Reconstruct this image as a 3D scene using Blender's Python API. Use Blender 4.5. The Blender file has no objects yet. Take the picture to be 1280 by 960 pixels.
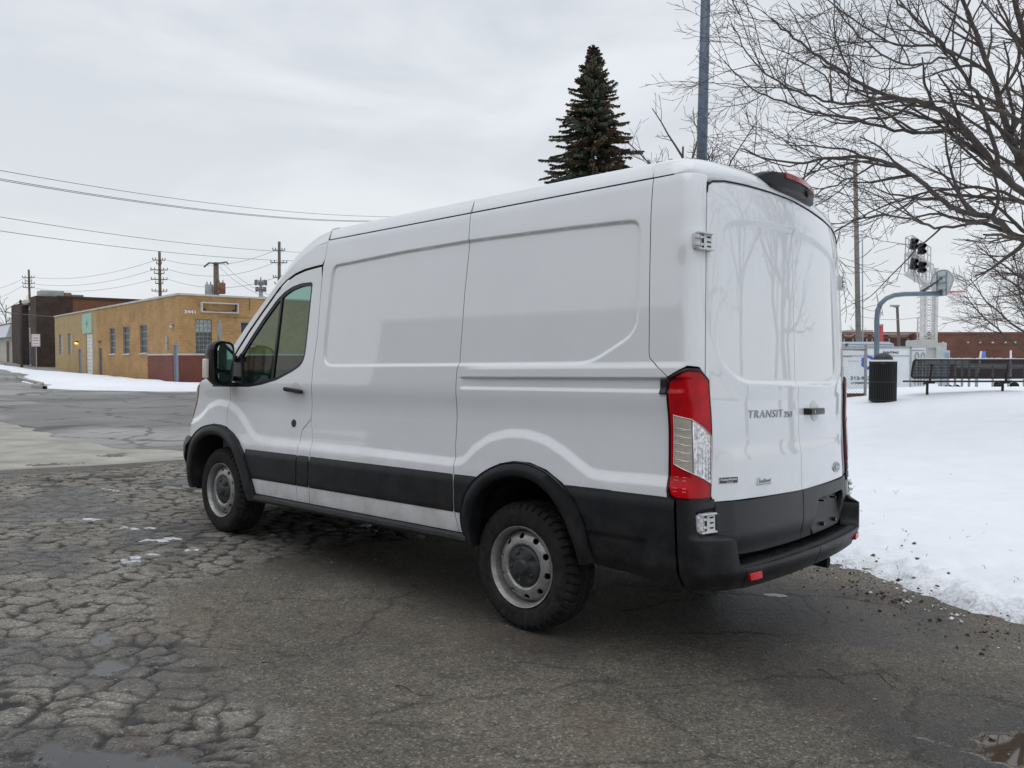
import bpy, bmesh, math, random
import numpy as np
from mathutils import Vector, Matrix
from mathutils.geometry import delaunay_2d_cdt
random.seed(7); rng=np.random.default_rng(7)
SC=bpy.context.scene; COL=SC.collection
R=math.radians
# ------------------------------------------------------------------ camera
EYE=1.436; FPX=980.0; PITCH=math.atan(33/980.0)
cd=bpy.data.cameras.new('camera'); cam=bpy.data.objects.new('camera',cd); COL.objects.link(cam)
cd.sensor_fit='HORIZONTAL'; cd.sensor_width=36; cd.lens=36*FPX/1280; cd.clip_start=.05; cd.clip_end=5000
cam.location=(0,0,EYE); cam.rotation_euler=(math.pi/2-PITCH,0,0); SC.camera=cam
# ------------------------------------------------------------------ sky and sun (overcast)
w=bpy.data.worlds.new('World'); SC.world=w; w.use_nodes=True
nt=w.node_tree; N_=nt.nodes; L_=nt.links; N_.clear()
def wn(t,**k):
    n=N_.new(t)
    for a,b in k.items(): setattr(n,a,b)
    return n
SUN_EL,SUN_AZ=R(70),R(200)
sky=wn('ShaderNodeTexSky',sky_type='NISHITA',sun_disc=False,sun_elevation=SUN_EL,sun_rotation=SUN_AZ)
sky.air_density=1.0; sky.dust_density=3.0
tc=wn('ShaderNodeTexCoord'); mp=wn('ShaderNodeMapping'); mp.inputs['Scale'].default_value=(1.0,1.0,3.0); mp.inputs['Location'].default_value=(.6,.1,.2)
n1=wn('ShaderNodeTexNoise'); n1.inputs['Scale'].default_value=2.9; n1.inputs['Detail'].default_value=7; n1.inputs['Roughness'].default_value=.52; n1.inputs['Distortion'].default_value=.35
rp=wn('ShaderNodeValToRGB'); rp.color_ramp.elements[0].position=.40; rp.color_ramp.elements[1].position=.60
rp.color_ramp.elements[0].color=(6.25,6.6,7.1,1); rp.color_ramp.elements[1].color=(7.75,8.05,8.5,1)
sx=wn('ShaderNodeSeparateXYZ'); hz=wn('ShaderNodeMapRange'); hz.inputs['From Min'].default_value=0.0; hz.inputs['From Max'].default_value=.42; hz.inputs['To Min'].default_value=1.0; hz.inputs['To Max'].default_value=0.0
mh=wn('ShaderNodeMixRGB'); mh.inputs['Color2'].default_value=(7.65,7.95,8.15,1)
hm=wn('ShaderNodeMath',operation='MULTIPLY'); hm.inputs[1].default_value=.75
mx=wn('ShaderNodeMixRGB'); mx.inputs['Fac'].default_value=.93
bg=wn('ShaderNodeBackground'); bg.inputs['Strength'].default_value=.10; out=wn('ShaderNodeOutputWorld')
L_.new(tc.outputs['Generated'],mp.inputs[0]); L_.new(mp.outputs[0],n1.inputs['Vector']); L_.new(n1.outputs['Fac'],rp.inputs[0])
L_.new(tc.outputs['Generated'],sx.inputs[0]); L_.new(sx.outputs['Z'],hz.inputs['Value']); L_.new(hz.outputs[0],hm.inputs[0]); L_.new(hm.outputs[0],mh.inputs['Fac'])
L_.new(rp.outputs[0],mh.inputs['Color1']); L_.new(sky.outputs[0],mx.inputs['Color1']); L_.new(mh.outputs[0],mx.inputs['Color2'])
zb=wn('ShaderNodeMapRange'); zb.inputs['From Min'].default_value=.45; zb.inputs['From Max'].default_value=1.0; zb.inputs['To Min'].default_value=1.0; zb.inputs['To Max'].default_value=1.35
L_.new(sx.outputs['Z'],zb.inputs['Value']); zm=wn('ShaderNodeVectorMath',operation='SCALE'); L_.new(mx.outputs[0],zm.inputs[0]); L_.new(zb.outputs[0],zm.inputs['Scale'])
L_.new(zm.outputs[0],bg.inputs[0]); L_.new(bg.outputs[0],out.inputs[0])
sd=bpy.data.lights.new('sun','SUN'); sd.energy=.5; sd.angle=R(60); sd.color=(1,.97,.93)
sun=bpy.data.objects.new('sun',sd); COL.objects.link(sun)
sdir=Vector((math.sin(SUN_AZ)*math.cos(SUN_EL),math.cos(SUN_AZ)*math.cos(SUN_EL),math.sin(SUN_EL)))
sun.rotation_euler=(-sdir).to_track_quat('-Z','Y').to_euler(); sun.location=(0,0,30)
SC.view_settings.view_transform='Standard'; SC.view_settings.look='None'; SC.view_settings.gamma=1; SC.view_settings.exposure=0.14
SC.cycles.max_bounces=8; SC.cycles.transparent_max_bounces=24
# ------------------------------------------------------------------ materials
def mat(name,col,rough=.6,metal=0.,spec=.5,noise=None,bump=None,coat=0.,emis=None,alpha=None):
    """noise=(scale,amount[,detail]) varies the colour; bump=(scale,strength[,distance])"""
    m=bpy.data.materials.new(name); m.use_nodes=True; t=m.node_tree; b=t.nodes['Principled BSDF']
    b.inputs['Base Color'].default_value=(*col,1); b.inputs['Roughness'].default_value=rough; b.inputs['Metallic'].default_value=metal
    b.inputs['Specular IOR Level'].default_value=spec; b.inputs['Coat Weight'].default_value=coat
    if coat: b.inputs['Coat Roughness'].default_value=.03
    if noise or bump:
        c=t.nodes.new('ShaderNodeTexCoord')
    if noise:
        n=t.nodes.new('ShaderNodeTexNoise'); n.inputs['Scale'].default_value=noise[0]; n.inputs['Detail'].default_value=noise[2] if len(noise)>2 else 6
        n.inputs['Roughness'].default_value=.62
        r=t.nodes.new('ShaderNodeValToRGB'); a=noise[1]
        r.color_ramp.elements[0].position=.3; r.color_ramp.elements[1].position=.7
        r.color_ramp.elements[0].color=(*[max(0,v*(1-a)) for v in col],1); r.color_ramp.elements[1].color=(*[min(1,v*(1+a)) for v in col],1)
        t.links.new(c.outputs['Object'],n.inputs['Vector']); t.links.new(n.outputs['Fac'],r.inputs[0]); t.links.new(r.outputs[0],b.inputs['Base Color'])
    if bump:
        n=t.nodes.new('ShaderNodeTexNoise'); n.inputs['Scale'].default_value=bump[0]; n.inputs['Detail'].default_value=5
        bb=t.nodes.new('ShaderNodeBump'); bb.inputs['Strength'].default_value=bump[1]; bb.inputs['Distance'].default_value=bump[2] if len(bump)>2 else .01
        t.links.new(c.outputs['Object'],n.inputs['Vector']); t.links.new(n.outputs['Fac'],bb.inputs['Height']); t.links.new(bb.outputs[0],b.inputs['Normal'])
    if emis:
        b.inputs['Emission Color'].default_value=(*emis[0],1); b.inputs['Emission Strength'].default_value=emis[1]
    return m
def brick_mat(name,c1,c2,mortar,scale=1.,bw=.21,bh=.072,rough=.85,axis='x',var=.25):
    m=bpy.data.materials.new(name); m.use_nodes=True; t=m.node_tree; b=t.nodes['Principled BSDF']; b.inputs['Roughness'].default_value=rough
    uv=t.nodes.new('ShaderNodeUVMap'); br=t.nodes.new('ShaderNodeTexBrick')
    br.inputs['Color1'].default_value=(*c1,1); br.inputs['Color2'].default_value=(*c2,1); br.inputs['Mortar'].default_value=(*mortar,1)
    br.inputs['Scale'].default_value=1; br.inputs['Brick Width'].default_value=bw; br.inputs['Row Height'].default_value=bh; br.inputs['Mortar Size'].default_value=.008
    n=t.nodes.new('ShaderNodeTexNoise'); n.inputs['Scale'].default_value=.8; n.inputs['Detail'].default_value=8; n.inputs['Roughness'].default_value=.7
    mr=t.nodes.new('ShaderNodeMapRange'); mr.inputs['From Min'].default_value=.3; mr.inputs['From Max'].default_value=.7; mr.inputs['To Min'].default_value=1-var; mr.inputs['To Max'].default_value=1+var*.6
    mm=t.nodes.new('ShaderNodeMixRGB'); mm.blend_type='MULTIPLY'; mm.inputs['Fac'].default_value=1
    t.links.new(uv.outputs[0],br.inputs['Vector']); t.links.new(uv.outputs[0],n.inputs['Vector']); t.links.new(n.outputs['Fac'],mr.inputs['Value'])
    t.links.new(br.outputs['Color'],mm.inputs['Color1']); t.links.new(mr.outputs[0],mm.inputs['Color2']); t.links.new(mm.outputs[0],b.inputs['Base Color'])
    bb=t.nodes.new('ShaderNodeBump'); bb.inputs['Strength'].default_value=.5; bb.inputs['Distance'].default_value=.008; bb.invert=True
    t.links.new(br.outputs['Fac'],bb.inputs['Height']); t.links.new(bb.outputs[0],b.inputs['Normal'])
    return m
def glass_mat(name,tint,refl=.06,rough=0.):
    m=bpy.data.materials.new(name); m.use_nodes=True; t=m.node_tree; t.nodes.clear()
    o=t.nodes.new('ShaderNodeOutputMaterial'); tr=t.nodes.new('ShaderNodeBsdfTransparent'); tr.inputs[0].default_value=(*tint,1)
    g=t.nodes.new('ShaderNodeBsdfGlossy'); g.inputs['Roughness'].default_value=rough; g.inputs[0].default_value=(.9,.95,.93,1)
    f=t.nodes.new('ShaderNodeFresnel'); f.inputs[0].default_value=1.5; x=t.nodes.new('ShaderNodeMixShader')
    t.links.new(f.outputs[0],x.inputs[0]); t.links.new(tr.outputs[0],x.inputs[1]); t.links.new(g.outputs[0],x.inputs[2]); t.links.new(x.outputs[0],o.inputs[0])
    return m
M={}
M['paint']=mat('white_paint',(.745,.765,.79),rough=.30,coat=1.0,spec=.5,noise=(3.,.02)); M['paint'].node_tree.nodes['Principled BSDF'].inputs['Coat IOR'].default_value=1.72
M['plastic']=mat('dark_plastic',(.0065,.0075,.010),rough=.42,spec=.38,noise=(7,.22),bump=(450,.12,.002))
M['blackp']=mat('black_plastic',(.010,.010,.011),rough=.35)
M['rubber']=mat('rubber',(.0055,.0055,.0062),spec=.3,rough=.75,noise=(9,.45),bump=(120,.2,.003))
M['gap_black']=mat('gap_black',(.006,.006,.006),rough=.8)
M['under']=mat('underbody',(.008,.008,.008),rough=.9)
M['steel']=mat('wheel_steel',(.40,.40,.395),rough=.36,metal=.65,noise=(14,.16))
M['cap']=mat('hub_plastic',(.030,.031,.033),rough=.5,noise=(30,.35))
M['chrome']=mat('chrome',(.75,.76,.78),rough=.12,metal=1)
M['redlens']=mat('red_lens',(.43,.003,.008),rough=.14,spec=.28,noise=(9,.30,2))
M['darkred']=mat('dark_red_lens',(.028,.001,.002),rough=.2,spec=.3)
M['clearlens']=mat('clear_lens',(.50,.455,.38),rough=.18,coat=1,metal=.1,noise=(9,.18,3)); M['clearlens2']=mat('clear_lens_prism',(.62,.62,.63),rough=.16,coat=1,metal=.55,noise=(60,.55,2))
M['silver']=mat('lamp_silver',(.82,.82,.82),rough=.2,metal=.8)
M['glass']=glass_mat('tinted_glass',(.50,.66,.60))
M['mirror']=mat('mirror_glass',(.55,.66,.66),rough=.02,metal=1)
M['seat']=mat('seat_fabric',(.075,.078,.085),rough=.9,noise=(40,.2))
M['inner']=mat('cab_trim',(.09,.09,.095),rough=.8)
M['hinge']=mat('hinge_paint',(.62,.63,.64),rough=.35,coat=.4)
M['badge']=mat('badge_grey',(.36,.37,.39),rough=.2,metal=.8)
def grime(m,col,z0,z1,amt,scale=5.):
    t=m.node_tree; b=t.nodes['Principled BSDF']; src=b.inputs['Base Color'].links[0].from_socket; LK=t.links.new
    co=t.nodes.new('ShaderNodeTexCoord').outputs['Object']; s=t.nodes.new('ShaderNodeSeparateXYZ'); LK(co,s.inputs[0])
    r=t.nodes.new('ShaderNodeMapRange'); r.inputs['From Min'].default_value=z1; r.inputs['From Max'].default_value=z0; r.inputs['To Min'].default_value=0; r.inputs['To Max'].default_value=1; LK(s.outputs['Z'],r.inputs['Value'])
    n=t.nodes.new('ShaderNodeTexNoise'); n.inputs['Scale'].default_value=scale; n.inputs['Detail'].default_value=9; n.inputs['Roughness'].default_value=.72; LK(co,n.inputs['Vector'])
    q=t.nodes.new('ShaderNodeMapRange'); q.inputs['From Min'].default_value=.38; q.inputs['From Max'].default_value=.68; q.inputs['To Max'].default_value=amt; LK(n.outputs['Fac'],q.inputs['Value'])
    mu=t.nodes.new('ShaderNodeMath'); mu.operation='MULTIPLY'; LK(r.outputs[0],mu.inputs[0]); LK(q.outputs[0],mu.inputs[1])
    x=t.nodes.new('ShaderNodeMixRGB'); LK(mu.outputs[0],x.inputs['Fac']); LK(src,x.inputs['Color1']); x.inputs['Color2'].default_value=(*col,1); LK(x.outputs[0],b.inputs['Base Color'])
    ro=t.nodes.new('ShaderNodeMath'); ro.operation='MULTIPLY_ADD'; LK(mu.outputs[0],ro.inputs[0]); ro.inputs[1].default_value=.5; ro.inputs[2].default_value=b.inputs['Roughness'].default_value; LK(ro.outputs[0],b.inputs['Roughness'])
grime(M['paint'],(.30,.28,.25),.42,1.05,.55)
grime(M['plastic'],(.10,.095,.088),.30,.95,.38,9.)
grime(M['rubber'],(.085,.08,.072),-.1,1.2,.40,14.)
grime(M['steel'],(.14,.12,.10),-.1,1.0,.55,22.)
# ------------------------------------------------------------------ small helpers
def link(o,parent=None):
    COL.objects.link(o)
    if parent is not None: o.parent=parent
    return o
def tag(o,label=None,cat=None,group=None,kind=None):
    if label: o['label']=label
    if cat: o['category']=cat
    if group: o['group']=group
    if kind: o['kind']=kind
    return o
def empty(name,loc=(0,0,0),rz=0.):
    o=bpy.data.objects.new(name,None); COL.objects.link(o); o.location=loc; o.rotation_euler=(0,0,rz); o.empty_display_size=.2; return o
def mesh_np(name,V,F,mats,parent=None,smooth=True,mi=None,normals=None):
    """F: list of tuples or (n,3)/(n,4) array"""
    me=bpy.data.meshes.new(name); V=np.asarray(V,np.float32)
    if isinstance(F,np.ndarray):
        k=F.shape[1]; me.vertices.add(len(V)); me.vertices.foreach_set('co',V.ravel())
        me.loops.add(F.size); me.loops.foreach_set('vertex_index',F.astype(np.int32).ravel())
        me.polygons.add(len(F)); me.polygons.foreach_set('loop_start',np.arange(0,F.size,k,dtype=np.int32))
        try: me.polygons.foreach_set('loop_total',np.full(len(F),k,np.int32))
        except Exception: pass
        me.update(calc_edges=True)
    else:
        me.from_pydata([tuple(map(float,v)) for v in V],[],[tuple(int(i) for i in f) for f in F]); me.update()
    for m in (mats if isinstance(mats,(list,tuple)) else [mats]): me.materials.append(m)
    if mi is not None: me.polygons.foreach_set('material_index',np.asarray(mi,np.int32))
    me.polygons.foreach_set('use_smooth',np.full(len(me.polygons),bool(smooth)))
    if normals is not None: me.normals_split_custom_set_from_vertices([tuple(map(float,n)) for n in normals])
    o=bpy.data.objects.new(name,me); return link(o,parent)
class MB:
    """collects simple solids into one mesh"""
    def __init__(s): s.V=[];s.F=[];s.MI=[];s.UV={}
    def add(s,V,F,mi=0,T=None):
        b=len(s.V)
        if T is not None: V=[tuple(T@Vector(v)) for v in V]
        s.V+= [tuple(v) for v in V]; s.F+=[tuple(b+i for i in f) for f in F]; s.MI+=[mi]*len(F); return s
    def box(s,x0,x1,y0,y1,z0,z1,mi=0,T=None,ch=0.):
        if ch<=0:
            V=[(x,y,z) for z in (z0,z1) for y in (y0,y1) for x in (x0,x1)]
            F=[(0,2,3,1),(4,5,7,6),(0,1,5,4),(2,6,7,3),(0,4,6,2),(1,3,7,5)]
            return s.add(V,F,mi,T)
        bm=bmesh.new(); bmesh.ops.create_cube(bm,size=1)
        for v in bm.verts: v.co=Vector(((x0+x1)/2+v.co.x*(x1-x0),(y0+y1)/2+v.co.y*(y1-y0),(z0+z1)/2+v.co.z*(z1-z0)))
        bmesh.ops.bevel(bm,geom=list(bm.edges),offset=ch,segments=2,profile=.6,affect='EDGES')
        bm.verts.index_update(); V=[tuple(v.co) for v in bm.verts]; F=[tuple(v.index for v in f.verts) for f in bm.faces]; bm.free()
        return s.add(V,F,mi,T)
    def tube(s,pts,rad,n=8,mi=0,cap=True,T=None):
        pts=[Vector(p) for p in pts]; k=len(pts)
        if not isinstance(rad,(list,tuple)): rad=[rad]*k
        V=[];F=[]; up=None
        for i,p in enumerate(pts):
            t=(pts[min(i+1,k-1)]-pts[max(i-1,0)]).normalized()
            if up is None: up=t.orthogonal().normalized()
            a=(up-t*up.dot(t)); a=a.normalized() if a.length>1e-6 else t.orthogonal().normalized(); up=a; b=t.cross(a)
            for j in range(n):
                q=2*math.pi*j/n; V.append(p+(a*math.cos(q)+b*math.sin(q))*rad[i])
        for i in range(k-1):
            for j in range(n): F.append((i*n+j,i*n+(j+1)%n,(i+1)*n+(j+1)%n,(i+1)*n+j))
        if cap: F.append(tuple(range(n))[::-1]); F.append(tuple((k-1)*n+j for j in range(n)))
        return s.add(V,F,mi,T)
    def lathe(s,prof,n=24,c=(0,0,0),mi=0,T=None):
        V=[];F=[];k=len(prof)
        for r,z in prof:
            for j in range(n):
                a=2*math.pi*j/n; V.append((c[0]+r*math.cos(a),c[1]+r*math.sin(a),c[2]+z))
        for i in range(k-1):
            for j in range(n): F.append((i*n+j,i*n+(j+1)%n,(i+1)*n+(j+1)%n,(i+1)*n+j))
        return s.add(V,F,mi,T)
    def quad(s,a,b,c,d,mi=0): return s.add([a,b,c,d],[(0,1,2,3)],mi)
    def build(s,name,mats,parent=None,smooth=False,wall_uv=False,auto=None):
        o=mesh_np(name,s.V,s.F,mats,parent,smooth,mi=s.MI)
        if wall_uv: wall_uvs(o.data)
        if auto is not None:
            for p in o.data.polygons: p.use_smooth=True
            o.data.set_sharp_from_angle(angle=R(auto))
        return o
def wall_uvs(me):
    uv=me.uv_layers.new(name='UVMap'); co=me.vertices
    for p in me.polygons:
        n=p.normal
        if abs(n.z)>.7: ax=Vector((1,0,0)); ay=Vector((0,1,0))
        else: ax=Vector((-n.y,n.x,0)).normalized(); ay=Vector((0,0,1))
        for li in p.loop_indices:
            v=co[me.loops[li].vertex_index].co; uv.data[li].uv=(v.dot(ax),v.dot(ay))
# image-plane bearing -> world point at a given distance along the view
_cp,_sp=math.cos(PITCH),math.sin(PITCH)
def W(px,py,D):
    a=(px-640)/FPX; b=(480-py)/FPX; d=Vector((a,_cp+b*_sp,-_sp+b*_cp)); d*=D/d.y
    return Vector((0,0,EYE))+d
# gently tilted ground
def GZ(x,y):
    return -.036253*np.clip(x,-60,14)-.015946*np.clip(y,-25,62)
def ground_at(px,py):
    a=(px-640)/FPX; b=(480-py)/FPX; d=Vector((a,_cp+b*_sp,-_sp+b*_cp))
    k=-EYE/(d.z+.036253*d.x+.015946*d.y); return Vector((0,0,EYE))+d*k
# value noise
def vnoise(x,y,seed=0):
    x=np.asarray(x,float);y=np.asarray(y,float); xi=np.floor(x).astype(np.int64);yi=np.floor(y).astype(np.int64); fx=x-xi;fy=y-yi
    def h(a,b):
        n=(a*374761393+b*668265263+seed*1442695041)&0x7fffffff; n=((n^(n>>13))*1274126177)&0x7fffffff; return ((n^(n>>16))&0xffff)/65535.
    fx=fx*fx*(3-2*fx);fy=fy*fy*(3-2*fy)
    return (h(xi,yi)*(1-fx)+h(xi+1,yi)*fx)*(1-fy)+(h(xi,yi+1)*(1-fx)+h(xi+1,yi+1)*fx)*fy
def fbm(x,y,o=4,seed=0):
    s=0;a=.5
    for i in range(o): s=s+a*vnoise(x*2**i,y*2**i,seed+i*17); a*=.5
    return s/(1-.5**o)
def voronoi(x,y,seed=0,jit=.9):
    """distance to the nearest edge between cells (F2-F1) and a cell random value"""
    x=np.asarray(x,float);y=np.asarray(y,float); xi=np.floor(x).astype(np.int64);yi=np.floor(y).astype(np.int64)
    f1=np.full(x.shape,9.);f2=np.full(x.shape,9.);cid=np.zeros(x.shape)
    def h(a,b,k):
        n=(a*374761393+b*668265263+(seed+k)*1442695041)&0x7fffffff; n=((n^(n>>13))*1274126177)&0x7fffffff; return ((n^(n>>16))&0xffff)/65535.
    for i in (-1,0,1):
        for j in (-1,0,1):
            a=xi+i;b=yi+j; px=a+.5+(h(a,b,0)-.5)*jit;py=b+.5+(h(a,b,7)-.5)*jit; d=np.hypot(px-x,py-y); c=h(a,b,13)
            nw=d<f1; f2=np.where(nw,f1,np.minimum(f2,d)); cid=np.where(nw,c,cid); f1=np.where(nw,d,f1)
    return f2-f1,cid

# ---------- plan curve of the body at belt height: nose centre -> left side -> rear corner -> rear centre
def _plan():
    pts=[]
    # rear face, from centre to corner
    for y in np.linspace(0,.93,60): pts.append((-1.165+.063*y*y+.035*y**4,y))
    x1,y1=pts[-1]
    t0=np.arctan2(.126*.93+.14*.93**3,1.0)          # tangent direction of the rear face at the corner
    rc=.085
    # corner arc: start heading (+y, slightly +x), end heading +x
    h=np.pi/2-t0; cx,cy=x1+rc*np.sin(h),y1-rc*np.cos(h)
    a0=np.arctan2(y1-cy,x1-cx)
    for a in np.linspace(a0,np.pi/2,26)[1:]: pts.append((cx+rc*np.cos(a),cy+rc*np.sin(a)))
    xc,yc=pts[-1]
    s=1.03-yc
    pts=[(x,y+s*(min(y/.93,1))) for x,y in pts]
    xc=pts[-1][0]
    for x in np.arange(xc+.02,3.42,.02): pts.append((x,1.03))
    # nose
    for a in np.linspace(0,1,90)[1:]:
        t=a*np.pi/2
        pts.append((3.42+.91*np.sin(t)**.92,1.03*np.cos(t)**.55 if a<1 else 0.))
    p=np.array(pts); seg=np.hypot(*np.diff(p,axis=0).T); S=np.r_[0,np.cumsum(seg)]
    i=np.argmin(abs(p[:,0]-0)+10*(p[:,1]<1)); S=S-S[i]+p[i,0]
    # resample evenly, smooth
    U=np.arange(S[0],S[-1],.006); X=np.interp(U,S,p[:,0]);Yy=np.interp(U,S,p[:,1])
    k=np.ones(5)/5
    def sm(a,mir):
        b=np.r_[a[4:0:-1]*mir,a,a[-1]+(a[-1]-a[-5:-1][::-1])*1]
        return np.convolve(b,k,'same')[4:-4]
    X=sm(X,1);Yy=sm(Yy,-1)
    tx=np.gradient(X);ty=np.gradient(Yy);l=np.hypot(tx,ty)
    return U,X,Yy,-ty/l,tx/l
PU,PX,PY,PNX,PNY=_plan()
UR=PU[0]                                # u at the rear centre line
def u_of_y(y): return float(np.interp(y,PY[PU<-1.05],PU[PU<-1.05]))
ZT=np.array([.30,.42,.5,.6,.62,.70,.86,.9,.95,1.05,1.15,1.22,1.30,1.34,1.47,1.8,2.2,2.36,2.42,2.46,2.48])
YT=np.array([.95,.99,1.015,1.03,1.03,1.034,1.036,1.03,1.026,1.02,1.017,1.021,1.034,1.036,1.03,1.01,.985,.962,.93,.88,.8])
_zf=np.linspace(.3,2.48,440)
_k=np.exp(-.5*(np.arange(-12,13)/4.)**2);_k/=_k.sum()
_yf=np.interp(_zf,ZT,YT); _yf=np.convolve(np.pad(_yf,12,mode='reflect',reflect_type='odd'),_k,'same')[12:-12]
def ytum(z): return np.interp(z,_zf,_yf)
def sstep(a,b,x):
    t=np.clip((x-a)/(b-a),0,1); return t*t*(3-2*t)
def sdf(px,py,poly):
    """signed distance to a closed polygon, negative inside"""
    px=np.asarray(px,float);py=np.asarray(py,float); d=np.full(px.shape,1e9); ins=np.zeros(px.shape,bool); n=len(poly)
    for i in range(n):
        ax,ay=poly[i];bx,by=poly[(i+1)%n]; ex,ey=bx-ax,by-ay; wx,wy=px-ax,py-ay
        t=np.clip((wx*ex+wy*ey)/(ex*ex+ey*ey+1e-12),0,1)
        d=np.minimum(d,(wx-ex*t)**2+(wy-ey*t)**2)
        c=((ay<=py)&(by>py))|((by<=py)&(ay>py))
        with np.errstate(divide='ignore',invalid='ignore'):
            xi=ax+(py-ay)*ex/(ey if ey!=0 else 1e-12)
        ins^=c&(px<xi)
    return np.where(ins,-1,1)*np.sqrt(d)
RECESS=[(1.66,2.176),(1.047,2.195),(.43,2.2),(-.255,2.186),(-.67,2.172),(-.72,2.155),(-.745,2.10),(-.757,1.873),(-.762,1.70),(-.752,1.635),(-.72,1.595),(-.63,1.535),(-.55,1.495),(-.48,1.475),(-.40,1.468),(.43,1.47),(1.66,1.474),(1.745,1.495),(1.785,1.55),(1.80,1.63),(1.79,1.85),(1.772,2.08),(1.75,2.14),(1.71,2.17)]
RIDGE=np.array([(4.6,.98),(4.0,.98),(3.8,.985),(3.62,1.02),(3.52,1.06),(3.42,1.13),(3.27,1.165),(3.10,1.155),(2.99,1.12),(2.85,1.03),(2.75,.945),(2.67,.905),(2.53,.89),(2.0,.89),(1.35,.888),(.48,.880),(.39,.894),(.30,.975),(.19,1.038),(.053,1.07),(-.072,1.072),(-.205,1.048),(-.335,.991),(-.441,.93),(-.516,.895),(-.63,.89),(-.843,.895),(-1.2,.895),(-3,.895)])[::-1]
_rx=np.linspace(-3,4.6,760);_rz=np.interp(_rx,RIDGE[:,0],RIDGE[:,1]);_k2=np.exp(-.5*(np.arange(-6,7)/2.)**2);_k2/=_k2.sum()
_rz=np.convolve(np.pad(_rz,6,mode='edge'),_k2,'same')[6:-6];_rs=np.gradient(_rz,_rx)
RDOOR=[(0,2.215),(-.35,2.205),(-.62,2.175),(-.76,2.12),(-.80,2.05),(-.815,1.9),(-.825,1.49),(-.63,1.385),(0,1.385),(.63,1.385),(.825,1.49),(.815,1.9),(.80,2.05),(.76,2.12),(.62,2.175),(.35,2.205)]
def _rounded(poly,r=.05):
    out=[];n=len(poly)
    for i in range(n):
        p=np.array(poly[i],float);a=np.array(poly[i-1],float);b=np.array(poly[(i+1)%n],float);la=np.linalg.norm(a-p);lb=np.linalg.norm(b-p);ra=min(r,la*.45);rb=min(r,lb*.45);A=p+(a-p)/la*ra;B=p+(b-p)/lb*rb
        for t in np.linspace(0,1,5): out.append(tuple((1-t)**2*A+2*t*(1-t)*p+t*t*B))
    return out
RECESS=_rounded([(1.66,2.176),(1.047,2.195),(.43,2.2),(-.255,2.186),(-.64,2.173),(-.755,2.165),(-.757,1.873),(-.764,1.62),(-.49,1.469),(-.3,1.467),(.43,1.47),(1.60,1.473),(1.80,1.476),(1.803,1.63),(1.79,1.85),(1.765,2.175)],.085)
RDOOR=_rounded([(0,2.222),(-.35,2.212),(-.62,2.180),(-.79,2.145),(-.815,1.9),(-.825,1.49),(-.63,1.385),(0,1.385),(.63,1.385),(.825,1.49),(.815,1.9),(.79,2.145),(.62,2.180),(.35,2.212)],.10)
def disp(u,z):
    u=np.asarray(u,float);z=np.asarray(z,float); d=np.zeros(np.broadcast(u,z).shape)
    yb=np.interp(u,PU,PY); side=sstep(-1.10,-.98,u)
    # pressed window panel
    d-= .013*(1-sstep(-.011,.009,sdf(u,z,RECESS)))*side
    # shoulder over the arches and along the doors
    t=(z-np.interp(u,_rx,_rz))/np.sqrt(1+np.interp(u,_rx,_rs)**2)
    bulge=1-sstep(-.012,.05,t)
    d+= bulge*.016*sstep(-1.12,-.95,u)*(1-sstep(3.75,4.1,u))
    # sliding rail channel on the rear quarter
    ch=sstep(1.325,1.345,z)*(1-sstep(1.392,1.396,z))*(1-sstep(.405,.45,u))*sstep(-1.05,-1.02,u)
    d-= .012*ch
    d+= .010*sstep(1.392,1.40,z)*(1-sstep(1.44,1.475,z))*(1-sstep(.2,.45,u))*side
    d+= .009*np.exp(-((u+1.045)/.06)**2-((z-2.035)/.075)**2)*sstep(-1.10,-1.07,u)
    # rear door panel
    rear=1-sstep(-1.14,-1.06,u)
    sr=sdf(yb,z,RDOOR)
    d-= .016*(1-sstep(-.016,.014,sr))*rear
    band=sstep(.0,.02,sr)*(1-sstep(.02,.10,sr))*(1-sstep(1.45,1.62,z))
    d+= .004*band*rear
    # fold across the lower doors
    d+= .010*(1-sstep(1.0,1.09,z))*rear*(1-sstep(.72,.86,yb))
    return d
def P(u,z,off=0.):
    u=np.asarray(u,float);z=np.asarray(z,float)
    x=np.interp(u,PU,PX);y=np.interp(u,PU,PY);nx=np.interp(u,PU,PNX);ny=np.interp(u,PU,PNY)
    wr=1-sstep(-1.09,-.80,u)
    wf=sstep(3.5,4.1,u)
    d=disp(u,z)+off
    # the top of the rear rolls forward a little, the nose leans back
    xx=x+wr*(.034*(z-1)+.10*np.clip(z-2.2,0,1)**2*4)-wf*(.55*np.clip(z-.9,0,1)**1.2)
    yy=y*ytum(z)/1.03
    return np.stack(np.broadcast_arrays(xx+nx*d,yy+ny*d,z),-1)
def N(u,z,off=0.,e=.004):
    a=P(u+e,z,off)-P(u-e,z,off); b=P(u,z+e,off)-P(u,z-e,off)
    n=np.cross(b,a); return n/np.linalg.norm(n,axis=-1,keepdims=True)

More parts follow.
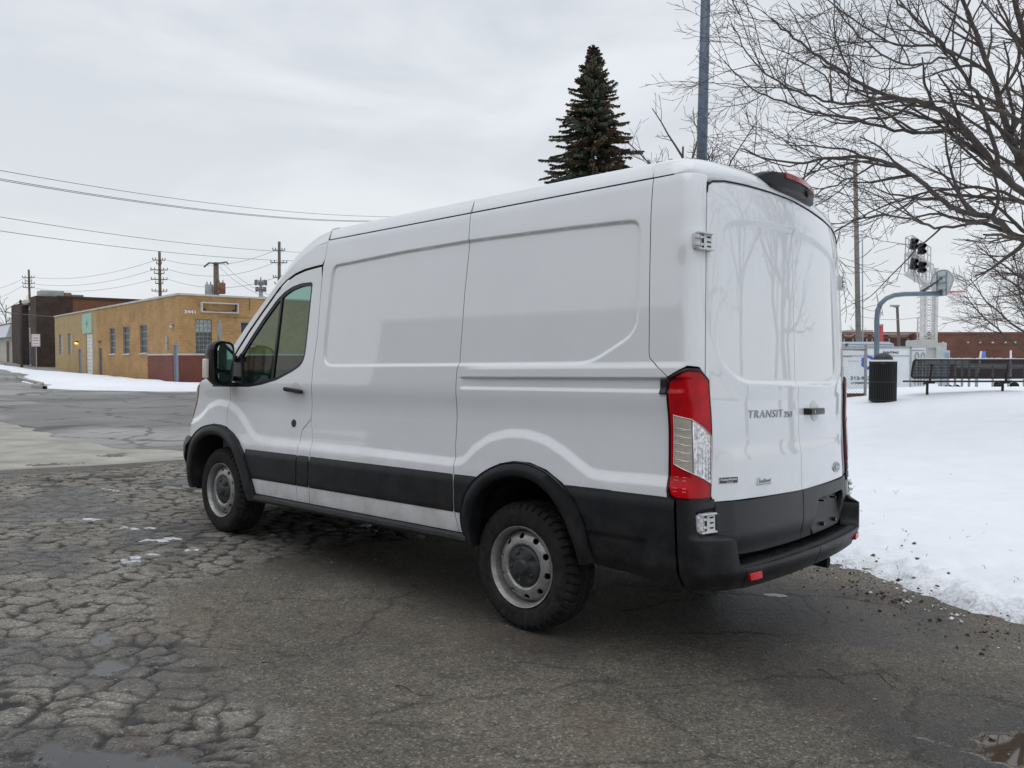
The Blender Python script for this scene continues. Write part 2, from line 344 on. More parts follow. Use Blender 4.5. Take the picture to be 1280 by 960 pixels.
# ================================================================== THE VAN
VA=Matrix(((-0.7474,-0.66338,0.03622,0.6894),(0.66417,-0.74742,0.01593,5.014),(0.0165,0.03597,0.99922,-1.5411+EYE),(0,0,0,1)))
van=bpy.data.objects.new('cargo_van',None); COL.objects.link(van); van.matrix_world=VA
tag(van,'white cargo van with dark grey side cladding and steel wheels on cracked asphalt','van')
_c,_s=math.cos(.03073),math.sin(.03073)
def rake(V):
    V=np.asarray(V,float); return np.stack([V[...,0]*_c+V[...,2]*_s,V[...,1],-V[...,0]*_s+V[...,2]*_c],-1)
RK=Matrix(((_c,0,_s,0),(0,1,0,0),(-_s,0,_c,0),(0,0,0,1)))
def resample(poly,step,closed=True):
    out=[]; n=len(poly)
    for i in range(n if closed else n-1):
        a=np.array(poly[i],float);b=np.array(poly[(i+1)%n],float); k=max(1,int(round(np.linalg.norm(b-a)/step)))
        for j in range(k): out.append(a+(b-a)*j/k)
    if not closed: out.append(np.array(poly[-1],float))
    return np.array(out)
def rnd(poly,r=.02,which=None):
    """round polygon corners"""
    out=[];n=len(poly)
    for i in range(n):
        p=np.array(poly[i],float)
        if which is not None and i not in which: out.append(tuple(p)); continue
        a=np.array(poly[i-1],float);b=np.array(poly[(i+1)%n],float)
        la=np.linalg.norm(a-p);lb=np.linalg.norm(b-p); ra=min(r,la*.45);rb=min(r,lb*.45)
        A=p+(a-p)/la*ra;B=p+(b-p)/lb*rb
        for t in np.linspace(0,1,6): out.append(tuple((1-t)**2*A+2*t*(1-t)*p+t*t*B))
    return out
def area(p): p=np.asarray(p); return .5*np.sum(p[:,0]*np.roll(p[:,1],-1)-np.roll(p[:,0],-1)*p[:,1])
def inset(p,d):
    """move a CCW loop inwards (a CW loop outwards) by d"""
    p=np.asarray(p); e=np.roll(p,-1,0)-p; l=np.linalg.norm(e,axis=1,keepdims=True)+1e-12; n=np.stack([-e[:,1],e[:,0]],1)/l
    m=n+np.roll(n,1,0); q=(m*m).sum(1,keepdims=True); m=m*2/np.maximum(q,1.3)
    return p+m*d*1.0
def panel(name,poly,mt,parent,hole=None,off=0.,thick=.016,bevel=.0022,gap=.0019,grid=.022,fine=True,mirror=None,fn=None,body=True,bstep=.012,smooth=True,mname=None):
    """a shaped panel cut out of the body surface; mirror: None | 'both' | 'only'"""
    S=fn or (lambda u,z,o: P(u,z,o))
    offf=off if callable(off) else (lambda u,z: np.full(np.shape(u),off))
    loops=[]
    for k,pl in enumerate([poly]+([hole] if hole is not None and not isinstance(hole,tuple) else list(hole) if isinstance(hole,tuple) else [])):
        q=resample(pl,bstep); a=area(q)
        if (k==0 and a<0) or (k>0 and a>0): q=q[::-1]
        loops.append(inset(q,gap))
    ins=[inset(q,bevel) for q in loops]
    allb=np.concatenate(ins); x0,y0=allb.min(0);x1,y1=allb.max(0)
    gx,gy=np.meshgrid(np.arange(x0+grid/2,x1,grid),np.arange(y0+grid/2,y1,grid)); g=np.stack([gx.ravel(),gy.ravel()],1)
    if fine and fn is None:
        f=.0062; fx_,fy_=np.meshgrid(np.arange(x0+f/2,x1,f),np.arange(y0+f/2,y1,f)); G2=np.stack([fx_.ravel(),fy_.ravel()],1)
        d0=disp(G2[:,0],G2[:,1]); e=.013
        gr=np.maximum.reduce([abs(disp(G2[:,0]+e*a_,G2[:,1]+e*b_)+disp(G2[:,0]-e*a_,G2[:,1]-e*b_)-2*d0) for a_,b_ in ((1,0),(0,1),(.7,.7),(.7,-.7))])
        G2=G2[gr>.0011]
        if len(G2):
            key=set(map(tuple,np.floor((G2-[x0,y0])/.009).astype(int))); kk=np.floor((g-[x0,y0])/.009).astype(int)
            g=g[[tuple(a) not in key for a in kk]]; g=np.concatenate([g,G2])
    keep=sdf(g[:,0],g[:,1],[tuple(v) for v in ins[0]])<-grid*.35
    for h in ins[1:]: keep&=sdf(g[:,0],g[:,1],[tuple(v) for v in h])>grid*.35
    g=g[keep]
    nb=len(allb); pts=[Vector((float(a),float(b))) for a,b in np.concatenate([allb,g])]
    ed=[];s=0
    for q in ins:
        n=len(q); ed+=[(s+i,s+(i+1)%n) for i in range(n)]; s+=n
    r=delaunay_2d_cdt(pts,ed,[],0,1e-7); vv=np.array([tuple(v) for v in r[0]]); tr=np.array(r[2]); om=r[3]
    c=vv[tr].mean(1); k=sdf(c[:,0],c[:,1],[tuple(v) for v in ins[0]])<0
    for h in ins[1:]: k&=sdf(c[:,0],c[:,1],[tuple(v) for v in h])>0
    tr=tr[k]
    # orientation
    a,b,cc=vv[tr[:,0]],vv[tr[:,1]],vv[tr[:,2]]; cr=(b[:,0]-a[:,0])*(cc[:,1]-a[:,1])-(b[:,1]-a[:,1])*(cc[:,0]-a[:,0]); tr[cr<0]=tr[cr<0][:,::-1]
    first={}
    for i,o in enumerate(om):
        for q in o: first[q]=i
    O=offf(vv[:,0],vv[:,1]); top=S(vv[:,0],vv[:,1],O)
    def nrm(uv,o):
        e=.003; u_,z_=uv[:,0],uv[:,1]
        A=S(u_+e,z_,offf(u_+e,z_))-S(u_-e,z_,offf(u_-e,z_)); B=S(u_,z_+e,offf(u_,z_+e))-S(u_,z_-e,offf(u_,z_-e)); n=np.cross(B,A); return n/(np.linalg.norm(n,axis=1,keepdims=True)+1e-9)
    nt_=nrm(vv,O); deep=[];V=[top];Nn=[nt_];F=[tuple(t) for t in tr[:,::-1]]; base=len(top); s=0
    for li,(q,out_) in enumerate(zip(ins,loops)):
        n=len(q); idx=[first[s+i] for i in range(n)]; s+=n
        o1=offf(out_[:,0],out_[:,1]); n0=nrm(out_,o1)
        ring1=S(out_[:,0],out_[:,1],o1-bevel); ring2=S(out_[:,0],out_[:,1],o1-thick); deep.append((base+n,base+3*n))
        inn=top[idx]; side=ring1-inn; side=side-n0*np.sum(side*n0,1,keepdims=True); side/= (np.linalg.norm(side,axis=1,keepdims=True)+1e-9)
        V+=[ring1,ring1,ring2]; Nn+=[side*.85+n0*.5,side,side]
        for i in range(n):
            j=(i+1)%n
            F.append((idx[i],idx[j],base+j,base+i)); F.append((base+n+i,base+n+j,base+2*n+j,base+2*n+i))
        base+=3*n
    V=np.concatenate(V);Nn=np.concatenate(Nn);Nn/=np.linalg.norm(Nn,axis=1,keepdims=True)
    if body: V=rake(V);Nn=rake(Nn)
    res=[]; dm=None
    if mt is M['paint']:
        mt=[M['paint'],M['gap_black']]; dm=[1 if any(a<=f[0]<b for a,b in deep) else 0 for f in F]  # gap walls blackened: shade of the shut lines put into the colour
    if mirror!='only': res.append(mesh_np(name,V,F,mt,parent,smooth,mi=dm,normals=Nn if smooth else None))
    if mirror:
        V2=V*[1,-1,1];N2=Nn*[1,-1,1]; res.append(mesh_np(mname or name,V2,[f[::-1] for f in F],mt,parent,smooth,mi=dm,normals=N2 if smooth else None))
    return res
UR0=UR
ARCH_R=[(.343,.418),(.388,.499),(.391,.616),(.36,.722),(.285,.812),(.195,.874),(.103,.916),(0,.937),(-.114,.937),(-.23,.908),(-.34,.851),(-.43,.774),(-.496,.659),(-.543,.469)]
ARCH_F=[(2.661,.43),(2.68,.545),(2.721,.655),(2.80,.79),(2.89,.882),(2.988,.94),(3.09,.978),(3.20,1.0),(3.32,1.003),(3.44,.985),(3.56,.945),(3.665,.88),(3.76,.79),(3.84,.655),(3.885,.545),(3.90,.43)]
SEAM1=[(.442,2.375),(.430,2.206),(.450,1.90),(.457,1.592),(.458,1.47),(.466,1.437),(.470,1.33),(.473,1.192),(.478,1.0),(.465,.86),(.460,.833),(.456,.608),(.43,.49)]
BS=[(1.862,2.36),(1.872,2.228),(1.884,2.183),(1.892,1.914),(1.897,1.686),(1.925,1.487),(1.937,1.288),(1.955,1.116),(1.957,1.093),(1.925,.95),(1.92,.891),(1.925,.662),(1.945,.49)]
FLAP=[(2.058,1.014),(2.075,.95),(2.083,.648),(2.10,.49)]
# main white panels, both sides
p_mid=[*BS,*SEAM1[::-1]]; p_mid[0]=(1.862,2.371); p_mid[-1]=(.442,2.371)
panel('side_panel',p_mid,M['paint'],van,mirror='both')
p_q=[(.442,2.371),*SEAM1[1:],(.39,.49)]+ARCH_R[1:-1]+[(-.53,.56),(-.965,.56),(-.965,.80),(-.952,.87),(-.945,1.368),(-.949,1.405),(-.842,1.489),(-.836,1.52),(-.82,1.9),(-.806,2.371)]
panel('quarter_panel',p_q,M['paint'],van,mirror='both')
p_pil=[(-.806,2.371),(-.82,1.9),(-.836,1.52),(-.842,1.489),(-.949,1.405),(-.955,1.40),(-1.053,1.452),(-1.117,1.447),(-1.1595,1.41),(-1.1595,2.30),(-1.165,2.335),(-1.172,2.372),(-1.0,2.372)]
panel('corner_pillar',p_pil,M['paint'],van,mirror='both',thick=.03,grid=.012)
panel('fuel_flap',[BS[8],*FLAP,BS[12],BS[11],BS[10],BS[9]],M['paint'],van,mirror='both')
DT=[(1.900,2.184),(2.0,2.178),(2.104,2.170),(2.221,2.148),(2.33,2.11),(2.424,2.058),(2.628,1.900),(2.82,1.745),(2.95,1.627),(3.05,1.53),(3.085,1.44)]
DF=[(3.068,1.29),(3.085,1.206),(3.111,1.108),(3.104,.985)]
p_door=DT+DF+[(2.988,.94),(2.89,.882),(2.80,.79),(2.721,.655),(2.68,.545),(2.668,.49)]+FLAP[::-1]+[BS[8],BS[7],BS[6],BS[5],BS[4],BS[3],(1.888,2.10)]
WIN=[(1.998,2.078),(2.006,1.979),(2.015,1.806),(2.029,1.60),(2.045,1.52),(2.09,1.475),(2.177,1.438),(2.392,1.371),(2.613,1.333),(2.80,1.315),(2.955,1.318),(3.03,1.40),(3.02,1.48),(2.90,1.60),(2.80,1.695),(2.627,1.845),(2.46,1.975),(2.36,2.03),(2.262,2.062),(2.14,2.08)]
door=panel('cab_door',p_door,M['paint'],van,hole=rnd(WIN,.03),mirror='both',thick=.03)
p_up=[(1.862,2.36),(1.872,2.228),(1.896,2.196)]+[(x+.012,z+.012) for x,z in DT[1:]]+[(3.12,1.41),(3.35,1.40),(3.30,1.46),(3.13,1.585),(2.87,1.80),(2.67,1.955),(2.53,2.06),(2.40,2.15),(2.26,2.235),(2.13,2.30),(2.0,2.345)]
panel('cab_pillar',p_up,M['paint'],van,mirror='both')
HOOD=[(3.35,1.40),(3.5,1.375),(3.65,1.335),(3.8,1.28),(3.95,1.215),(4.15,1.15),(4.4,1.10),(4.7,1.08),(5.0,1.075),(PU[-1]-.004,1.075)]
p_fend=[(3.12,1.41),(3.095,1.40),*DF,(3.20,1.0),(3.32,1.003),(3.44,.985),(3.56,.945),(3.665,.88),(3.675,.872),(PU[-1]-.004,.872)]+HOOD[::-1]
panel('front_fender',p_fend,M['paint'],van,mirror='both')
panel('headlamp',rnd([(3.60,1.335),(3.72,1.30),(3.9,1.225),(4.05,1.165),(4.35,1.09),(4.35,1.0),(4.1,.99),(3.93,1.06),(3.80,1.15),(3.68,1.26)],.03),M['clearlens'],van,off=.008,mirror='both',thick=.02)
panel('front_grille',[(4.42,.92),(PU[-1]-.004,.92),(PU[-1]-.004,1.06),(4.42,1.04)],M['blackp'],van,off=.008,mirror='both')
# front bumper
def _fb(u,z): return .022+.02*sstep(.62,.70,z)*(1-sstep(.80,.868,z))-.05*(1-sstep(.42,.60,z))
p_fb=[(3.68,.868),(3.76,.79),(3.84,.655),(3.885,.545),(3.90,.40),(PU[-1]-.004,.36),(PU[-1]-.004,.868)]
panel('front_bumper',p_fb,M['plastic'],van,off=_fb,mirror='both',thick=.06)
# side cladding
def _cl(u,z): return .010-.014*sstep(.785,.853,z)-.006*(1-sstep(.607,.625,z))
ct=.851
for nm,pl in (('cladding',[(2.80,ct-.004),(2.79,.80),(2.72,.65),(2.70,.607),(2.09,.607),(2.083,.65),(2.078,ct)]),
              ('cladding',[(2.072,ct),(2.077,.65),(2.082,.607),(1.936,.607),(1.930,.662),(1.926,ct)]),
              ('cladding',[(1.917,ct),(1.92,.662),(1.926,.607),(.461,.607),(.465,ct)]),
              ('cladding',[(.457,ct),(.453,.607),(.39,.607),(.36,.722),(.285,.812),(.24,ct)]),):
    panel(nm,pl,M['plastic'],van,off=_cl,mirror='both',thick=.012)
p_rc=[(-.335,.853),(-.43,.774),(-.496,.659),(-.53,.53),(-.53,.452),(-.70,.445),(-.993,.41),(-.997,.60),(-.993,.845),(-.96,.858)]
def _rc(u,z): return .012-.014*sstep(.79,.858,z)-.02*(1-sstep(.43,.52,z))-.004*sstep(.612,.618,z)*(1-sstep(.622,.628,z))*sstep(-.86,-.84,u)
panel('cladding',p_rc,M['plastic'],van,off=_rc,mirror='both',thick=.03)
# corner cap (black pieces round the lamp foot and hinge)
p_cap=[(-1.001,.845),(-1.001,.408),(-1.15,.408),(-1.3015,.406),(-1.3015,.512),(-1.268,.53),(-1.252,.655),(-1.20,.680),(-1.082,.684),(-1.080,.780),(-1.115,.789),(-1.196,.789),(-1.203,.835),(-1.16,.832),(-1.0,.83)][:-1]
def _bo(u): return .014+.076*sstep(0,1,np.clip((-1.02-u)/.22,0,1))
def _cap(u,z): return .014+(_bo(u)-.014)*(1-sstep(.650,.678,z))-.035*(1-sstep(.40,.50,z))
panel('bumper_corner',rnd(p_cap,.035,[5,6,7,8]),M['plastic'],van,off=_cap,mirror='both',thick=.11,bevel=.006,grid=.012,fine=False)
# rear step bumper
def _rb(u,z): return _bo(u)+.004*np.cos(np.clip((u-UR0)/.75,0,1)*1.57)-.035*(1-sstep(.40,.50,z))
p_rb=[(UR0,.406),(-1.3015,.406),(-1.3015,.510),(UR0,.510)]
rb=panel('rear_bumper',p_rb,M['plastic'],van,off=_rb,mirror='both',thick=.145,bevel=.007,grid=.02,fine=False,gap=.0)
mb=MB()
for k in range(44):
    y=(k-21.5)*.038; u=u_of_y(abs(y)); a=P(u,.5085,.074)*[1,1 if y>0 else -1,1]; b=P(u,.5085,-.02)*[1,1 if y>0 else -1,1]
    mb.tube([tuple(rake(a)),tuple(rake(b))],.0072,6)
mb.build('step_tread',M['plastic'],van,smooth=True)
# reflectors
for sgn in (1,-1):
    o=panel('bumper_reflector',[(-1.318,.486),(-1.418,.486),(-1.418,.447),(-1.318,.447)],mat('reflector_red',(.62,.008,.010),.25),van,off=.0945,thick=.02,mirror=None if sgn>0 else 'only',fine=False)
# arches
def arch(poly,inn,name):
    n=60
    def rs(p):
        q=resample(p,.004,closed=False); d=np.r_[0,np.cumsum(np.linalg.norm(np.diff(q,axis=0),axis=1))]; t=np.linspace(0,d[-1],n); return np.stack([np.interp(t,d,q[:,0]),np.interp(t,d,q[:,1])],1)
    O=rs(poly); I=rs(inn)
    k=np.array([1,2,3,2,1])/9.
    for A_ in (O,I):
        for c in (0,1):
            A_[2:-2,c]=np.convolve(A_[:,c],k,'valid')
    prof=[(0,-.012),(.0,.012),(.10,.022),(.45,.033),(.82,.030),(.98,.018),(1.0,.0),(1.0,-.16)]
    V=[];F=[]
    for a,o in prof:
        Q=O+(I-O)*a; V.append(P(Q[:,0],Q[:,1],o+0*Q[:,0]-disp(Q[:,0],Q[:,1])*(1 if o>-.01 and a>0 else 0)+.012))
    m=len(prof); V=np.array(V)
    F=[]
    for i in range(m-1):
        for j in range(n-1): F.append((i*n+j,i*n+j+1,(i+1)*n+j+1,(i+1)*n+j))
    V=rake(V.reshape(-1,3))
    for s in (1,-1):
        o=mesh_np('wheel_arch',V*[1,s,1],F if s<0 else [f[::-1] for f in F],M['plastic'],van,True); o.data.set_sharp_from_angle(angle=R(50))
    # wheel well liner
    Q=I; A_=P(Q[:,0],Q[:,1],-.08+0*Q[:,0]); B_=A_.copy(); B_[:,1]=.52; V=rake(np.concatenate([A_,B_])); F=[(j,j+1,n+j+1,n+j) for j in range(n-1)]
    for s in (1,-1): mesh_np('wheel_well',V*[1,s,1],F,M['under'],van,True)
IN_R=[(.335,.418),(.333,.551),(.298,.671),(.231,.755),(.141,.815),(.032,.852),(-.078,.858),(-.175,.835),(-.268,.78),(-.349,.69),(-.415,.56),(-.44,.44)]
IN_F=[(2.80,.43),(2.825,.545),(2.87,.66),(2.93,.76),(3.0,.83),(3.10,.885),(3.2,.912),(3.32,.915),(3.43,.9),(3.54,.85),(3.63,.77),(3.70,.66),(3.745,.545),(3.76,.43)]
arch(ARCH_R,IN_R,'rear'); arch(ARCH_F,IN_F,'front')
# black end of the sliding rail
panel('rail_stop',[(-.905,1.392),(-.945,1.392),(-.945,1.318),(-.905,1.318)],M['blackp'],van,off=.012,mirror='both',fine=False)
# side dent chips
# ---- rear doors
ptop=[(UR0,2.392),(-1.782,2.384),(-1.507,2.372),(-1.30,2.357),(-1.205,2.340),(-1.168,2.318),(-1.160,2.28)]
pedge=[(-1.160,1.41),(-1.188,1.385),(-1.190,1.30),(-1.184,.85),(-1.205,.815)]
p_rd=ptop+pedge+[(UR0,.80)]
rd=panel('rear_door',p_rd,M['paint'],van,mirror='both',thick=.03,bevel=.003,gap=.0028)
def _dc(u,z): return .006-.02*(1-sstep(.545,.66,z))-.03*(1-sstep(.57,.60,z))*0
p_dc=[(UR0,.806),(-1.47,.809),(-1.206,.817),(-1.209,.67),(-1.25,.548),(-1.6,.535),(UR0,.53)]
panel('door_cladding',p_dc,M['plastic'],rd[0],off=_dc,thick=.03,bevel=.006)
def uy(y): return u_of_y(y)
plate=[(uy(.235),.728),(uy(.715),.735),(uy(.735),.70),(uy(.64),.555),(uy(.17),.552),(uy(.155),.575)]
panel('door_cladding',p_dc,M['plastic'],rd[1],hole=rnd(plate,.02),off=_dc,thick=.03,bevel=.006,mirror='only')
panel('plate_recess',plate,M['plastic'],rd[1],off=lambda u,z: -.006-.028*sstep(.56,.73,z),thick=.01,mirror='only',gap=-.012,fine=False)
for y,z in ((-.30,.715),(-.52,.712),(-.30,.583),(-.52,.583)):
    mb=MB(); p=P(uy(-y),z,-.02)*[1,-1,1]; mb.tube([tuple(rake(p)),tuple(rake(p-[.035,0,0]))],.012 if z<.6 else .006,8); mb.build('plate_screw',M['blackp'],rd[1])
# door handle
mb=MB(); c=P(uy(.235),1.229,0)*[1,-1,1]
Th=RK@Matrix.Translation(Vector(c))@Matrix.Rotation(.03,4,'Z')
mb.box(-.040,-.014,-.075,.150,-.019,.019,T=Th,ch=.0125); mb.box(-.03,.01,.11,.16,-.018,.018,T=Th); mb.box(-.03,.01,-.09,-.04,-.018,.018,T=Th)
h=mb.build('door_handle',M['blackp'],rd[1],auto=40)
mb=MB(); mb.lathe([(0,.0065),(.052,.0065),(.058,.003),(.060,0)],28,T=Th@Matrix.Rotation(-math.pi/2,4,'Y')@Matrix.Scale(1.1,4,(0,1,0))); mb.build('handle_dish',M['hinge'],rd[1],smooth=True)
mb=MB(); mb.box(-.0425,-.040,.10,.108,-.008,.008,T=Th); mb.build('key_slot',M['chrome'],h)
# text on the body
def text_mesh(txt,size,extr=.0,shear=0.,sp=1.0,bold=0.):
    cu=bpy.data.curves.new('t','FONT'); cu.body=txt; cu.size=size; cu.extrude=extr; cu.shear=shear; cu.space_character=sp; cu.offset=bold; cu.resolution_u=3
    o=bpy.data.objects.new('t',cu); COL.objects.link(o); bpy.context.view_layer.update()
    me=bpy.data.meshes.new_from_object(o.evaluated_get(bpy.context.evaluated_depsgraph_get())); bpy.data.objects.remove(o); bpy.data.curves.remove(cu)
    V=np.array([tuple(v.co) for v in me.vertices]); F=[tuple(p.vertices) for p in me.polygons]; bpy.data.meshes.remove(me); return V,F
def text_on_body(name,txt,u0,z0,height,width,mt,parent,off=.004,right=False,**k):
    V,F=text_mesh(txt,1.,extr=.0,**k); V[:,0]-=V[:,0].min(); V[:,1]-=V[:,1].min(); V[:,0]*=width/V[:,0].max(); V[:,1]*=height/V[:,1].max()
    n=len(V); U=u0-V[:,0] if not right else u0+V[:,0]; Z=z0+V[:,1]
    A_=P(U,Z,off+0*U); B_=P(U,Z,-.002+0*U); VV=np.concatenate([A_,B_]); 
    cnt={}
    for f in F:
        for a,b in zip(f,f[1:]+f[:1]): cnt[(a,b)]=1
    FF=[tuple(f) for f in F]+[(a,b,b+n,a+n)[::-1] for (a,b) in cnt if (b,a) not in cnt]
    VV=rake(VV)
    if right: VV=VV*[1,-1,1]
    return mesh_np(name,VV,FF,mt,parent,False)
text_on_body('badge_lettering','TRANSIT',-1.500,1.205,.040,.375,M['badge'],rd[0],shear=.15,sp=1.12,bold=.0)
text_on_body('badge_lettering','250',-1.885,1.203,.032,.105,M['badge'],rd[0],shear=.15,bold=.012)
panel('dealer_sticker',[(uy(.845),.935),(uy(.70),.932),(uy(.70),.893),(uy(.845),.896)],mat('sticker_white',(.8,.8,.8),.4),rd[0],off=.0015,thick=.001,bevel=.0005,fine=False)
sk=panel('sticker_field',[(uy(.841),.931),(uy(.704),.928),(uy(.704),.897),(uy(.841),.900)],mat('sticker_black',(.02,.02,.03),.4),rd[0],off=.0028,thick=.001,bevel=.0004,fine=False)[0]
text_on_body('sticker_lettering','FetterAutos',uy(.832),.912,.013,.118,M['hinge'],rd[0],off=.004,bold=.02)
text_on_body('sticker_lettering','Indiana',uy(.79),.902,.007,.045,M['hinge'],rd[0],off=.004)
mg=mat('badge_green',(.25,.33,.28),.3,.3)
text_on_body('badge_lettering','EcoBoost',uy(.51),.880,.020,.125,mg,rd[0],shear=.3,bold=.008)
mb=MB()
def Lb(y,z,o=.004): return tuple(rake(P(uy(y),z,o)))
mb.tube([Lb(.38,.872),Lb(.535,.874),Lb(.527,.905),Lb(.50,.907)],.0016,5); mb.build('badge_frame',M['badge'],rd[0],smooth=True)
# oval emblem on the right door
def oval(name,rx,rz,o,mt,inner=0):
    t=np.linspace(0,2*np.pi,40,endpoint=False); cu,cz=uy(.598),.886
    return panel(name,[(cu+rx*math.cos(a),cz+rz*math.sin(a)) for a in t],mt,rd[1],off=o,thick=.01,bevel=.003,mirror='only',fine=False,bstep=.008)[0]
oval('emblem',.080,.034,.007,M['badge']); oval('emblem_field',.067,.0255,.009,mat('emblem_grey',(.16,.19,.27),.25,.6))
text_on_body('emblem_lettering','Ford',uy(.598)-.045,.872,.026,.09,M['chrome'],rd[1],off=.0125,right=True,shear=.3,bold=.01)
# hinges
def hinge(uc,zc,hh,flip):
    mb=MB(); w=.116
    c=P(uc,zc,.0); n=N(uc,zc); s=P(uc+.03,zc)-P(uc-.03,zc); s=s/np.linalg.norm(s); up=np.cross(n,s); up=up if up[2]>0 else -up
    T=Matrix(((s[0],up[0],n[0],c[0]),(s[1],up[1],n[1],c[1]),(s[2],up[2],n[2],c[2]),(0,0,0,1)))
    T=RK@T
    mb.box(-w*.48,w*.05,-hh*.5,hh*.5,-.01,.016,T=T,ch=.004)     # plate on the door
    mb.box(w*.05,w*.5,-hh*.42,hh*.42,-.01,.010,T=T,ch=.004)     # plate on the body
    mb.box(-w*.48,w*.42,hh*.40,hh*.5,.0,.030,T=T,ch=.004); mb.box(-w*.48,w*.42,-hh*.5,-hh*.40,.0,.030,T=T,ch=.004)
    for z in (.20,-.20): mb.tube([(w*.46,(z-.09)*hh,.022),(w*.46,(z+.09)*hh,.022)],.012,12,T=T); mb.box(w*.1,w*.46,(z-.07)*hh,(z+.07)*hh,.010,.024,T=T,ch=.003)
    o1=(mb.V[:],mb.F[:])
    md=MB()
    for z in (.26,0,-.26): md.box(-w*.36,-w*.16,(z-.035)*hh,(z+.035)*hh,.016,.0185,T=T)
    md.box(w*.045,w*.075,-hh*.36,hh*.36,.012,.0185,T=T)
    for z in (.20,-.20): md.lathe([(.0055,0),(0,.001)],10,T=T@Matrix.Translation((w*.34,z*hh,.0245)))
    for sg in (1,-1):
        a=MB(); a.V=[(v[0],v[1]*sg,v[2]) for v in o1[0]]; a.F=[f if sg>0 else f[::-1] for f in o1[1]]; a.MI=[0]*len(a.F); h=a.build('door_hinge',M['hinge'],van,auto=35)
        a=MB(); a.V=[(v[0],v[1]*sg,v[2]) for v in md.V]; a.F=[f if sg>0 else f[::-1] for f in md.F]; a.MI=[0]*len(a.F); a.build('hinge_slot',M['gap_black'],h)
hinge(-1.125,2.037,.085,0); hinge(-1.135,.728,.092,0)
# dark hollow behind the hinges / seams
panel('seam_backing',[(-1.07,2.10),(-1.19,2.11),(-1.19,1.97),(-1.07,1.97)],M['gap_black'],van,off=-.012,thick=.004,mirror='both',fine=False)
panel('hinge_pocket',[(-1.06,.80),(-1.22,.80),(-1.22,.66),(-1.06,.66)],M['gap_black'],van,off=-.004,thick=.004,mirror='both',fine=False)
# ---- tail lamps
LAMP=[(-.942,1.368),(-.948,1.392),(-1.045,1.444),(-1.117,1.442),(-1.182,1.393),(-1.187,1.30),(-1.181,.85),(-1.168,.824),(-1.0,.824),(-.962,.850),(-.949,.91)]
for mir in (None,'only'):
    tl=panel('tail_lamp',rnd(LAMP,.012),M['darkred'],van,off=.013,thick=.05,bevel=.008,grid=.01,mirror=mir)[0]
    IN=[tuple(v) for v in inset(np.array(LAMP)[::-1] if area(LAMP)<0 else np.array(LAMP),.021)]
    CL=[(-.985,1.224),(-1.06,1.206),(-1.160,1.128),(-1.160,.908),(-1.065,.957),(-.985,.998)]
    panel('red_lens',rnd(IN,.012),M['redlens'],tl,hole=CL,off=.0155,thick=.01,bevel=.002,grid=.01,mirror=mir,gap=0)
    panel('clear_lens',[CL[0],CL[1],CL[4],CL[5]],M['clearlens'],tl,off=.0165,thick=.01,bevel=.002,grid=.01,mirror=mir,gap=.001)
    panel('clear_lens',[CL[1],CL[2],CL[3],CL[4]],M['clearlens2'],tl,off=.0165,thick=.01,bevel=.002,grid=.01,mirror=mir,gap=.001)
    sg=1 if mir is None else -1
    mb=MB()
    def Lp(u,z,o=.018): p=rake(P(u,z,o)); return (p[0],p[1]*sg,p[2])
    for k in range(5):
        z=1.165-k*.036; mb.tube([Lp(-.988,z),Lp(-1.02,z-.004),Lp(-1.058,z-.012)],.0018,5)
        mb.tube([Lp(-.990,z-.012),Lp(-1.02,z-.012),Lp(-1.056,z-.004)],.0012,5)
    for u in (-1.066,): mb.tube([Lp(u,1.195),Lp(u,.962)],.0024,5)
    e=CL+[CL[0]]; mb.tube([Lp(*q) for q in resample(e,.02,False)],.0022,5,cap=False)
    mb.build('lens_trim',M['silver'],tl,smooth=True)
    mb=MB()
    for k in range(9): mb.tube([Lp(-1.075,1.16-k*.023),Lp(-1.155,1.12-k*.023)],.0011,4)
    for k in range(4): mb.tube([Lp(-1.085-.02*k,1.17-.016*k),Lp(-1.085-.02*k,.96-.012*k)],.0009,4)
    for z in (.94,.925,.89,.875): mb.tube([Lp(-.99,z),Lp(-1.04,z-.002)],.0008,4)
    mb.build('lens_rib',M['silver'],tl,smooth=True)
# ---- roof, windscreen, bonnet: skins that bridge the two sides
def skin(name,stations,mt,parent,nv=26,n_=5.5,q=1.,under=None):
    """stations: (rail xyz, centre x, centre z, exponent)"""
    V=[];T_=np.linspace(0,1,nv)
    for (rx,ry,rz),cx,cz,ex in stations:
        for t in np.concatenate([T_,2-T_[::-1][1:]]):
            s=t if t<=1 else 2-t; a=(s**.6)*math.pi/2 if ex>3 else s*math.pi/2
            f=1-math.cos(a) if ex>3 else s     # 0 at rail .. 1 centre
            yn=1-f; zn=(max(0,1-yn**ex))**(1/ex) if ex>3 else 1-yn**2
            y=ry*yn*(1 if t<=1 else -1); V.append((rx+(cx-rx)*(1-yn**2),y,rz+(cz-rz)*zn))
    m=2*nv-1; F=[]
    for i in range(len(stations)-1):
        for j in range(m-1): F.append((i*m+j,(i+1)*m+j,(i+1)*m+j+1,i*m+j+1))
    return mesh_np(name,rake(np.array(V)),F,mt,parent,True)
def rail(u,z,o=0.): p=P(u,z,o); return (float(p[0]),float(p[1]),float(p[2]))
rs=[]
for x in np.r_[np.linspace(-.80,1.86,14)]:
    zc=2.50+.012*math.sin((x+1)/3*3.1); rs.append((rail(x,2.376 if x<1.5 else 2.376-.012*((x-1.5)/.36)**2,-.004),x,zc,4.2))
roof=skin('roof',rs,M['paint'],van)
rs=[]
for x,z,cx,cz in ((1.866,2.362,1.87,2.503),(2.0,2.345,2.06,2.475),(2.13,2.30,2.24,2.425),(2.26,2.235,2.42,2.35),(2.40,2.15,2.60,2.255),(2.50,2.08,2.72,2.18)):
    rs.append((rail(x,z,-.004),cx,cz,4.2 if x<2.3 else 3.2))
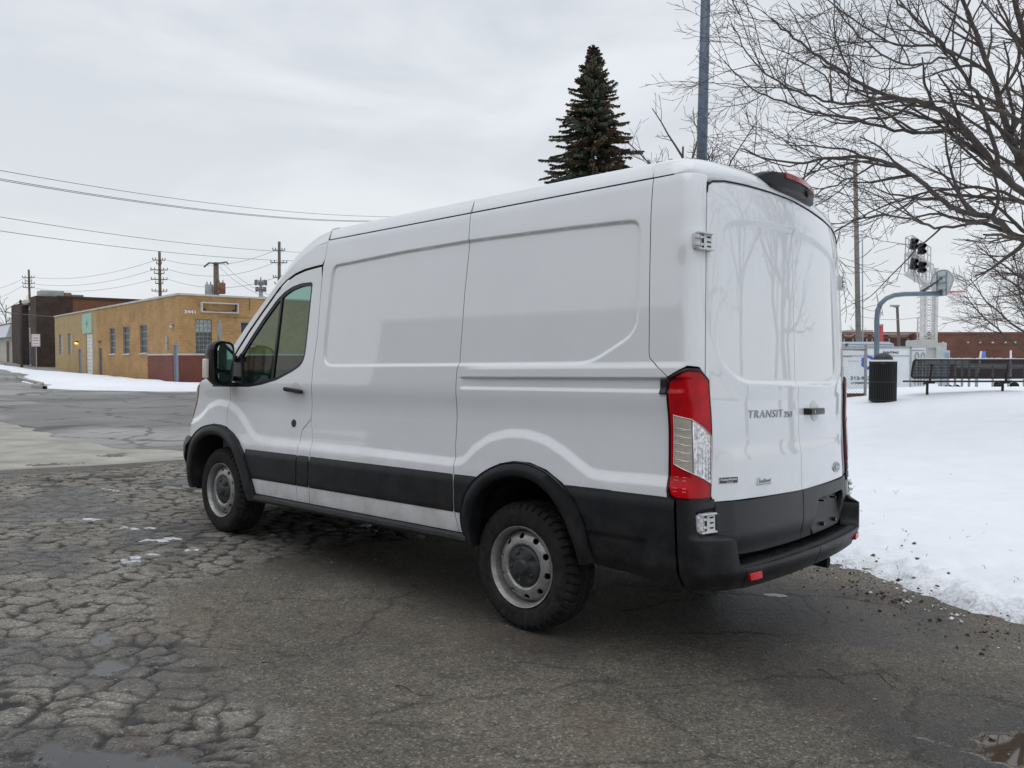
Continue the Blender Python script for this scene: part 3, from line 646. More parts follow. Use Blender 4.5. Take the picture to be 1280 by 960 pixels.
skin('cab_roof',rs,M['paint'],van)
rs=[(rail(x,z,-.003),cx,cz,3) for x,z,cx,cz in ((2.50,2.08,2.73,2.175),(2.67,1.955,2.90,2.04),(2.87,1.80,3.10,1.87),(3.13,1.585,3.36,1.64),(3.32,1.43,3.56,1.47))]
skin('windscreen',rs,M['glass'],van)
rs=[]
for u,z in HOOD[:-1]:
    r_=rail(u,z,-.002); k=min(1,r_[1]/1.0); rs.append((r_,r_[0]+.33*k,z+.06*k,3))
rs.insert(0,(rail(3.31,1.43),3.60,1.475,3))
skin('bonnet',rs,M['paint'],van)
# rear end of the roof: rolls over the corner pillars and above the doors
def rear_roof():
    V=[];nv=34;T_=np.linspace(0,1,nv); cols=np.concatenate([T_,2-T_[::-1][1:]]); W_=np.r_[np.linspace(0,.5,6)[:-1],np.linspace(.5,1,16)]
    m_=PU<-.98; k_=float(ytum(2.37))/1.03; xr=lambda y: float(np.interp(abs(y)/k_,PY[m_],PX[m_]))+.034*1.375+.012
    rows=[]
    for t in cols:
        s_=t if t<=1 else 2-t; a=(s_**.6)*math.pi/2; yn=math.cos(a); sg=1 if t<=1 else -1; y=.9575*yn; x1=xr(min(y,.9575)); zr=2.374+.126*max(0,1-yn**4.2)**(1/4.2)
        zb=float(np.interp(yn*.955,[0,.25,.55,.77,.86,.90,.955],[2.403,2.398,2.386,2.370,2.362,2.368,2.374])); col=[]
        for w_ in W_:
            x=-.806+(x1+.806)*w_; e=min(1,max(0,(x-x1)/.17)); q=(1-(1-e)**2.3)**(1/1.9) if e<1 else 1
            col.append((x,y*sg,zb+(zr-zb)*q))
        col.append((x1+.012,y*sg*.995,zb-.022)); rows.append(col)
    n=len(W_)+1; V=np.array(rows).reshape(-1,3); F=[]
    for i in range(len(cols)-1):
        for j in range(n-1): F.append((i*n+j,i*n+j+1,(i+1)*n+j+1,(i+1)*n+j))
    return mesh_np('rear_header',rake(V),F,M['paint'],van,True)
rear_roof()
# dark line along the gap above the rear doors
for s in (1,-1):
    mb=MB(); q=[(u,z+.0045) for u,z in ptop]; q=resample(q,.03,False); mb.tube([tuple(rake(P(u,z,.001)*[1,s,1])) for u,z in q],.0042,6); mb.build('door_gap_line',M['gap_black'],van)
# roof drip seams
for s in (1,-1):
    mb=MB(); mb.tube([tuple(rake(np.array(rail(x,2.3738,.0003))*[1,s,1])) for x in np.linspace(-.8,1.86,30)],.0026,6); mb.build('roof_seam',M['gap_black'],van)
for x0 in (-.803,.442,1.864):
    mb=MB(); pts=[]
    for yn in np.linspace(1,0,30): pts.append((x0,.955*yn,2.374+(2.502-2.374)*max(0,1-yn**4.2)**(1/4.2)+.0005))
    mb.tube([tuple(rake(np.array(p))) for p in pts],.0018,5); mb.build('roof_seam',M['gap_black'],van)
# brake lamp and camera pod
def podmesh():
    T=RK; ys=[-.335,-.325,-.29,-.15,0,.15,.27,.325,.345]; sc=[.25,.7,1,1,1,1,.92,.55,.15]
    V=[];F=[]; sec=[(-.90,2.478),(-.98,2.518),(-1.09,2.526),(-1.150,2.514),(-1.153,2.498),(-1.150,2.425),(-1.12,2.405),(-.97,2.42)]
    mb=MB(); m=len(sec)
    for y,s in zip(ys,sc):
        for x,z in sec: V.append((-1.02+(x+1.02)*(.7+.3*s)+.05*(y/.34)**2,y,2.470+(z-2.470)*s*.86-.010*(y/.34)**2))
    for i in range(len(ys)-1):
        for j in range(m): F.append((i*m+j,i*m+(j+1)%m,(i+1)*m+(j+1)%m,(i+1)*m+j))
    F.append(tuple(range(m))[::-1]);F.append(tuple((len(ys)-1)*m+j for j in range(m)))
    mb.add(V,F,T=T); o=mb.build('brake_lamp_pod',M['plastic'],van,auto=40)
    a=MB(); V=[];F=[]; lsec=[(-1.05,2.5275),(-1.09,2.5305),(-1.153,2.518),(-1.1575,2.488),(-1.13,2.492)]; m=5; yy=[-.31,-.2,-.1,0,.10,.17]
    for y in yy:
        for x,z in lsec: V.append((x+.05*(y/.34)**2,y,z-.0065-.010*(y/.34)**2))
    for i in range(len(yy)-1):
        for j in range(m): F.append((i*m+j,i*m+(j+1)%m,(i+1)*m+(j+1)%m,(i+1)*m+j))
    F.append(tuple(range(m))[::-1]);F.append(tuple((len(yy)-1)*m+j for j in range(m)))
    a.add(V,F,T=T); a.build('brake_light',mat('brake_red',(.30,.02,.018),.25,coat=.6),o,auto=40)
    a=MB(); a.lathe([(.026,-.004),(.026,.006),(.012,.008),(0,.003)],20,T=T@Matrix.Translation((-1.150,-.12,2.452))@Matrix.Rotation(R(-100),4,'Y')); a.build('camera_lens',M['blackp'],o,smooth=True)
podmesh()
# ---- door glass, seals, sail panel
def off_set(o): return lambda u,z: np.full(np.shape(u),o)
for mir,dr in ((None,door[0]),('only',door[1])):
    ring_in=[tuple(v) for v in inset(np.array(WIN)[::-1] if area(WIN)<0 else np.array(WIN),.020)]
    panel('window_seal',rnd(WIN,.03),M['blackp'],dr,hole=rnd(ring_in,.03),off=-.006,thick=.02,gap=-.002,mirror=mir,fine=False)
    panel('window_glass',rnd(ring_in,.02),M['glass'],dr,off=-.014,thick=.003,gap=-.006,mirror=mir,fine=False,grid=.08)
    panel('window_divider',[(2.383,2.03),(2.413,2.02),(2.475,1.36),(2.442,1.37)],M['blackp'],dr,off=-.005,thick=.02,mirror=mir,fine=False)
    panel('mirror_sail',[(2.87,1.318),(2.955,1.312),(3.035,1.395),(3.03,1.49),(2.93,1.585),(2.90,1.50),(2.885,1.40)],M['blackp'],dr,off=.004,thick=.02,mirror=mir,fine=False)
    panel('door_handle',rnd([(2.245,1.322),(2.015,1.302),(2.015,1.272),(2.245,1.290)],.014),M['blackp'],dr,off=.040,thick=.022,gap=0,bevel=.008,mirror=mir,fine=False)
    panel('handle_dish',[(2.13+.062*math.cos(a),1.312+.045*math.sin(a)) for a in np.linspace(0,6.28,24,endpoint=False)],M['hinge'],dr,off=.0012,thick=.001,mirror=mir,fine=False)
    panel('door_lock',[(2.17+.030*math.cos(a),1.056+.030*math.sin(a)) for a in np.linspace(0,6.28,24,endpoint=False)],M['blackp'],dr,off=.006,thick=.006,mirror=mir,fine=False,bstep=.006)
# inner shell so that light does not pass through the seams
mb=MB()
for s in (1,-1):
    V=[];F=[]; us=np.linspace(-1.12,1.84,30); zs=np.r_[np.linspace(.95,2.37,10)]
    for u in us:
        for z in zs: p=rake(P(u,z,-.03-float(disp(u,z)))); V.append((p[0],p[1]*s,p[2]))
    for i in range(len(us)-1):
        for j in range(len(zs)-1): F.append((i*len(zs)+j,i*len(zs)+j+1,(i+1)*len(zs)+j+1,(i+1)*len(zs)+j))
    mb.add(V,F)
    V=[];F=[]; us=np.linspace(UR0,-1.12,20); zs=np.linspace(.55,2.34,12)
    for u in us:
        for z in zs: p=rake(P(u,z,-.035-float(disp(u,z)))); V.append((p[0],p[1]*s,p[2]))
    for i in range(len(us)-1):
        for j in range(len(zs)-1): F.append((i*len(zs)+j,i*len(zs)+j+1,(i+1)*len(zs)+j+1,(i+1)*len(zs)+j))
    mb.add(V,F)
    for (a,b) in ((.43,2.70),):
        V=[];F=[]; us=np.linspace(a,b,16); zs=np.linspace(.45,.97,5)
        for u in us:
            for z in zs: p=rake(P(u,z,-.03-float(disp(u,z)))); V.append((p[0],p[1]*s,p[2]))
        for i in range(len(us)-1):
            for j in range(len(zs)-1): F.append((i*len(zs)+j,i*len(zs)+j+1,(i+1)*len(zs)+j+1,(i+1)*len(zs)+j))
        mb.add(V,F)
mb.box(1.84,1.86,-.93,.93,.5,2.30,T=RK)
mb.build('inner_shell',M['gap_black'],van)
# floor pan, axles, running boards
mb=MB(); mb.box(-1.02,4.0,-.50,.50,.36,.50,T=RK); mb.box(.40,2.75,-.93,.93,.43,.50,T=RK); mb.box(-1.05,-.50,-.95,.95,.46,.60,T=RK)
mb.box(3.75,4.1,-.7,.7,.25,.5,T=RK)
mb.tube([(0,-.80,.345),(0,.80,.345)],.045,12); mb.tube([(3.3,-.80,.345),(3.3,.80,.345)],.04,12); mb.lathe([(0,-.12),(.10,-.10),(.14,0),(.10,.10),(0,.12)],16,T=Matrix.Translation((0,0,.345))@Matrix.Rotation(math.pi/2,4,'X'))
for s in (1,-1): mb.tube([(-.95,s*.5,.48),(-.4,s*.52,.44),(0,s*.52,.42),(.5,s*.5,.44)],.03,8)
mb.tube([(-1.1,-.62,.33),(-.6,-.6,.34),(1.2,-.4,.34)],.035,10)
mb.build('underbody',M['under'],van)
for s in (1,-1):
    mb=MB(); sec=[(.93,.492),(1.035,.488),(1.052,.474),(1.056,.455),(1.045,.436),(.93,.425)]
    xs=[.345,.36,2.66,2.69]; V=[];F=[]
    for i,x in enumerate(xs):
        for y,z in sec:
            k=1 if 0<i<3 else .96; V.append((x,s*(.93+(y-.93)*(1 if 0<i<3 else .7)),.458+(z-.458)*k))
    m=len(sec)
    for i in range(3):
        for j in range(m): f=(i*m+j,i*m+(j+1)%m,(i+1)*m+(j+1)%m,(i+1)*m+j); F.append(f if s<0 else f[::-1])
    F.append(tuple(range(m)));F.append(tuple(3*m+j for j in range(m))[::-1])
    mb.add(V,F,T=RK); mb.box(.40,2.62,.985 if s>0 else -1.02,1.02 if s>0 else -.985,.4905,.4955,T=RK,ch=.002); mb.build('running_board',M['plastic'],van,auto=35)
# ---- wheels (tyre, rim, hub cap)
def tyre_mesh():
    prof=[(.224,.972,0),(.228,.984,0),(.245,.992,0),(.285,.996,0),(.318,.988,0),(.336,.976,1),(.346,.966,2),(.352,.950,3),(.354,.93,3),(.355,.90,4),(.356,.868,5),(.355,.835,4),(.354,.805,3),(.352,.785,3),(.345,.77,2),(.32,.75,0),(.26,.745,0),(.224,.755,0)]
    fine=[]
    for a,b in zip(prof,prof[1:]):
        k=max(1,int(math.hypot(a[0]-b[0],a[1]-b[1])/.007))
        for j in range(k): t=j/k; fine.append((a[0]+(b[0]-a[0])*t,a[1]+(b[1]-a[1])*t))
    fine.append(prof[-1][:2]); n=480; V=[];th=np.arange(n)/n*2*np.pi
    for r,y in fine:
        rr=np.full(n,r); yy=np.full(n,y)
        if r>.322:
            yc=y-.87; ph=(th*44/(2*np.pi)+.9*abs(yc)*6*(1 if yc>0 else 1)+(.5 if yc<0 else 0))%1
            g=(ph<.26)&(abs(yc)>.045); rr=np.where(g,rr-.0095,rr)
            ph2=(th*88/(2*np.pi)+yc*14)%1; g2=(ph2<.25)&(abs(yc)<=.040)&(abs(yc)>.012); rr=np.where(g2,rr-.006,rr)
            if .040<abs(yc)<.050 or abs(yc)<.009: rr=rr-.008
            if y>.965: yy=np.where(g,yy-.006,yy)
        if .262<r<.268 or .30<r<.305: yy=yy+.0012*(1 if y>.87 else -1)
        V.append(np.stack([rr*np.cos(th),yy,rr*np.sin(th)],1))
    V=np.concatenate(V); m=len(fine); i,j=np.meshgrid(np.arange(m-1),np.arange(n),indexing='ij'); j2=(j+1)%n
    F=np.stack([i*n+j,(i+1)*n+j,(i+1)*n+j2,i*n+j2],-1).reshape(-1,4)
    return V,F
TV,TF=tyre_mesh(); FL=.989
def rimprof(r):
    return np.interp(r,[.0,.105,.112,.118,.128,.150,.172,.188,.196,.200],[-.050,-.050,-.040,-.026,-.020,-.024,-.034,-.052,-.068,-.078])
def wheel(x,sg,steer=0.):
    we=bpy.data.objects.new('wheel',None); COL.objects.link(we); we.parent=van
    we.matrix_local=Matrix.Translation((x,0,.354))@Matrix.Scale(1,4)
    T=TV.copy(); F=TF
    if sg<0: T=T*[1,-1,1]; F=TF[:,::-1]
    # flatten the contact patch slightly
    T[:,2]=np.maximum(T[:,2],-.3515)
    mesh_np('tyre',T,F,M['rubber'],we,True).data.set_sharp_from_angle(angle=R(30))
    mb=MB(); pr_=[(.2235,.975-FL),(.2240,-.001),(.2225,.0015),(.2185,.001),(.2150,-.004),(.2125,-.011),(.2065,-.017),(.2045,-.030),(.2035,-.075),(.1985,-.085),(.20,-.2)]
    TT=Matrix.Translation((0,sg*FL,0))@Matrix.Rotation(-sg*math.pi/2,4,'X')
    mb.lathe(pr_,96,T=TT); rim=mb.build('rim',M['steel'],we,smooth=True); rim.data.set_sharp_from_angle(angle=R(60))
    # pressed disc with ten oval vents
    t=np.linspace(0,2*np.pi,120,endpoint=False); outer=[(.202*math.cos(a),.202*math.sin(a)) for a in t]; holes=[[(.09*math.cos(a),.09*math.sin(a)) for a in np.linspace(0,2*np.pi,60,endpoint=False)]]
    for k in range(10):
        a0=2*math.pi*(k+.25)/10
        holes.append([(.166*math.cos(a0)+.0145*math.cos(b)*math.cos(a0)-.0185*math.sin(b)*math.sin(a0),.166*math.sin(a0)+.0145*math.cos(b)*math.sin(a0)+.0185*math.sin(b)*math.cos(a0)) for b in np.linspace(0,2*np.pi,26,endpoint=False)])
    def Sf(u,z,o):
        r=np.hypot(u,z); return np.stack([np.asarray(u),sg*(FL+rimprof(r)+o),np.asarray(z)],-1)
    d=panel('rim_disc',outer,M['steel'],rim,hole=tuple(holes),fn=Sf,body=False,gap=0,bevel=.0015,thick=.012,grid=.009,bstep=.005)[0]
    if sg<0: d.data.flip_normals()
    mb=MB(); mb.lathe([(.20,-.10),(0,-.10)],40,T=TT); mb.build('vent_backing',M['gap_black'],we)  # black disc added behind the vents, standing in for the shade there
    mb=MB(); V=[];F=[];n=90; rr=[.114,.112,.106,.098,.080,.060,.046,.040,.036,.030,.0]
    hh=[-.044,-.030,-.022,-.018,-.014,-.010,-.009,.004,.007,.008,.008]
    for r,h in zip(rr,hh):
        for j in range(n):
            a=2*math.pi*j/n; lob=.5+.5*math.cos(5*a+.4); k=max(0,1-abs(r-.080)/.028); V.append((r*math.cos(a),r*math.sin(a),h-.013*k*(lob**2)))
    for i in range(len(rr)-1):
        for j in range(n): F.append((i*n+j,i*n+(j+1)%n,(i+1)*n+(j+1)%n,(i+1)*n+j))
    mb.add(V,F,T=TT)
    hc=mb.build('hub_cap',M['cap'],we,smooth=True); hc.data.set_sharp_from_angle(angle=R(45))
    for k in range(5):
        mb=MB(); a=2*math.pi*(k+.12)/5; mb.lathe([(.009,-.016),(.009,-.008),(.004,-.006),(0,-.006)],8,c=(.078*math.cos(a),.078*math.sin(a),0),T=TT); mb.build('wheel_nut',M['cap'],hc,smooth=True)
    return we
for x in (0,3.3):
    for sg in (1,-1): wheel(x,sg)
# ---- door mirrors
def mirror_obj(sg):
    root=bpy.data.objects.new('door_mirror',None); COL.objects.link(root); root.parent=van; root.matrix_local=Matrix.Identity(4)
    Tm=RK@Matrix.Translation((2.93,sg*1.175,1.50))@Matrix.Rotation(sg*R(11),4,'Z')
    def hs(s0,x): # rounded trapezoid section in y,z at depth x, scale
        o=[(-.082,-.150),(-.03,-.180),(.05,-.176),(.090,-.140),(.102,.10),(.088,.152),(.04,.172),(-.055,.166),(-.092,.14),(-.098,.05)]
        return [(x,sg*y*s0,z*s0) for y,z in rnd(o,.03)]
    mb=MB(); V=[];F=[]; secs=[hs(.90,-.012),hs(1.0,-.020),hs(1.03,0),hs(1.0,.05),hs(.86,.10),hs(.5,.13),hs(.05,.138)]
    m=len(secs[0])
    for s in secs: V+=s
    for i in range(len(secs)-1):
        for j in range(m): f=(i*m+j,i*m+(j+1)%m,(i+1)*m+(j+1)%m,(i+1)*m+j); F.append(f if sg>0 else f[::-1])
    F.append(tuple(range(m))[::-1] if sg>0 else tuple(range(m)))
    mb.add(V,F,T=Tm); mb.build('mirror_housing',M['blackp'],root,auto=50)
    for nm,pl in (('mirror_glass',[(-.070,-.055),(.078,-.055),(.083,.10),(.070,.140),(.03,.150),(-.05,.146),(-.076,.12),(-.080,.0)]),('mirror_glass',[(-.068,-.078),(.076,-.078),(.070,-.130),(.04,-.152),(-.02,-.154),(-.062,-.135)])):
        pl=rnd(pl,.02); n=len(pl); mb=MB(); V=[(-.0235,sg*y,z) for y,z in pl]+[(-.010,sg*y,z) for y,z in pl]
        F=[tuple(range(n)) if sg<0 else tuple(range(n))[::-1]]+[((i+1)%n,i,n+i,n+(i+1)%n) for i in range(n)]
        T2=Tm@Matrix.Translation((-.006,0,0))@(Matrix.Rotation(sg*R(10),4,'Z') if nm=='mirror_glass' else Matrix.Identity(4))
        mb.add(V,F,T=T2); mb.build(nm,M['mirror'],root)
    mb=MB(); mb.box(.0,.07,-.12 if sg<0 else -.22,.22 if sg<0 else .12,-.030,.020,T=Tm@Matrix.Translation((0.02,-sg*.03,.045)),ch=.01)
    mb.box(.0,.07,-.11,.11,-.02,.02,T=Tm@Matrix.Translation((0.02,-sg*.12,-.12)),ch=.01); mb.box(-.03,.09,-.11,.11,-.035,.0,T=Tm@Matrix.Translation((.02,-sg*.10,-.152)),ch=.01)
    mb.build('mirror_arm',M['blackp'],root,auto=40)
    mb=MB(); mb.box(.035,.085,.098 if sg>0 else -.125,.125 if sg>0 else -.098,-.12,.03,T=Tm,ch=.01); mb.build('side_indicator',mat('indicator_lens',(.75,.66,.60),.15,coat=1),root,auto=40)
mirror_obj(1); mirror_obj(-1)
# ---- cab interior
def seat(y):
    r=bpy.data.objects.new('seat',None); COL.objects.link(r); r.parent=van; r.matrix_local=RK@Matrix.Translation((2.30,y,.80))
    mb=MB(); mb.box(-.05,.48,-.25,.25,0,.16,ch=.05); mb.build('seat_cushion',M['seat'],r,auto=60)
    mb=MB(); mb.box(-.07,.06,-.25,.25,0,.64,ch=.055,T=Matrix.Translation((0,0,.10))@Matrix.Rotation(R(-12),4,'Y')); mb.build('seat_back',M['seat'],r,auto=60)
    mb=MB(); mb.box(-.05,.05,-.13,.13,.0,.19,ch=.045,T=Matrix.Translation((-.16,0,.75))@Matrix.Rotation(R(-8),4,'Y')); mb.build('headrest',M['seat'],r,auto=60)
seat(.48); seat(-.48)
mb=MB(); mb.box(3.02,3.42,-.92,.92,.7,1.26,T=RK,ch=.06); mb.box(2.92,3.05,-.9,.9,.85,1.16,T=RK,ch=.04); mb.build('dashboard',M['inner'],van,auto=50)
mb=MB(); a=[(0,.19*math.cos(t),.19*math.sin(t)) for t in np.linspace(0,2*math.pi,33)]
Tw=RK@Matrix.Translation((2.80,.48,1.20))@Matrix.Rotation(R(-28),4,'Y')
mb.tube(a,.017,8,T=Tw,cap=False); mb.box(-.02,.02,-.17,.17,-.02,.02,T=Tw); mb.box(-.02,.02,-.02,.02,-.17,.0,T=Tw); mb.tube([(0,0,0),(.28,0,-.05)],.04,8,T=Tw); mb.build('steering_wheel',M['blackp'],van,auto=60)
mb=MB(); mb.box(1.86,3.30,-.93,.93,.52,.60,T=RK); mb.box(1.87,1.90,-.93,.93,.52,1.45,T=RK); mb.build('cab_floor',M['inner'],van)
mb=MB(); mb.box(2.0,2.55,-.80,.80,2.20,2.215,T=RK); mb.build('headliner',M['inner'],van)
# ================================================================== GROUND
def gpoly(px): return [tuple(ground_at(*p)[:2]) for p in px]
EDGE=np.array([(3.9,-6.0),(3.55,1.5),(3.25,4.0),(3.05,4.65),(2.84,5.1),(2.68,5.6),(2.56,6.0),(2.40,6.6),(2.1,8.0),(1.3,11.5),(.2,16),(-1.3,22),(-3.0,29)])
def edge_x(y): return np.interp(y,EDGE[:,1],EDGE[:,0])
CRK=[(-14,8.0),(-9.5,8.6),(-6.02,9.22),(-4.47,10.85),(-3.0,9.6),(-1.19,7.5),(-.4,6.6),(-1.25,6.15),(-2.0,5.5),(-1.75,4.75),(-1.62,4.1),(-1.25,3.3),(-.72,2.6),(-.6,2.0),(-1.2,1.0),(-9,-2),(-14,1)]
def spaced(lo,hi,fine,grow,far0,far1):
    a=list(np.arange(lo,hi,fine)); x=a[-1];s=fine
    while x<far1: s*=grow; x+=s; a.append(x)
    x=a[0];s=fine;b=[]
    while x>far0: s*=grow; x-=s; b.append(x)
    return np.array(b[::-1]+a)
gx=spaced(-7.2,3.6,.0145,1.22,-1500,1500); gy=spaced(2.35,10.9,.0145,1.16,-600,2500)
X,Y=np.meshgrid(gx,gy,indexing='ij')
near=(X>-7.6)&(X<4)&(Y>2)&(Y<11.6)
wx=X+.10*(fbm(X*3,Y*3,3,1)-.5)*2+.03*(fbm(X*16,Y*16,2,9)-.5)*2;wy=Y+.10*(fbm(X*3,Y*3,3,2)-.5)*2+.03*(fbm(X*16,Y*16,2,8)-.5)*2
dc=sdf(X.ravel(),Y.ravel(),CRK).reshape(X.shape)+ .5*(fbm(X*1.3,Y*1.3,3,5)-.5)*2
ck=(1-sstep(-.25,.12,dc))
f,cid=voronoi(wx/.195,wy/.128,3,.88); width=.075+.14*fbm(X*.9,Y*.9,3,21)+.22*np.clip(fbm(X*.6+9,Y*.6,3,31)-.60,0,1)*3
crack=(1-sstep(width*.45,width+.03,f))*ck
f2,c2=voronoi(wx/.9,wy/.75,11,.95); f3,c3=voronoi(wx/.42+3,wy/.38,14,.95); hair=np.maximum((1-sstep(.004,.030,f2))*.8,(1-sstep(.004,.035,f3))*.6*sstep(.50,.60,fbm(X*.9,Y*.9,3,78)))*(fbm(X*.7,Y*.7,2,77)>.40)
lost=ck*sstep(.66,.70,cid)*sstep(.55,.70,fbm(X*.8,Y*.8,3,41))      # pieces that came out
dry=fbm(X*.45+3,Y*.45,4,51)
dist_edge=edge_x(Y)-X
muck=gpoly([(880,700),(1060,722),(1290,800),(1330,965),(1150,975),(1040,900),(940,835),(860,790),(800,740)]); dmk=sdf(X.ravel(),Y.ravel(),muck).reshape(X.shape)+.5*(fbm(X*1.6,Y*1.6,4,66)-.5)*2
pud=gpoly([(1185,930),(1235,914),(1300,916),(1330,965),(1215,962)])
dp=sdf(X.ravel(),Y.ravel(),pud).reshape(X.shape)+.20*(fbm(X*6,Y*6,5,61)-.47)*2
pudl=gpoly([(-30,950),(60,938),(130,930),(215,940),(250,965),(150,990),(-30,990)]); dp2=sdf(X.ravel(),Y.ravel(),pudl).reshape(X.shape)+.22*(fbm(X*6,Y*6,4,62)-.42)*2
pudm=gpoly([(105,795),(130,775),(150,830),(125,840)]); dp3=sdf(X.ravel(),Y.ravel(),pudm).reshape(X.shape)+.12*(fbm(X*4,Y*4,4,63)-.5)*2
# scattered melt water between the stones
mel=sstep(.56,.64,fbm(X*1.1+5,Y*1.1+1,4,71))*ck
puddle=np.maximum.reduce([1-sstep(-.02,.02,dp),1-sstep(-.02,.03,dp2)*1.0,1-sstep(-.02,.03,dp3)])
damp_shade=np.clip(1-sstep(-.1,.55,dp),0,1)*.8+np.clip(1-sstep(0,.35,dp2),0,1)*.6
damp_shade=np.clip(damp_shade+(1-sstep(-.35,.20,dmk))*(.45+.5*sstep(.40,.60,fbm(X*2.1,Y*2.1,4,67)))+(1-sstep(-.1,.5,sdf(X.ravel(),Y.ravel(),gpoly([(340,672),(600,745),(760,770),(700,800),(560,770),(420,720)])).reshape(X.shape)+.3*(fbm(X*2,Y*2,3,68)-.5)*2))*.7,0,1)  # second term paints van shade along its left flank; the rest is damp
damp_shade=np.clip(damp_shade+sstep(.50,.62,fbm(X*.55+2,Y*.55+7,4,81))*.40*(1-ck)+mel*.7,0,1)
micro=(fbm(X*28,Y*28,3,91)-.5)*.003*near
Z=GZ(X,Y)+(-crack*.0095*(1-.4*mel)-lost*.010-hair*.006+ck*(.005*(cid-.5)+.002*(1-np.clip(1-f,0,1)**4))+micro+.018*(fbm(X*.7,Y*.7,3,95)-.5))*near
lvl=GZ(X,Y)+np.where(dp<.3,-.006,-.009)
Zp=Z-.012*puddle; low=sstep(-.0005,.0015,lvl-Zp)*(puddle>.3)*near; Z=np.where(low>.0,np.maximum(Zp,lvl),Z-.012*puddle*near); damp_shade=np.clip(damp_shade+puddle*.9,0,1); puddle=low
nx,ny=X.shape; i,j=np.meshgrid(np.arange(nx-1),np.arange(ny-1),indexing='ij'); F=np.stack([i*ny+j,(i+1)*ny+j,(i+1)*ny+j+1,i*ny+j+1],-1).reshape(-1,4)
def ground_material():
    m=bpy.data.materials.new('asphalt'); m.use_nodes=True; t=m.node_tree; b=t.nodes['Principled BSDF']; LK=t.links.new
    def at(n): a=t.nodes.new('ShaderNodeAttribute'); a.attribute_name=n; return a.outputs['Fac']
    def mixc(f,a,bc,ty='MIX'):
        x=t.nodes.new('ShaderNodeMixRGB'); x.blend_type=ty
        for s,v in (('Fac',f),('Color1',a),('Color2',bc)):
            if isinstance(v,(int,float)): x.inputs[s].default_value=v
            elif isinstance(v,tuple): x.inputs[s].default_value=(*v,1)
            else: LK(v,x.inputs[s])
        return x.outputs[0]
    def ramp(v,stops):
        r=t.nodes.new('ShaderNodeValToRGB'); r.color_ramp.elements[0].position=stops[0][0]; r.color_ramp.elements[0].color=(*stops[0][1],1); r.color_ramp.elements[1].position=stops[-1][0]; r.color_ramp.elements[1].color=(*stops[-1][1],1)
        for p,c in stops[1:-1]: e=r.color_ramp.elements.new(p); e.color=(*c,1)
        LK(v,r.inputs[0]); return r.outputs[0]
    co=t.nodes.new('ShaderNodeTexCoord').outputs['Object']
    def noise(s,d=5,r=.6):
        n=t.nodes.new('ShaderNodeTexNoise'); n.inputs['Scale'].default_value=s; n.inputs['Detail'].default_value=d; n.inputs['Roughness'].default_value=r; LK(co,n.inputs['Vector']); return n.outputs['Fac']
    base=ramp(noise(.55,8,.62),[(.32,(.090,.084,.073)),(.5,(.135,.123,.103)),(.68,(.190,.174,.147))])
    v=t.nodes.new('ShaderNodeTexVoronoi'); v.inputs['Scale'].default_value=115; LK(co,v.inputs['Vector'])
    sp=t.nodes.new('ShaderNodeSeparateXYZ'); LK(v.outputs['Color'],sp.inputs[0])
    agg=ramp(sp.outputs['X'],[(.0,(.40,.38,.36)),(.45,(.85,.85,.83)),(.75,(1.12,1.10,1.05)),(.92,(1.35,1.33,1.28)),(1.,(2.4,2.35,2.2))])
    base=mixc(.85,base,agg,'MULTIPLY')
    base=mixc(.5,base,ramp(noise(14,4,.7),[(.3,(.6,.6,.6)),(.7,(1.4,1.4,1.4))]),'MULTIPLY')
    stone=mixc(ramp(noise(3.2,6,.7),[(.35,(0,0,0)),(.65,(1,1,1))]),(.155,.146,.130),(.285,.272,.245)); stone=mixc(.7,stone,agg,'MULTIPLY')
    base=mixc(at('cracked'),base,stone)
    tanp=ramp(noise(.9,4,.5),[(.52,(0,0,0)),(.70,(1,1,1))]); base=mixc(mixc(.35,(0,0,0),tanp),base,(.16,.110,.075))
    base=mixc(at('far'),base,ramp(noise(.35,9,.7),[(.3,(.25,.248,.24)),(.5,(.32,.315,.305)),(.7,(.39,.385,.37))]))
    ve=t.nodes.new('ShaderNodeTexVoronoi'); ve.feature='DISTANCE_TO_EDGE'; ve.inputs['Scale'].default_value=.42
    wn_=t.nodes.new('ShaderNodeTexNoise'); wn_.inputs['Scale'].default_value=.9; wn_.inputs['Detail'].default_value=6; LK(co,wn_.inputs['Vector']); va=t.nodes.new('ShaderNodeVectorMath'); va.operation='MULTIPLY_ADD'; LK(wn_.outputs['Color'],va.inputs[0]); va.inputs[1].default_value=(1.6,1.6,0); LK(co,va.inputs[2]); LK(va.outputs[0],ve.inputs['Vector'])
    ce=ramp(ve.outputs['Distance'],[(.0,(1,1,1)),(.012,(.8,.8,.8)),(.03,(0,0,0))]); base=mixc(mixc(at('far'),(0,0,0),mixc(1.0,ce,(.75,.75,.75),'MULTIPLY')),base,(.05,.05,.048))
    pt=ramp(noise(.13,3,.4),[(.50,(0,0,0)),(.53,(1,1,1))]); base=mixc(mixc(at('far'),(0,0,0),mixc(1.0,pt,(.45,.45,.45),'MULTIPLY')),base,(.10,.10,.10))
    dirt=mixc(.93,base,(.014,.013,.013)); base=mixc(at('crack'),base,dirt)
    base=mixc(at('damp_shade'),base,mixc(1.0,base,(.40,.40,.42),'MULTIPLY'))
    base=mixc(at('puddle'),base,mixc(at('mud'),(.045,.044,.043),(.060,.044,.029)))
    LK(base,b.inputs['Base Color'])
    rg=ramp(at('damp_shade'),[(0,(.88,)*3),(1,(.50,)*3)]); rg=mixc(at('melt'),rg,(.16,.16,.16)); rg=mixc(at('puddle'),rg,(.03,.03,.03)); LK(rg,b.inputs['Roughness'])
    b.inputs['Specular IOR Level'].default_value=.45
    bb=t.nodes.new('ShaderNodeBump'); bb.inputs['Distance'].default_value=.006
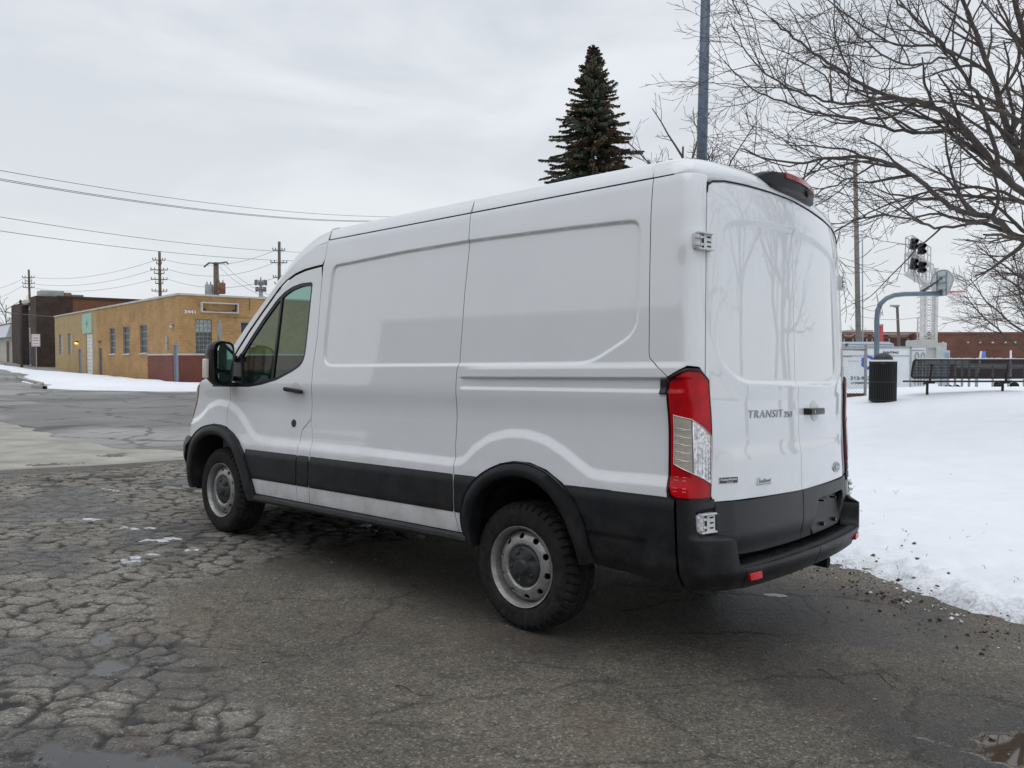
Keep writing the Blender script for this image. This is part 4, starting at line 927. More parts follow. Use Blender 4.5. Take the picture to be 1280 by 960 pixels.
    s1=t.nodes.new('ShaderNodeMath'); s1.operation='SUBTRACT'; s1.inputs[0].default_value=.85; LK(at('puddle'),s1.inputs[1]); LK(s1.outputs[0],bb.inputs['Strength'])
    a1=t.nodes.new('ShaderNodeMath'); a1.operation='ADD'; LK(noise(60,4,.75),a1.inputs[0]); LK(v.outputs['Distance'],a1.inputs[1]); LK(a1.outputs[0],bb.inputs['Height']); LK(bb.outputs[0],b.inputs['Normal'])
    return m
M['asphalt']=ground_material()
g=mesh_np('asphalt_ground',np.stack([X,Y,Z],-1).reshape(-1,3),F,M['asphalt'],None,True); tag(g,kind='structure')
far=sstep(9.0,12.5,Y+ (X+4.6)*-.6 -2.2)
for nm,a in (('crack',np.clip(crack*.95+lost*.8+hair*.7,0,1)),('cracked',ck*(1-far)),('damp_shade',damp_shade),('puddle',puddle),('mud',(X>1).astype(float)),('melt',np.clip(mel*np.clip(crack+lost,0,1)*1.1,0,1)),('far',far)):
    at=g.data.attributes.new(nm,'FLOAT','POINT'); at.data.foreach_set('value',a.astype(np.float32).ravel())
# thin sheets lying on the ground
def sheet(name,poly,mt,lift=.004,step=.25,nz=0.,parent=None):
    q=resample(poly,step); q=q if area(q)>0 else q[::-1]
    if nz: q=q+np.stack([(vnoise(q[:,0]*2.3,q[:,1]*2.3,3)-.5)*nz,(vnoise(q[:,0]*2.3,q[:,1]*2.3,4)-.5)*nz],1)
    r=delaunay_2d_cdt([Vector(map(float,p)) for p in q],[],[list(range(len(q)))],1,1e-6)
    V=[(v[0],v[1],float(GZ(v[0],v[1]))+lift) for v in r[0]]
    return tag(mesh_np(name,V,[tuple(f) for f in r[2]],mt,parent,False),kind='structure')
M['concrete']=mat('old_concrete',(.33,.315,.28),.9,noise=(1.6,.28,9),bump=(60,.3,.004))
M['concrete2']=mat('kerb_concrete',(.30,.29,.265),.9,noise=(3,.22,9),bump=(60,.3,.004))
sheet('concrete_apron',[(-6.35,9.30),(-5.54,10.14),(-4.55,11.40),(-4.5,12.1),(-6.0,12.0),(-6.9,12.6),(-7.9,13.5),(-9.7,15.3),(-12.5,17.6),(-19,15.5),(-14,7.7),(-8.6,8.9)],M['concrete'],.006,.25,.25)
# flush kerb strip between the apron and the broken lot
def strip(name,pts,w,h,mt,ch=.01):
    mb=MB(); pts=resample(pts,.5,False); t=np.gradient(pts,axis=0); t/=np.linalg.norm(t,axis=1,keepdims=True); n=np.stack([-t[:,1],t[:,0]],1); V=[];F=[]
    for p,q in zip(pts,n):
        for a,z in ((-w/2,-.05),(-w/2,h-ch),(-w/2+ch,h),(w/2-ch,h),(w/2,h-ch),(w/2,-.05)):
            x,y=p+q*a; V.append((x,y,float(GZ(x,y))+z+.004*math.sin(x*3.1+y*2)))
    for i in range(len(pts)-1):
        for j in range(5): F.append((i*6+j,i*6+j+1,(i+1)*6+j+1,(i+1)*6+j))
    mb.add(V,F); return mb.build(name,mt)
tag(strip('kerb',[(-14.4,7.0),(-9.5,8.75),(-6.25,9.45),(-5.54,10.08),(-4.61,11.2),(-4.0,11.9),(-2.6,13.2)],.17,.012,M['concrete2']),kind='structure')
# remains of a painted stop line with frozen slush along it
M['oldpaint']=mat('worn_paint',(.42,.41,.40),.8,noise=(6,.5,9))
mbx=[(-10.2,13.1),(-8.5,14.1),(-6.3,15.3),(-4.4,16.3)]
for a in range(3):
    p0=np.array(mbx[a]);p1=np.array(mbx[a+1])
    for k in range(7):
        q0=p0+(p1-p0)*(k+.12*random.random())/7; q1=p0+(p1-p0)*(k+.55+.35*random.random())/7; n=np.array([-(p1-p0)[1],(p1-p0)[0]]); n=n/np.linalg.norm(n)*(.02+.03*random.random())
        if a==0 and k==0: mbp=MB()
        c=[q0-n,q1-n*.6,q1+n,q0+n*.7]; mbp.quad(*[(x,y,float(GZ(x,y))+.005) for x,y in c])
tag(mbp.build('faded_line',M['oldpaint']),kind='structure')
# thin ice and slush lying between the broken pieces
M['ice']=mat('ice',(.50,.52,.56),.22,spec=.6,noise=(22,.35,6))
mb=MB(); rs=random.Random(12)
for px,py,r in ((121,650,.13),(150,660,.07),(178,660,.10),(210,674,.15),(242,686,.07),(182,694,.12),(165,702,.08),(135,612,.10),(455,657,.10),(420,662,.07),(390,655,.10),(480,664,.08),(345,668,.06),(962,742,.10)):
    p=ground_at(px,py)
    for k in range(3):
        cx,cy=p.x+rs.uniform(-r,r),p.y+rs.uniform(-r,r)*.6; n=16; ph=rs.random()*6
        V=[(cx+r*(.35+.5*rs.random())*math.cos(2*math.pi*j/n),cy+r*.55*(.3+.6*rs.random())*math.sin(2*math.pi*j/n)) for j in range(n)]
        mb.add([(cx,cy,float(GZ(cx,cy))+.007+k*.0012)]+[(x,y,float(GZ(x,y))-.004+k*.0012) for x,y in V],[(0,j+1,(j+1)%n+1) for j in range(n)])
tag(mb.build('ice_patches',M['ice'],smooth=True),'small patches of thin ice and slush between the cracked asphalt pieces','ice',kind='stuff')
# ---- snow field
def snow_mat(name,dirt=.5):
    m=bpy.data.materials.new(name); m.use_nodes=True; t=m.node_tree; b=t.nodes['Principled BSDF']; LK=t.links.new
    co=t.nodes.new('ShaderNodeTexCoord').outputs['Object']
    n=t.nodes.new('ShaderNodeTexNoise'); n.inputs['Scale'].default_value=38; n.inputs['Detail'].default_value=5; n.inputs['Roughness'].default_value=.75; LK(co,n.inputs['Vector'])
    n2=t.nodes.new('ShaderNodeTexNoise'); n2.inputs['Scale'].default_value=2.2; n2.inputs['Detail'].default_value=8; LK(co,n2.inputs['Vector'])
    at=t.nodes.new('ShaderNodeAttribute'); at.attribute_name='edge'
    mu=t.nodes.new('ShaderNodeMath'); mu.operation='MULTIPLY'; LK(at.outputs['Fac'],mu.inputs[0]); mr=t.nodes.new('ShaderNodeMapRange'); mr.inputs['From Min'].default_value=.45; mr.inputs['From Max'].default_value=.62; LK(n.outputs['Fac'],mr.inputs['Value']); LK(mr.outputs[0],mu.inputs[1])
    r=t.nodes.new('ShaderNodeMixRGB'); r.inputs['Color1'].default_value=(.87,.90,.945,1); r.inputs['Color2'].default_value=(.17,.15,.12,1); LK(mu.outputs[0],r.inputs['Fac'])
    r2=t.nodes.new('ShaderNodeMixRGB'); r2.blend_type='MULTIPLY'; r2.inputs['Fac'].default_value=.5; LK(r.outputs[0],r2.inputs['Color1']); rr=t.nodes.new('ShaderNodeValToRGB'); rr.color_ramp.elements[0].position=.3; rr.color_ramp.elements[0].color=(.90,.91,.93,1); rr.color_ramp.elements[1].position=.6; LK(n2.outputs['Fac'],rr.inputs[0]); LK(rr.outputs[0],r2.inputs['Color2'])
    LK(r2.outputs[0],b.inputs['Base Color']); b.inputs['Roughness'].default_value=.55
    bb=t.nodes.new('ShaderNodeBump'); bb.inputs['Strength'].default_value=.55; bb.inputs['Distance'].default_value=.012; LK(n.outputs['Fac'],bb.inputs['Height']); LK(bb.outputs[0],b.inputs['Normal'])
    return m
M['snow']=snow_mat('snow')
def snow_z(x,y):
    """surface height of the snow field to the right of the lot"""
    s=np.asarray(x-edge_x(y)+.0*y,float)
    top=.69-1.12*sstep(20.0,27.5,y)
    base=GZ(x,y)
    k=sstep(-.4,11.5,s)
    lip=.10*sstep(-.05,.55,s)+.05*sstep(.4,1.1,s)*(1-sstep(1.4,2.6,s))
    return base*(1-k)+top*k+lip*(1-k)
# parametric: s across from the edge, y along
ss=spaced(-.42,3.0,.03,1.10,-.5,70); ys_=spaced(3.6,9.2,.03,1.09,-40,95)
S_,Yg=np.meshgrid(ss,ys_,indexing='ij'); Xg=S_+edge_x(np.clip(Yg,-6,29))+(.26*(fbm(Yg*1.2,Yg*0+3,3,101)-.5)*2+.12*(fbm(Yg*5,Yg*0+5,3,107)-.5)*2)*(1-sstep(.3,2.0,S_))
nr=np.clip(1-(S_-2)/8,0,1)
Zg=snow_z(Xg,Yg)
rag=.20*(fbm(Xg*2.2,Yg*2.2,4,103)-.5)+.14*(fbm(Xg*9,Yg*9,3,104)-.5)
Zg=Zg+ (rag*(1-sstep(.15,1.1,S_))*sstep(-.32,-.02,S_)) - .055*(1-sstep(-.1,.12,S_)) - .05*(1-sstep(-.42,-.25,S_)) + .055*(fbm(Xg*1.5,Yg*1.5,5,105)-.5)*2*sstep(.2,1.2,S_)*(.55+.45*(1-sstep(2,5,S_)))+.010*(fbm(Xg*12,Yg*12,3,106)-.5)*2*nr
nx,ny=Xg.shape; i,j=np.meshgrid(np.arange(nx-1),np.arange(ny-1),indexing='ij'); F=np.stack([i*ny+j,(i+1)*ny+j,(i+1)*ny+j+1,i*ny+j+1],-1).reshape(-1,4)
sn=mesh_np('snow_field',np.stack([Xg,Yg,Zg],-1).reshape(-1,3),F,M['snow'],None,True); tag(sn,kind='structure')
at=sn.data.attributes.new('edge','FLOAT','POINT'); at.data.foreach_set('value',(np.clip(1-sstep(-.1,.40,S_),0,1)*.6).astype(np.float32).ravel())
def SZ(x,y): return float(snow_z(np.array(x),np.array(y)))
# clods, grit and dead leaves along the edge of the snow
def lump(mb,c,r,mi=0):
    bm=bmesh.new(); bmesh.ops.create_icosphere(bm,subdivisions=1,radius=1); q=random.random()*9
    V=[(c[0]+v.co.x*r*(1+.4*math.sin(v.co.y*5+q)),c[1]+v.co.y*r*(1+.4*math.sin(v.co.z*4+q)),c[2]+v.co.z*r*.6*(1+.3*math.sin(v.co.x*5+q))) for v in bm.verts]; bm.verts.index_update()
    F=[tuple(v.index for v in f.verts) for f in bm.faces]; bm.free(); mb.add(V,F,mi)
mb=MB()
for k in range(800):
    y=random.uniform(3.4,7.8); s=-abs(random.gauss(0,.36)) if random.random()<.8 else random.uniform(0,.3); x=float(edge_x(y))+s-.05; z=float(GZ(x,y)) if s<-.02 else SZ(x,y)
    lump(mb,(x,y,z+.004),min(.022,.0025+random.expovariate(1/.0035)))
tag(mb.build('loose_grit',mat('grit',(.035,.030,.026),.9),smooth=False),'dark grit and clods scattered along the ragged snow edge','grit',kind='stuff')
mb=MB()
for k in range(3200):
    x=random.uniform(-3.2,3.0); y=random.uniform(2.4,6.2)
    if x>float(edge_x(y))-.2: continue
    lump(mb,(x,y,float(GZ(x,y))+.002),.0015+random.expovariate(1/.0016))
tag(mb.build('gravel',mat('gravel',(.19,.18,.165),.9,noise=(3,.5)),smooth=False),'small pale stone chips scattered over the near asphalt','gravel',kind='stuff')
mb=MB()
for k in range(350):
    y=random.uniform(3.6,8.5); s=random.uniform(-.25,.15)+random.gauss(0,.15); x=float(edge_x(y))+s; lump(mb,(x,y,float(GZ(x,y))+.003),.003+random.expovariate(1/.004))
for (px,py,r) in ((455,658,.045),(440,662,.02),(485,652,.03),(470,664,.015)):
    p=ground_at(px,py)
    for q in range(5): lump(mb,(p.x+random.uniform(-1,1)*r,p.y+random.uniform(-1,1)*r,p.z+.004),r*.6)
tag(mb.build('snow_crumbs',mat('slush',(.72,.76,.80),.5),smooth=True),'crumbs of snow and slush broken off along the snow edge','snow',kind='stuff')
# dry grass and leaf litter poking through the snow near its edge
mb=MB(); rs=random.Random(5)
for k in range(110):
    y=rs.uniform(4.0,12); s=rs.uniform(.1,.8)+rs.expovariate(1/.9); x=float(edge_x(y))+s; z=SZ(x,y)+.01; a=rs.random()*6.28; l=rs.uniform(.01,.04)
    mb.tube([(x,y,z-.02),(x+l*.5*math.cos(a),y+l*.5*math.sin(a),z+l*.5),(x+l*1.2*math.cos(a),y+l*1.2*math.sin(a),z+l*.6)],[.0022,.0018,.0008],3)
for k in range(40):
    y=rs.uniform(4.2,9); s=rs.uniform(.1,1.6); x=float(edge_x(y))+s; lump(mb,(x,y,SZ(x,y)+.008),rs.uniform(.006,.02))
tag(mb.build('grass_litter',mat('dry_grass',(.11,.075,.045),.9),smooth=False),'dry grass stems and leaf litter poking through the snow','grass',kind='stuff')
# thin twigs lying on the asphalt
for (a,b,lab) in (((1022,838),(1072,862),'longer brown twig lying on the asphalt behind the van'),((1096,843),(1122,864),'shorter dark twig lying on the asphalt nearest the snow edge'),((494,859),(543,874),'thin reddish twig lying on the asphalt in front of the rear wheel')):
    A_=ground_at(*a);B_=ground_at(*b); mb=MB(); pts=[A_.lerp(B_,t)+Vector((0,.012*math.sin(t*7),.006+.006*math.sin(t*9))) for t in np.linspace(0,1,8)]
    mb.tube(pts,[.0028-.0016*t for t in np.linspace(0,1,8)],5); mb.tube([pts[4],pts[4]+Vector((.03,.035,.008))],.001,4)
    tag(mb.build('twig',mat('twig',(.06,.035,.025),.8),smooth=True),lab,'twig','twigs on the asphalt')
# snow verge in front of the brick buildings
def verge(name,poly,h,seed):
    q=resample(poly,1.0); q=q if area(q)>0 else q[::-1]; q=q+np.stack([(vnoise(q[:,0]*.9,q[:,1]*.9,seed)-.5)*.8,(vnoise(q[:,0]*.9,q[:,1]*.9,seed+4)-.5)*.8],1)
    x0,y0=q.min(0);x1,y1=q.max(0); gx_,gy_=np.meshgrid(np.arange(x0,x1,.5),np.arange(y0,y1,.5)); g_=np.stack([gx_.ravel(),gy_.ravel()],1); pl=[tuple(v) for v in q]; g_=g_[sdf(g_[:,0],g_[:,1],pl)<-.25]
    r=delaunay_2d_cdt([Vector(map(float,p)) for p in np.concatenate([q,g_])],[],[list(range(len(q)))],1,1e-6); v=np.array([tuple(a) for a in r[0]])
    d=-sdf(v[:,0],v[:,1],pl); z=GZ(v[:,0],v[:,1])-.01+h*sstep(-.01,.9,d)+.10*(fbm(v[:,0]*.8,v[:,1]*.8,3,seed)-.45)*sstep(.1,.8,d)
    o=mesh_np(name,np.column_stack([v,z]),[tuple(f) for f in r[2]],M['snow'],None,True); tag(o,kind='structure')
    at=o.data.attributes.new('edge','FLOAT','POINT'); at.data.foreach_set('value',(.35*(1-sstep(0,1.6,d))).astype(np.float32))
verge('snow_verge',[(-60,84),(-47,72),(-41,66.5),(-36,60),(-30.5,56),(-18,43),(-12.5,48),(-4,55),(2,50),(-6,42),(-12.5,36.6),(-14.8,33.2),(-17,31.6),(-19.5,32.2),(-20.6,35),(-24.2,38.5),(-26.6,42.5),(-31.5,51),(-41,62.6),(-52,74),(-62,80)],.16,7)
tag(strip('roadside_kerb',[(-27.4,43.5),(-25.2,40.2),(-21.0,35.0),(-19.4,31.8),(-18.6,31.2)],.18,.13,M['concrete2']),kind='structure')
# ================================================================== BUILDINGS
M['ybrick']=brick_mat('yellow_brick',(.50,.29,.105),(.38,.205,.068),(.36,.27,.16),var=.28)
M['ybrick2']=brick_mat('pale_yellow_brick',(.50,.36,.17),(.42,.29,.125),(.38,.31,.2),var=.2)
M['rbrick']=brick_mat('red_brick',(.20,.052,.032),(.155,.040,.027),(.15,.09,.07),var=.2)
M['dbrick']=brick_mat('dark_brown_brick',(.040,.025,.019),(.075,.046,.034),(.08,.06,.05),var=.5)
M['obrick']=brick_mat('orange_brick',(.25,.095,.040),(.19,.072,.032),(.18,.12,.08),var=.25)
M['wbrick']=brick_mat('warehouse_brick',(.17,.058,.035),(.12,.042,.028),(.12,.08,.06),var=.35)
M['gbrick']=brick_mat('grey_brick',(.20,.19,.18),(.15,.145,.14),(.2,.19,.18),var=.25)
M['coping']=mat('coping',(.52,.50,.48),.7,noise=(2,.15)); M['doorgrey']=mat('door_grey',(.20,.24,.30),.6); M['doordark']=mat('door_dark',(.07,.08,.09),.6)
M['winglass']=mat('window_glass',(.05,.06,.065),.35,spec=.25,noise=(1.3,.6)); M['block']=mat('glass_block',(.30,.33,.31),.22,noise=(5,.35)); M['blockd']=mat('glass_block_dark',(.075,.090,.085),.25,noise=(5,.4))
M['white']=mat('white_metal',(.70,.70,.69),.5,noise=(2,.06)); M['cream']=mat('cream_panel',(.50,.47,.40),.7,noise=(2,.12)); M['mint']=mat('mint_panel',(.33,.52,.42),.6,noise=(4,.1)); M['dark']=mat('dark_trim',(.03,.03,.032),.5)
M['grey']=mat('galvanised',(.33,.345,.36),.45,metal=.4,noise=(4,.2)); M['wood']=mat('pole_wood',(.13,.105,.085),.9,noise=(6,.35)); M['polegrey']=mat('pole_grey_wood',(.20,.185,.17),.9,noise=(6,.3))
class Wall:
    """a wall frame: origin at its foot, x along it, y out of it (towards the viewer), z up"""
    def __init__(s,o,d,out):
        s.o=Vector(o); s.d=Vector((*d,0)).normalized(); s.n=Vector((*out,0)).normalized()
        s.T=Matrix(((s.d.x,s.n.x,0,s.o.x),(s.d.y,s.n.y,0,s.o.y),(0,0,1,s.o.z),(0,0,0,1)))
u1=(-.656,.755); u2=(.755,.656)
CY=W(225,478.3,44); CY.z=float(GZ(CY.x,CY.y))-.03
HT=5.0
yb=empty('yellow_brick_building',CY); tag(yb,'single-storey yellow brick building with a red brick base at its corner','building')
inv=Matrix.Translation(-CY)
LFT=Wall(CY,u1,(-u2[0],-u2[1])); RGT=Wall(CY,u2,(-u1[0]*-1,-u1[1]*-1)) if False else Wall(CY,u2,(.656,-.755))
LFT=Wall(CY,u1,(-.755,-.656))
# the left wall faces the road: outward normal is towards the camera side
def wl(Wf): return inv@Wf.T
def wall_with_holes(mb,Wf,L,H,holes,th=.35,mi=0,z0=-.8):
    """holes: (x0,x1,z0,z1) cut as real openings"""
    xs=sorted({0,L,*[h[0] for h in holes],*[h[1] for h in holes]}); zs=sorted({z0,H,*[h[2] for h in holes],*[h[3] for h in holes]})
    T=wl(Wf)
    for a,b in zip(xs,xs[1:]):
        for c,d in zip(zs,zs[1:]):
            xm,zm=(a+b)/2,(c+d)/2
            if any(h[0]<xm<h[1] and h[2]<zm<h[3] for h in holes): continue
            mb.add([(a,0,c),(b,0,c),(b,0,d),(a,0,d)],[(0,1,2,3)],mi,T=T)
    for h in holes:
        a,b,c,d=h; r=-.14
        mb.add([(a,0,c),(a,r,c),(a,r,d),(a,0,d)],[(0,1,2,3)],mi,T=T); mb.add([(b,0,c),(b,r,c),(b,r,d),(b,0,d)],[(3,2,1,0)],mi,T=T)
        mb.add([(a,0,d),(b,0,d),(b,r,d),(a,r,d)],[(0,1,2,3)],mi,T=T); mb.add([(a,0,c),(b,0,c),(b,r,c),(a,r,c)],[(3,2,1,0)],mi,T=T)
def along(px,D0=44):
    """distance along the left wall of the bearing px"""
    t=(px-640)/FPX; return (t*CY.y-CY.x)/(u1[0]-t*u1[1])
def along2(px):
    t=(px-640)/FPX; return (t*CY.y-CY.x)/(u2[0]-t*u2[1])
LL=along(69.5)
wz=[(along(154),along(146.5)),(along(165),along(157.5)),(along(186),along(177.5))] if False else []
def win_px(a,b): return sorted((along(a),along(b)))
holesL=[]; 
wins=[(*win_px(137.8,144.8),1.75,3.55),(*win_px(154.6,162.6),1.75,3.55),(*win_px(175.4,184.6),1.78,3.55)]
pal=[(*win_px(74.5,79),1.75,3.45),(*win_px(85.8,90.3),1.75,3.45)]
doorA=(*win_px(123.8,127.8),-.05,2.25); doorB=(*win_px(98.5,102.2),-.05,2.2); roll=(*win_px(108,116),-.05,3.3); doorC=(*win_px(217,223.8),-.05,2.25)
holesL=wins+pal+[doorA,doorB,roll,doorC]
mb=MB(); split=along(121.5)
hl1=[h for h in holesL if h[1]<split]; hl2=[h for h in holesL if h[0]>split]
wall_with_holes(mb,Wall(CY,u1,(-.755,-.656)),split,HT,hl1)
RB=along(185.5)
o=mb.build('wall',[M['ybrick']],yb,wall_uv=True)
mb=MB(); W2=Wall(CY+Vector((*u1,0))*split,u1,(-.755,-.656)); wall_with_holes(mb,W2,LL-split,HT-.02,[(h[0]-split,h[1]-split,h[2],h[3]) for h in hl2])
tag(mb.build('wall',[M['ybrick2']],yb,wall_uv=True),'paler yellow brick end of the long wall')
L2=along2(330)+17
bw=(*sorted((along2(245.2),along2(265.6))),1.72,3.68); bw2=(*sorted((along2(301.5),along2(318))),2.2,3.6)
mb=MB(); wall_with_holes(mb,Wall(CY,u2,(.656,-.755)),L2,HT,[bw,bw2])
# far walls and roof
T1=inv@Matrix.Translation(CY+Vector((*u1,0))*LL); 
def P3(a,b,z): v=CY+Vector((*u1,0))*a+Vector((*u2,0))*b; return tuple(Vector((v.x,v.y,CY.z+z))-CY)
mb.add([P3(LL,0,-.8),P3(LL,L2,-.8),P3(LL,L2,HT),P3(LL,0,HT)],[(0,1,2,3)]); mb.add([P3(0,L2,-.8),P3(LL,L2,-.8),P3(LL,L2,HT),P3(0,L2,HT)],[(0,1,2,3)])
mb.build('wall',[M['ybrick']],yb,wall_uv=True)
mb=MB(); mb.add([P3(0,0,HT-.12),P3(LL,0,HT-.12),P3(LL,L2,HT-.12),P3(0,L2,HT-.12)],[(0,1,2,3)]); mb.build('roof',M['coping'],yb)
mb=MB(); TL=wl(Wall(CY,u1,(-.755,-.656))); TR=wl(Wall(CY,u2,(.656,-.755)))
mb.box(-.06,LL+.05,-.30,.06,HT+.002,HT+.11,T=TL); mb.box(-.055,L2,-.30,.055,HT+.004,HT+.107,T=TR); mb.build('coping',M['coping'],yb)
# red base round the corner
mb=MB(); mb.box(.0,doorC[0],.0,.035,-.8,1.62,T=TL); mb.box(doorC[1],RB,.0,.035,-.8,1.62,T=TL); mb.box(.0,L2,.0,.035,-.8,1.62,T=TR); mb.build('brick_base',M['rbrick'],yb,wall_uv=True)
mb=MB(); mb.box(-.02,doorC[0],.0,.07,1.623,1.72,T=TL); mb.box(doorC[1],RB,.0,.07,1.623,1.72,T=TL); mb.box(-.03,L2,.0,.07,1.624,1.718,T=TR); mb.build('stone_band',M['coping'],yb)
def yw(h,T,sill=True,blocks=False,panes=4,gm=None):
    a,b,c,d=h; mb=MB(); 
    for x0,x1,z0,z1 in ((a,a+.05,c,d),(b-.05,b,c,d),(a+.05,b-.05,d-.05,d),(a+.05,b-.05,c,c+.05)): mb.box(x0,x1,-.12,-.06,z0,z1,T=T)
    for k in range(1,panes): z=c+(d-c)*k/panes; mb.box(a+.05,b-.05,-.115,-.07,z-.02,z+.02,T=T)
    f=mb.build('window',M['grey'],yb)
    m2=MB(); m2.box(a+.05,b-.05,-.112,-.10,c+.05,d-.05,T=T); m2.build('pane',gm or M['winglass'],f)
    if sill: m3=MB(); m3.box(a-.08,b+.08,-.05,.07,c-.09,c-.002,T=T); m3.build('sill',M['coping'],f)
for h in wins: yw(h,TL)
for h in pal: yw(h,TL,False,panes=7,gm=M['block'])
def blocks(h,T,dark_from=.45,nx=4,nz=8):
    a,b,c,d=h; mb=MB(); 
    for i in range(nx):
        for k in range(nz):
            x0=a+(b-a)*i/nx;x1=a+(b-a)*(i+1)/nx;z0=c+(d-c)*k/nz;z1=c+(d-c)*(k+1)/nz
            mb.box(x0+.02,x1-.02,-.13,-.05,z0+.02,z1-.02,0 if k>=nz*(1-.42) else 1,T=T,ch=.02)
    m2=MB(); m2.box(a,b,-.12,-.10,c,d,T=T); f=m2.build('window',M['grey'],yb); mb.build('glass_blocks',[M['block'],M['blockd']],f,auto=30)
blocks(bw,TR); yw(bw2,TR,True,panes=2)
for h,m_,nm in ((doorA,M['doordark'],'door'),(doorB,M['doorgrey'],'door'),(doorC,mat('door_blue',(.16,.21,.28),.5),'door')):
    a,b,c,d=h; mb=MB(); mb.box(a+.06,b-.06,-.12,-.08,c,d-.06,T=TL); dd=mb.build(nm,m_,yb)
    mb=MB(); mb.box(a,a+.06,-.13,-.02,c,d,T=TL);mb.box(b-.06,b,-.13,-.02,c,d,T=TL);mb.box(a+.06,b-.06,-.13,-.02,d-.06,d,T=TL); mb.build('door_frame',M['grey'],dd)
    mb=MB(); mb.box(a+.12,a+.2,-.08,-.03,1.0,1.06,T=TL,ch=.01); mb.build('handle',M['grey'],dd)
a,b,c,d=roll; mb=MB(); 
for k in range(12): z0=c+(d-c)*k/12; mb.box(a,b,-.12,-.07+.0,z0+.008,z0+(d-c)/12-.008,T=TL,ch=.01)
mb.build('roller_door',M['white'],yb)
# mint panel above the roller door with a plain cross emblem
a,b=win_px(104.6,116.2); mb=MB(); mb.box(a,b,.0,.05,3.32,4.82,T=TL,ch=.01); mp_=mb.build('wall_sign',M['mint'],yb)
mb=MB(); xm=(a+b)/2; md=mat('mint_dark',(.13,.30,.25),.6)
mb.box(xm-.06,xm+.06,.05,.056,3.75,4.4,T=TL); mb.box(xm-.36,xm+.36,.05,.0575,4.02,4.12,T=TL)
for k in range(4):
    q=Matrix.Translation((xm,.05,4.07))@Matrix.Rotation(k*math.pi/4+math.pi/8,4,'Y'); mb.box(-.03,.03,0,.0045,-.25,.25,T=TL@q)
mb.build('sign_emblem',md,mp_)
# lamps
def wall_lamp(x,z,T,lit):
    mb=MB(); mb.box(x-.11,x+.11,0,.16,z-.07,z+.07,T=T,ch=.03); f=mb.build('wall_lamp',M['dark'] if lit else M['grey'],yb)
    mb=MB(); mb.box(x-.09,x+.09,.05,.20,z-.15,z-.05,T=T,ch=.03); mb.build('lamp_glass',mat('lamp_lit',(.9,.6,.2),.4,emis=((1,.62,.15),5.)) if lit else M['white'],f)
wall_lamp(along(98),2.72,TL,True); wall_lamp(along(217.5),3.35,TL,False)
mb=MB(); mb.box(along(125.6)-.3,along(125.6)+.3,0,.10,2.62,2.68,T=TL); mb.build('door_hood',M['dark'],yb)
mb=MB(); xg=along(210.3); mb.box(xg-.13,xg+.13,0,.08,1.95,2.30,T=TL); mb.box(xg-.13,xg+.13,0,.08,2.36,2.75,T=TL); mb.build('meter_box',M['grey'],yb)
# empty sign frame on the right wall
a,b=along2(251.4),along2(297.6); mb=MB(); z0,z1=4.07,4.66
mb.box(a,b,0,.24,z1-.07,z1,T=TR);mb.box(a,b,0,.24,z0,z0+.06,T=TR);mb.box(a,a+.06,0,.24,z0+.06,z1-.07,T=TR);mb.box(b-.06,b,0,.24,z0+.06,z1-.07,T=TR); sf=mb.build('sign_frame',M['coping'],yb)
mb=MB(); 
for sx_ in (1,-1):
    c0=a+.1 if sx_>0 else b-.1
    pts=[(c0,.02,z1-.12)]+[(c0+sx_*.22*(1-math.cos(t)),.02,z1-.40+.0-.10*math.sin(t)+.08) for t in np.linspace(0,1.5,6)]
    mb.tube(pts,.03,6,T=TR)
mb.box(a+.07,b-.07,.0,.015,z0+.06,z0+.09,T=TR); mb.build('sign_bracket',M['dark'],sf)
def text_flat(name,txt,T,h,mt,parent,w=None,bold=.01,extr=.01,**k):
    V,F=text_mesh(txt,1.,extr=0,bold=bold,**k); V[:,0]-=V[:,0].mean() if False else (V[:,0].max()+V[:,0].min())/2; V[:,1]-=V[:,1].min(); s=h/V[:,1].max(); V[:,1]*=s; V[:,0]*=(w/(V[:,0].max()-V[:,0].min()) if w else s)
    mb=MB(); n=len(V); VV=[(v[0],-extr,v[1]) for v in V]+[(v[0],0,v[1]) for v in V]; cnt={}
    for f in F:
        for a,b in zip(f,f[1:]+f[:1]): cnt[(a,b)]=1
    FF=[tuple(f) for f in F]+[(b,a,a+n,b+n) for (a,b) in cnt if (b,a) not in cnt]
    mb.add(VV,FF,T=T); return mb.build(name,mt,parent)
text_flat('house_number','3441',TR@Matrix.Translation((along2(238.5),.0,3.98))@Matrix.Scale(-1,4,(0,1,0)),.19,M['white'],yb,w=.62,extr=.03,bold=.03)
mb=MB(); 
for x_,dx in ((along2(312.6),0),): mb.tube([(x_,.03,5.1),(x_+.02,.03,4.9),(x_-.01,.03,4.3)],.015,5,T=TR)
mb.box(along2(275),along2(330),.003,.012,3.84,3.855,T=TR)
mb.build('wall_cable',M['dark'],yb)
mb=MB(); v=P3(6,8,HT); mb.box(v[0]-.4,v[0]+.4,v[1]-.4,v[1]+.4,v[2]-.1,v[2]+.0); v=P3(along(184),.9,HT); mb.box(v[0]-.35,v[0]+.35,v[1]-.2,v[1]+.2,v[2],v[2]+.28,ch=.05); mb.build('roof_vent',M['grey'],yb)
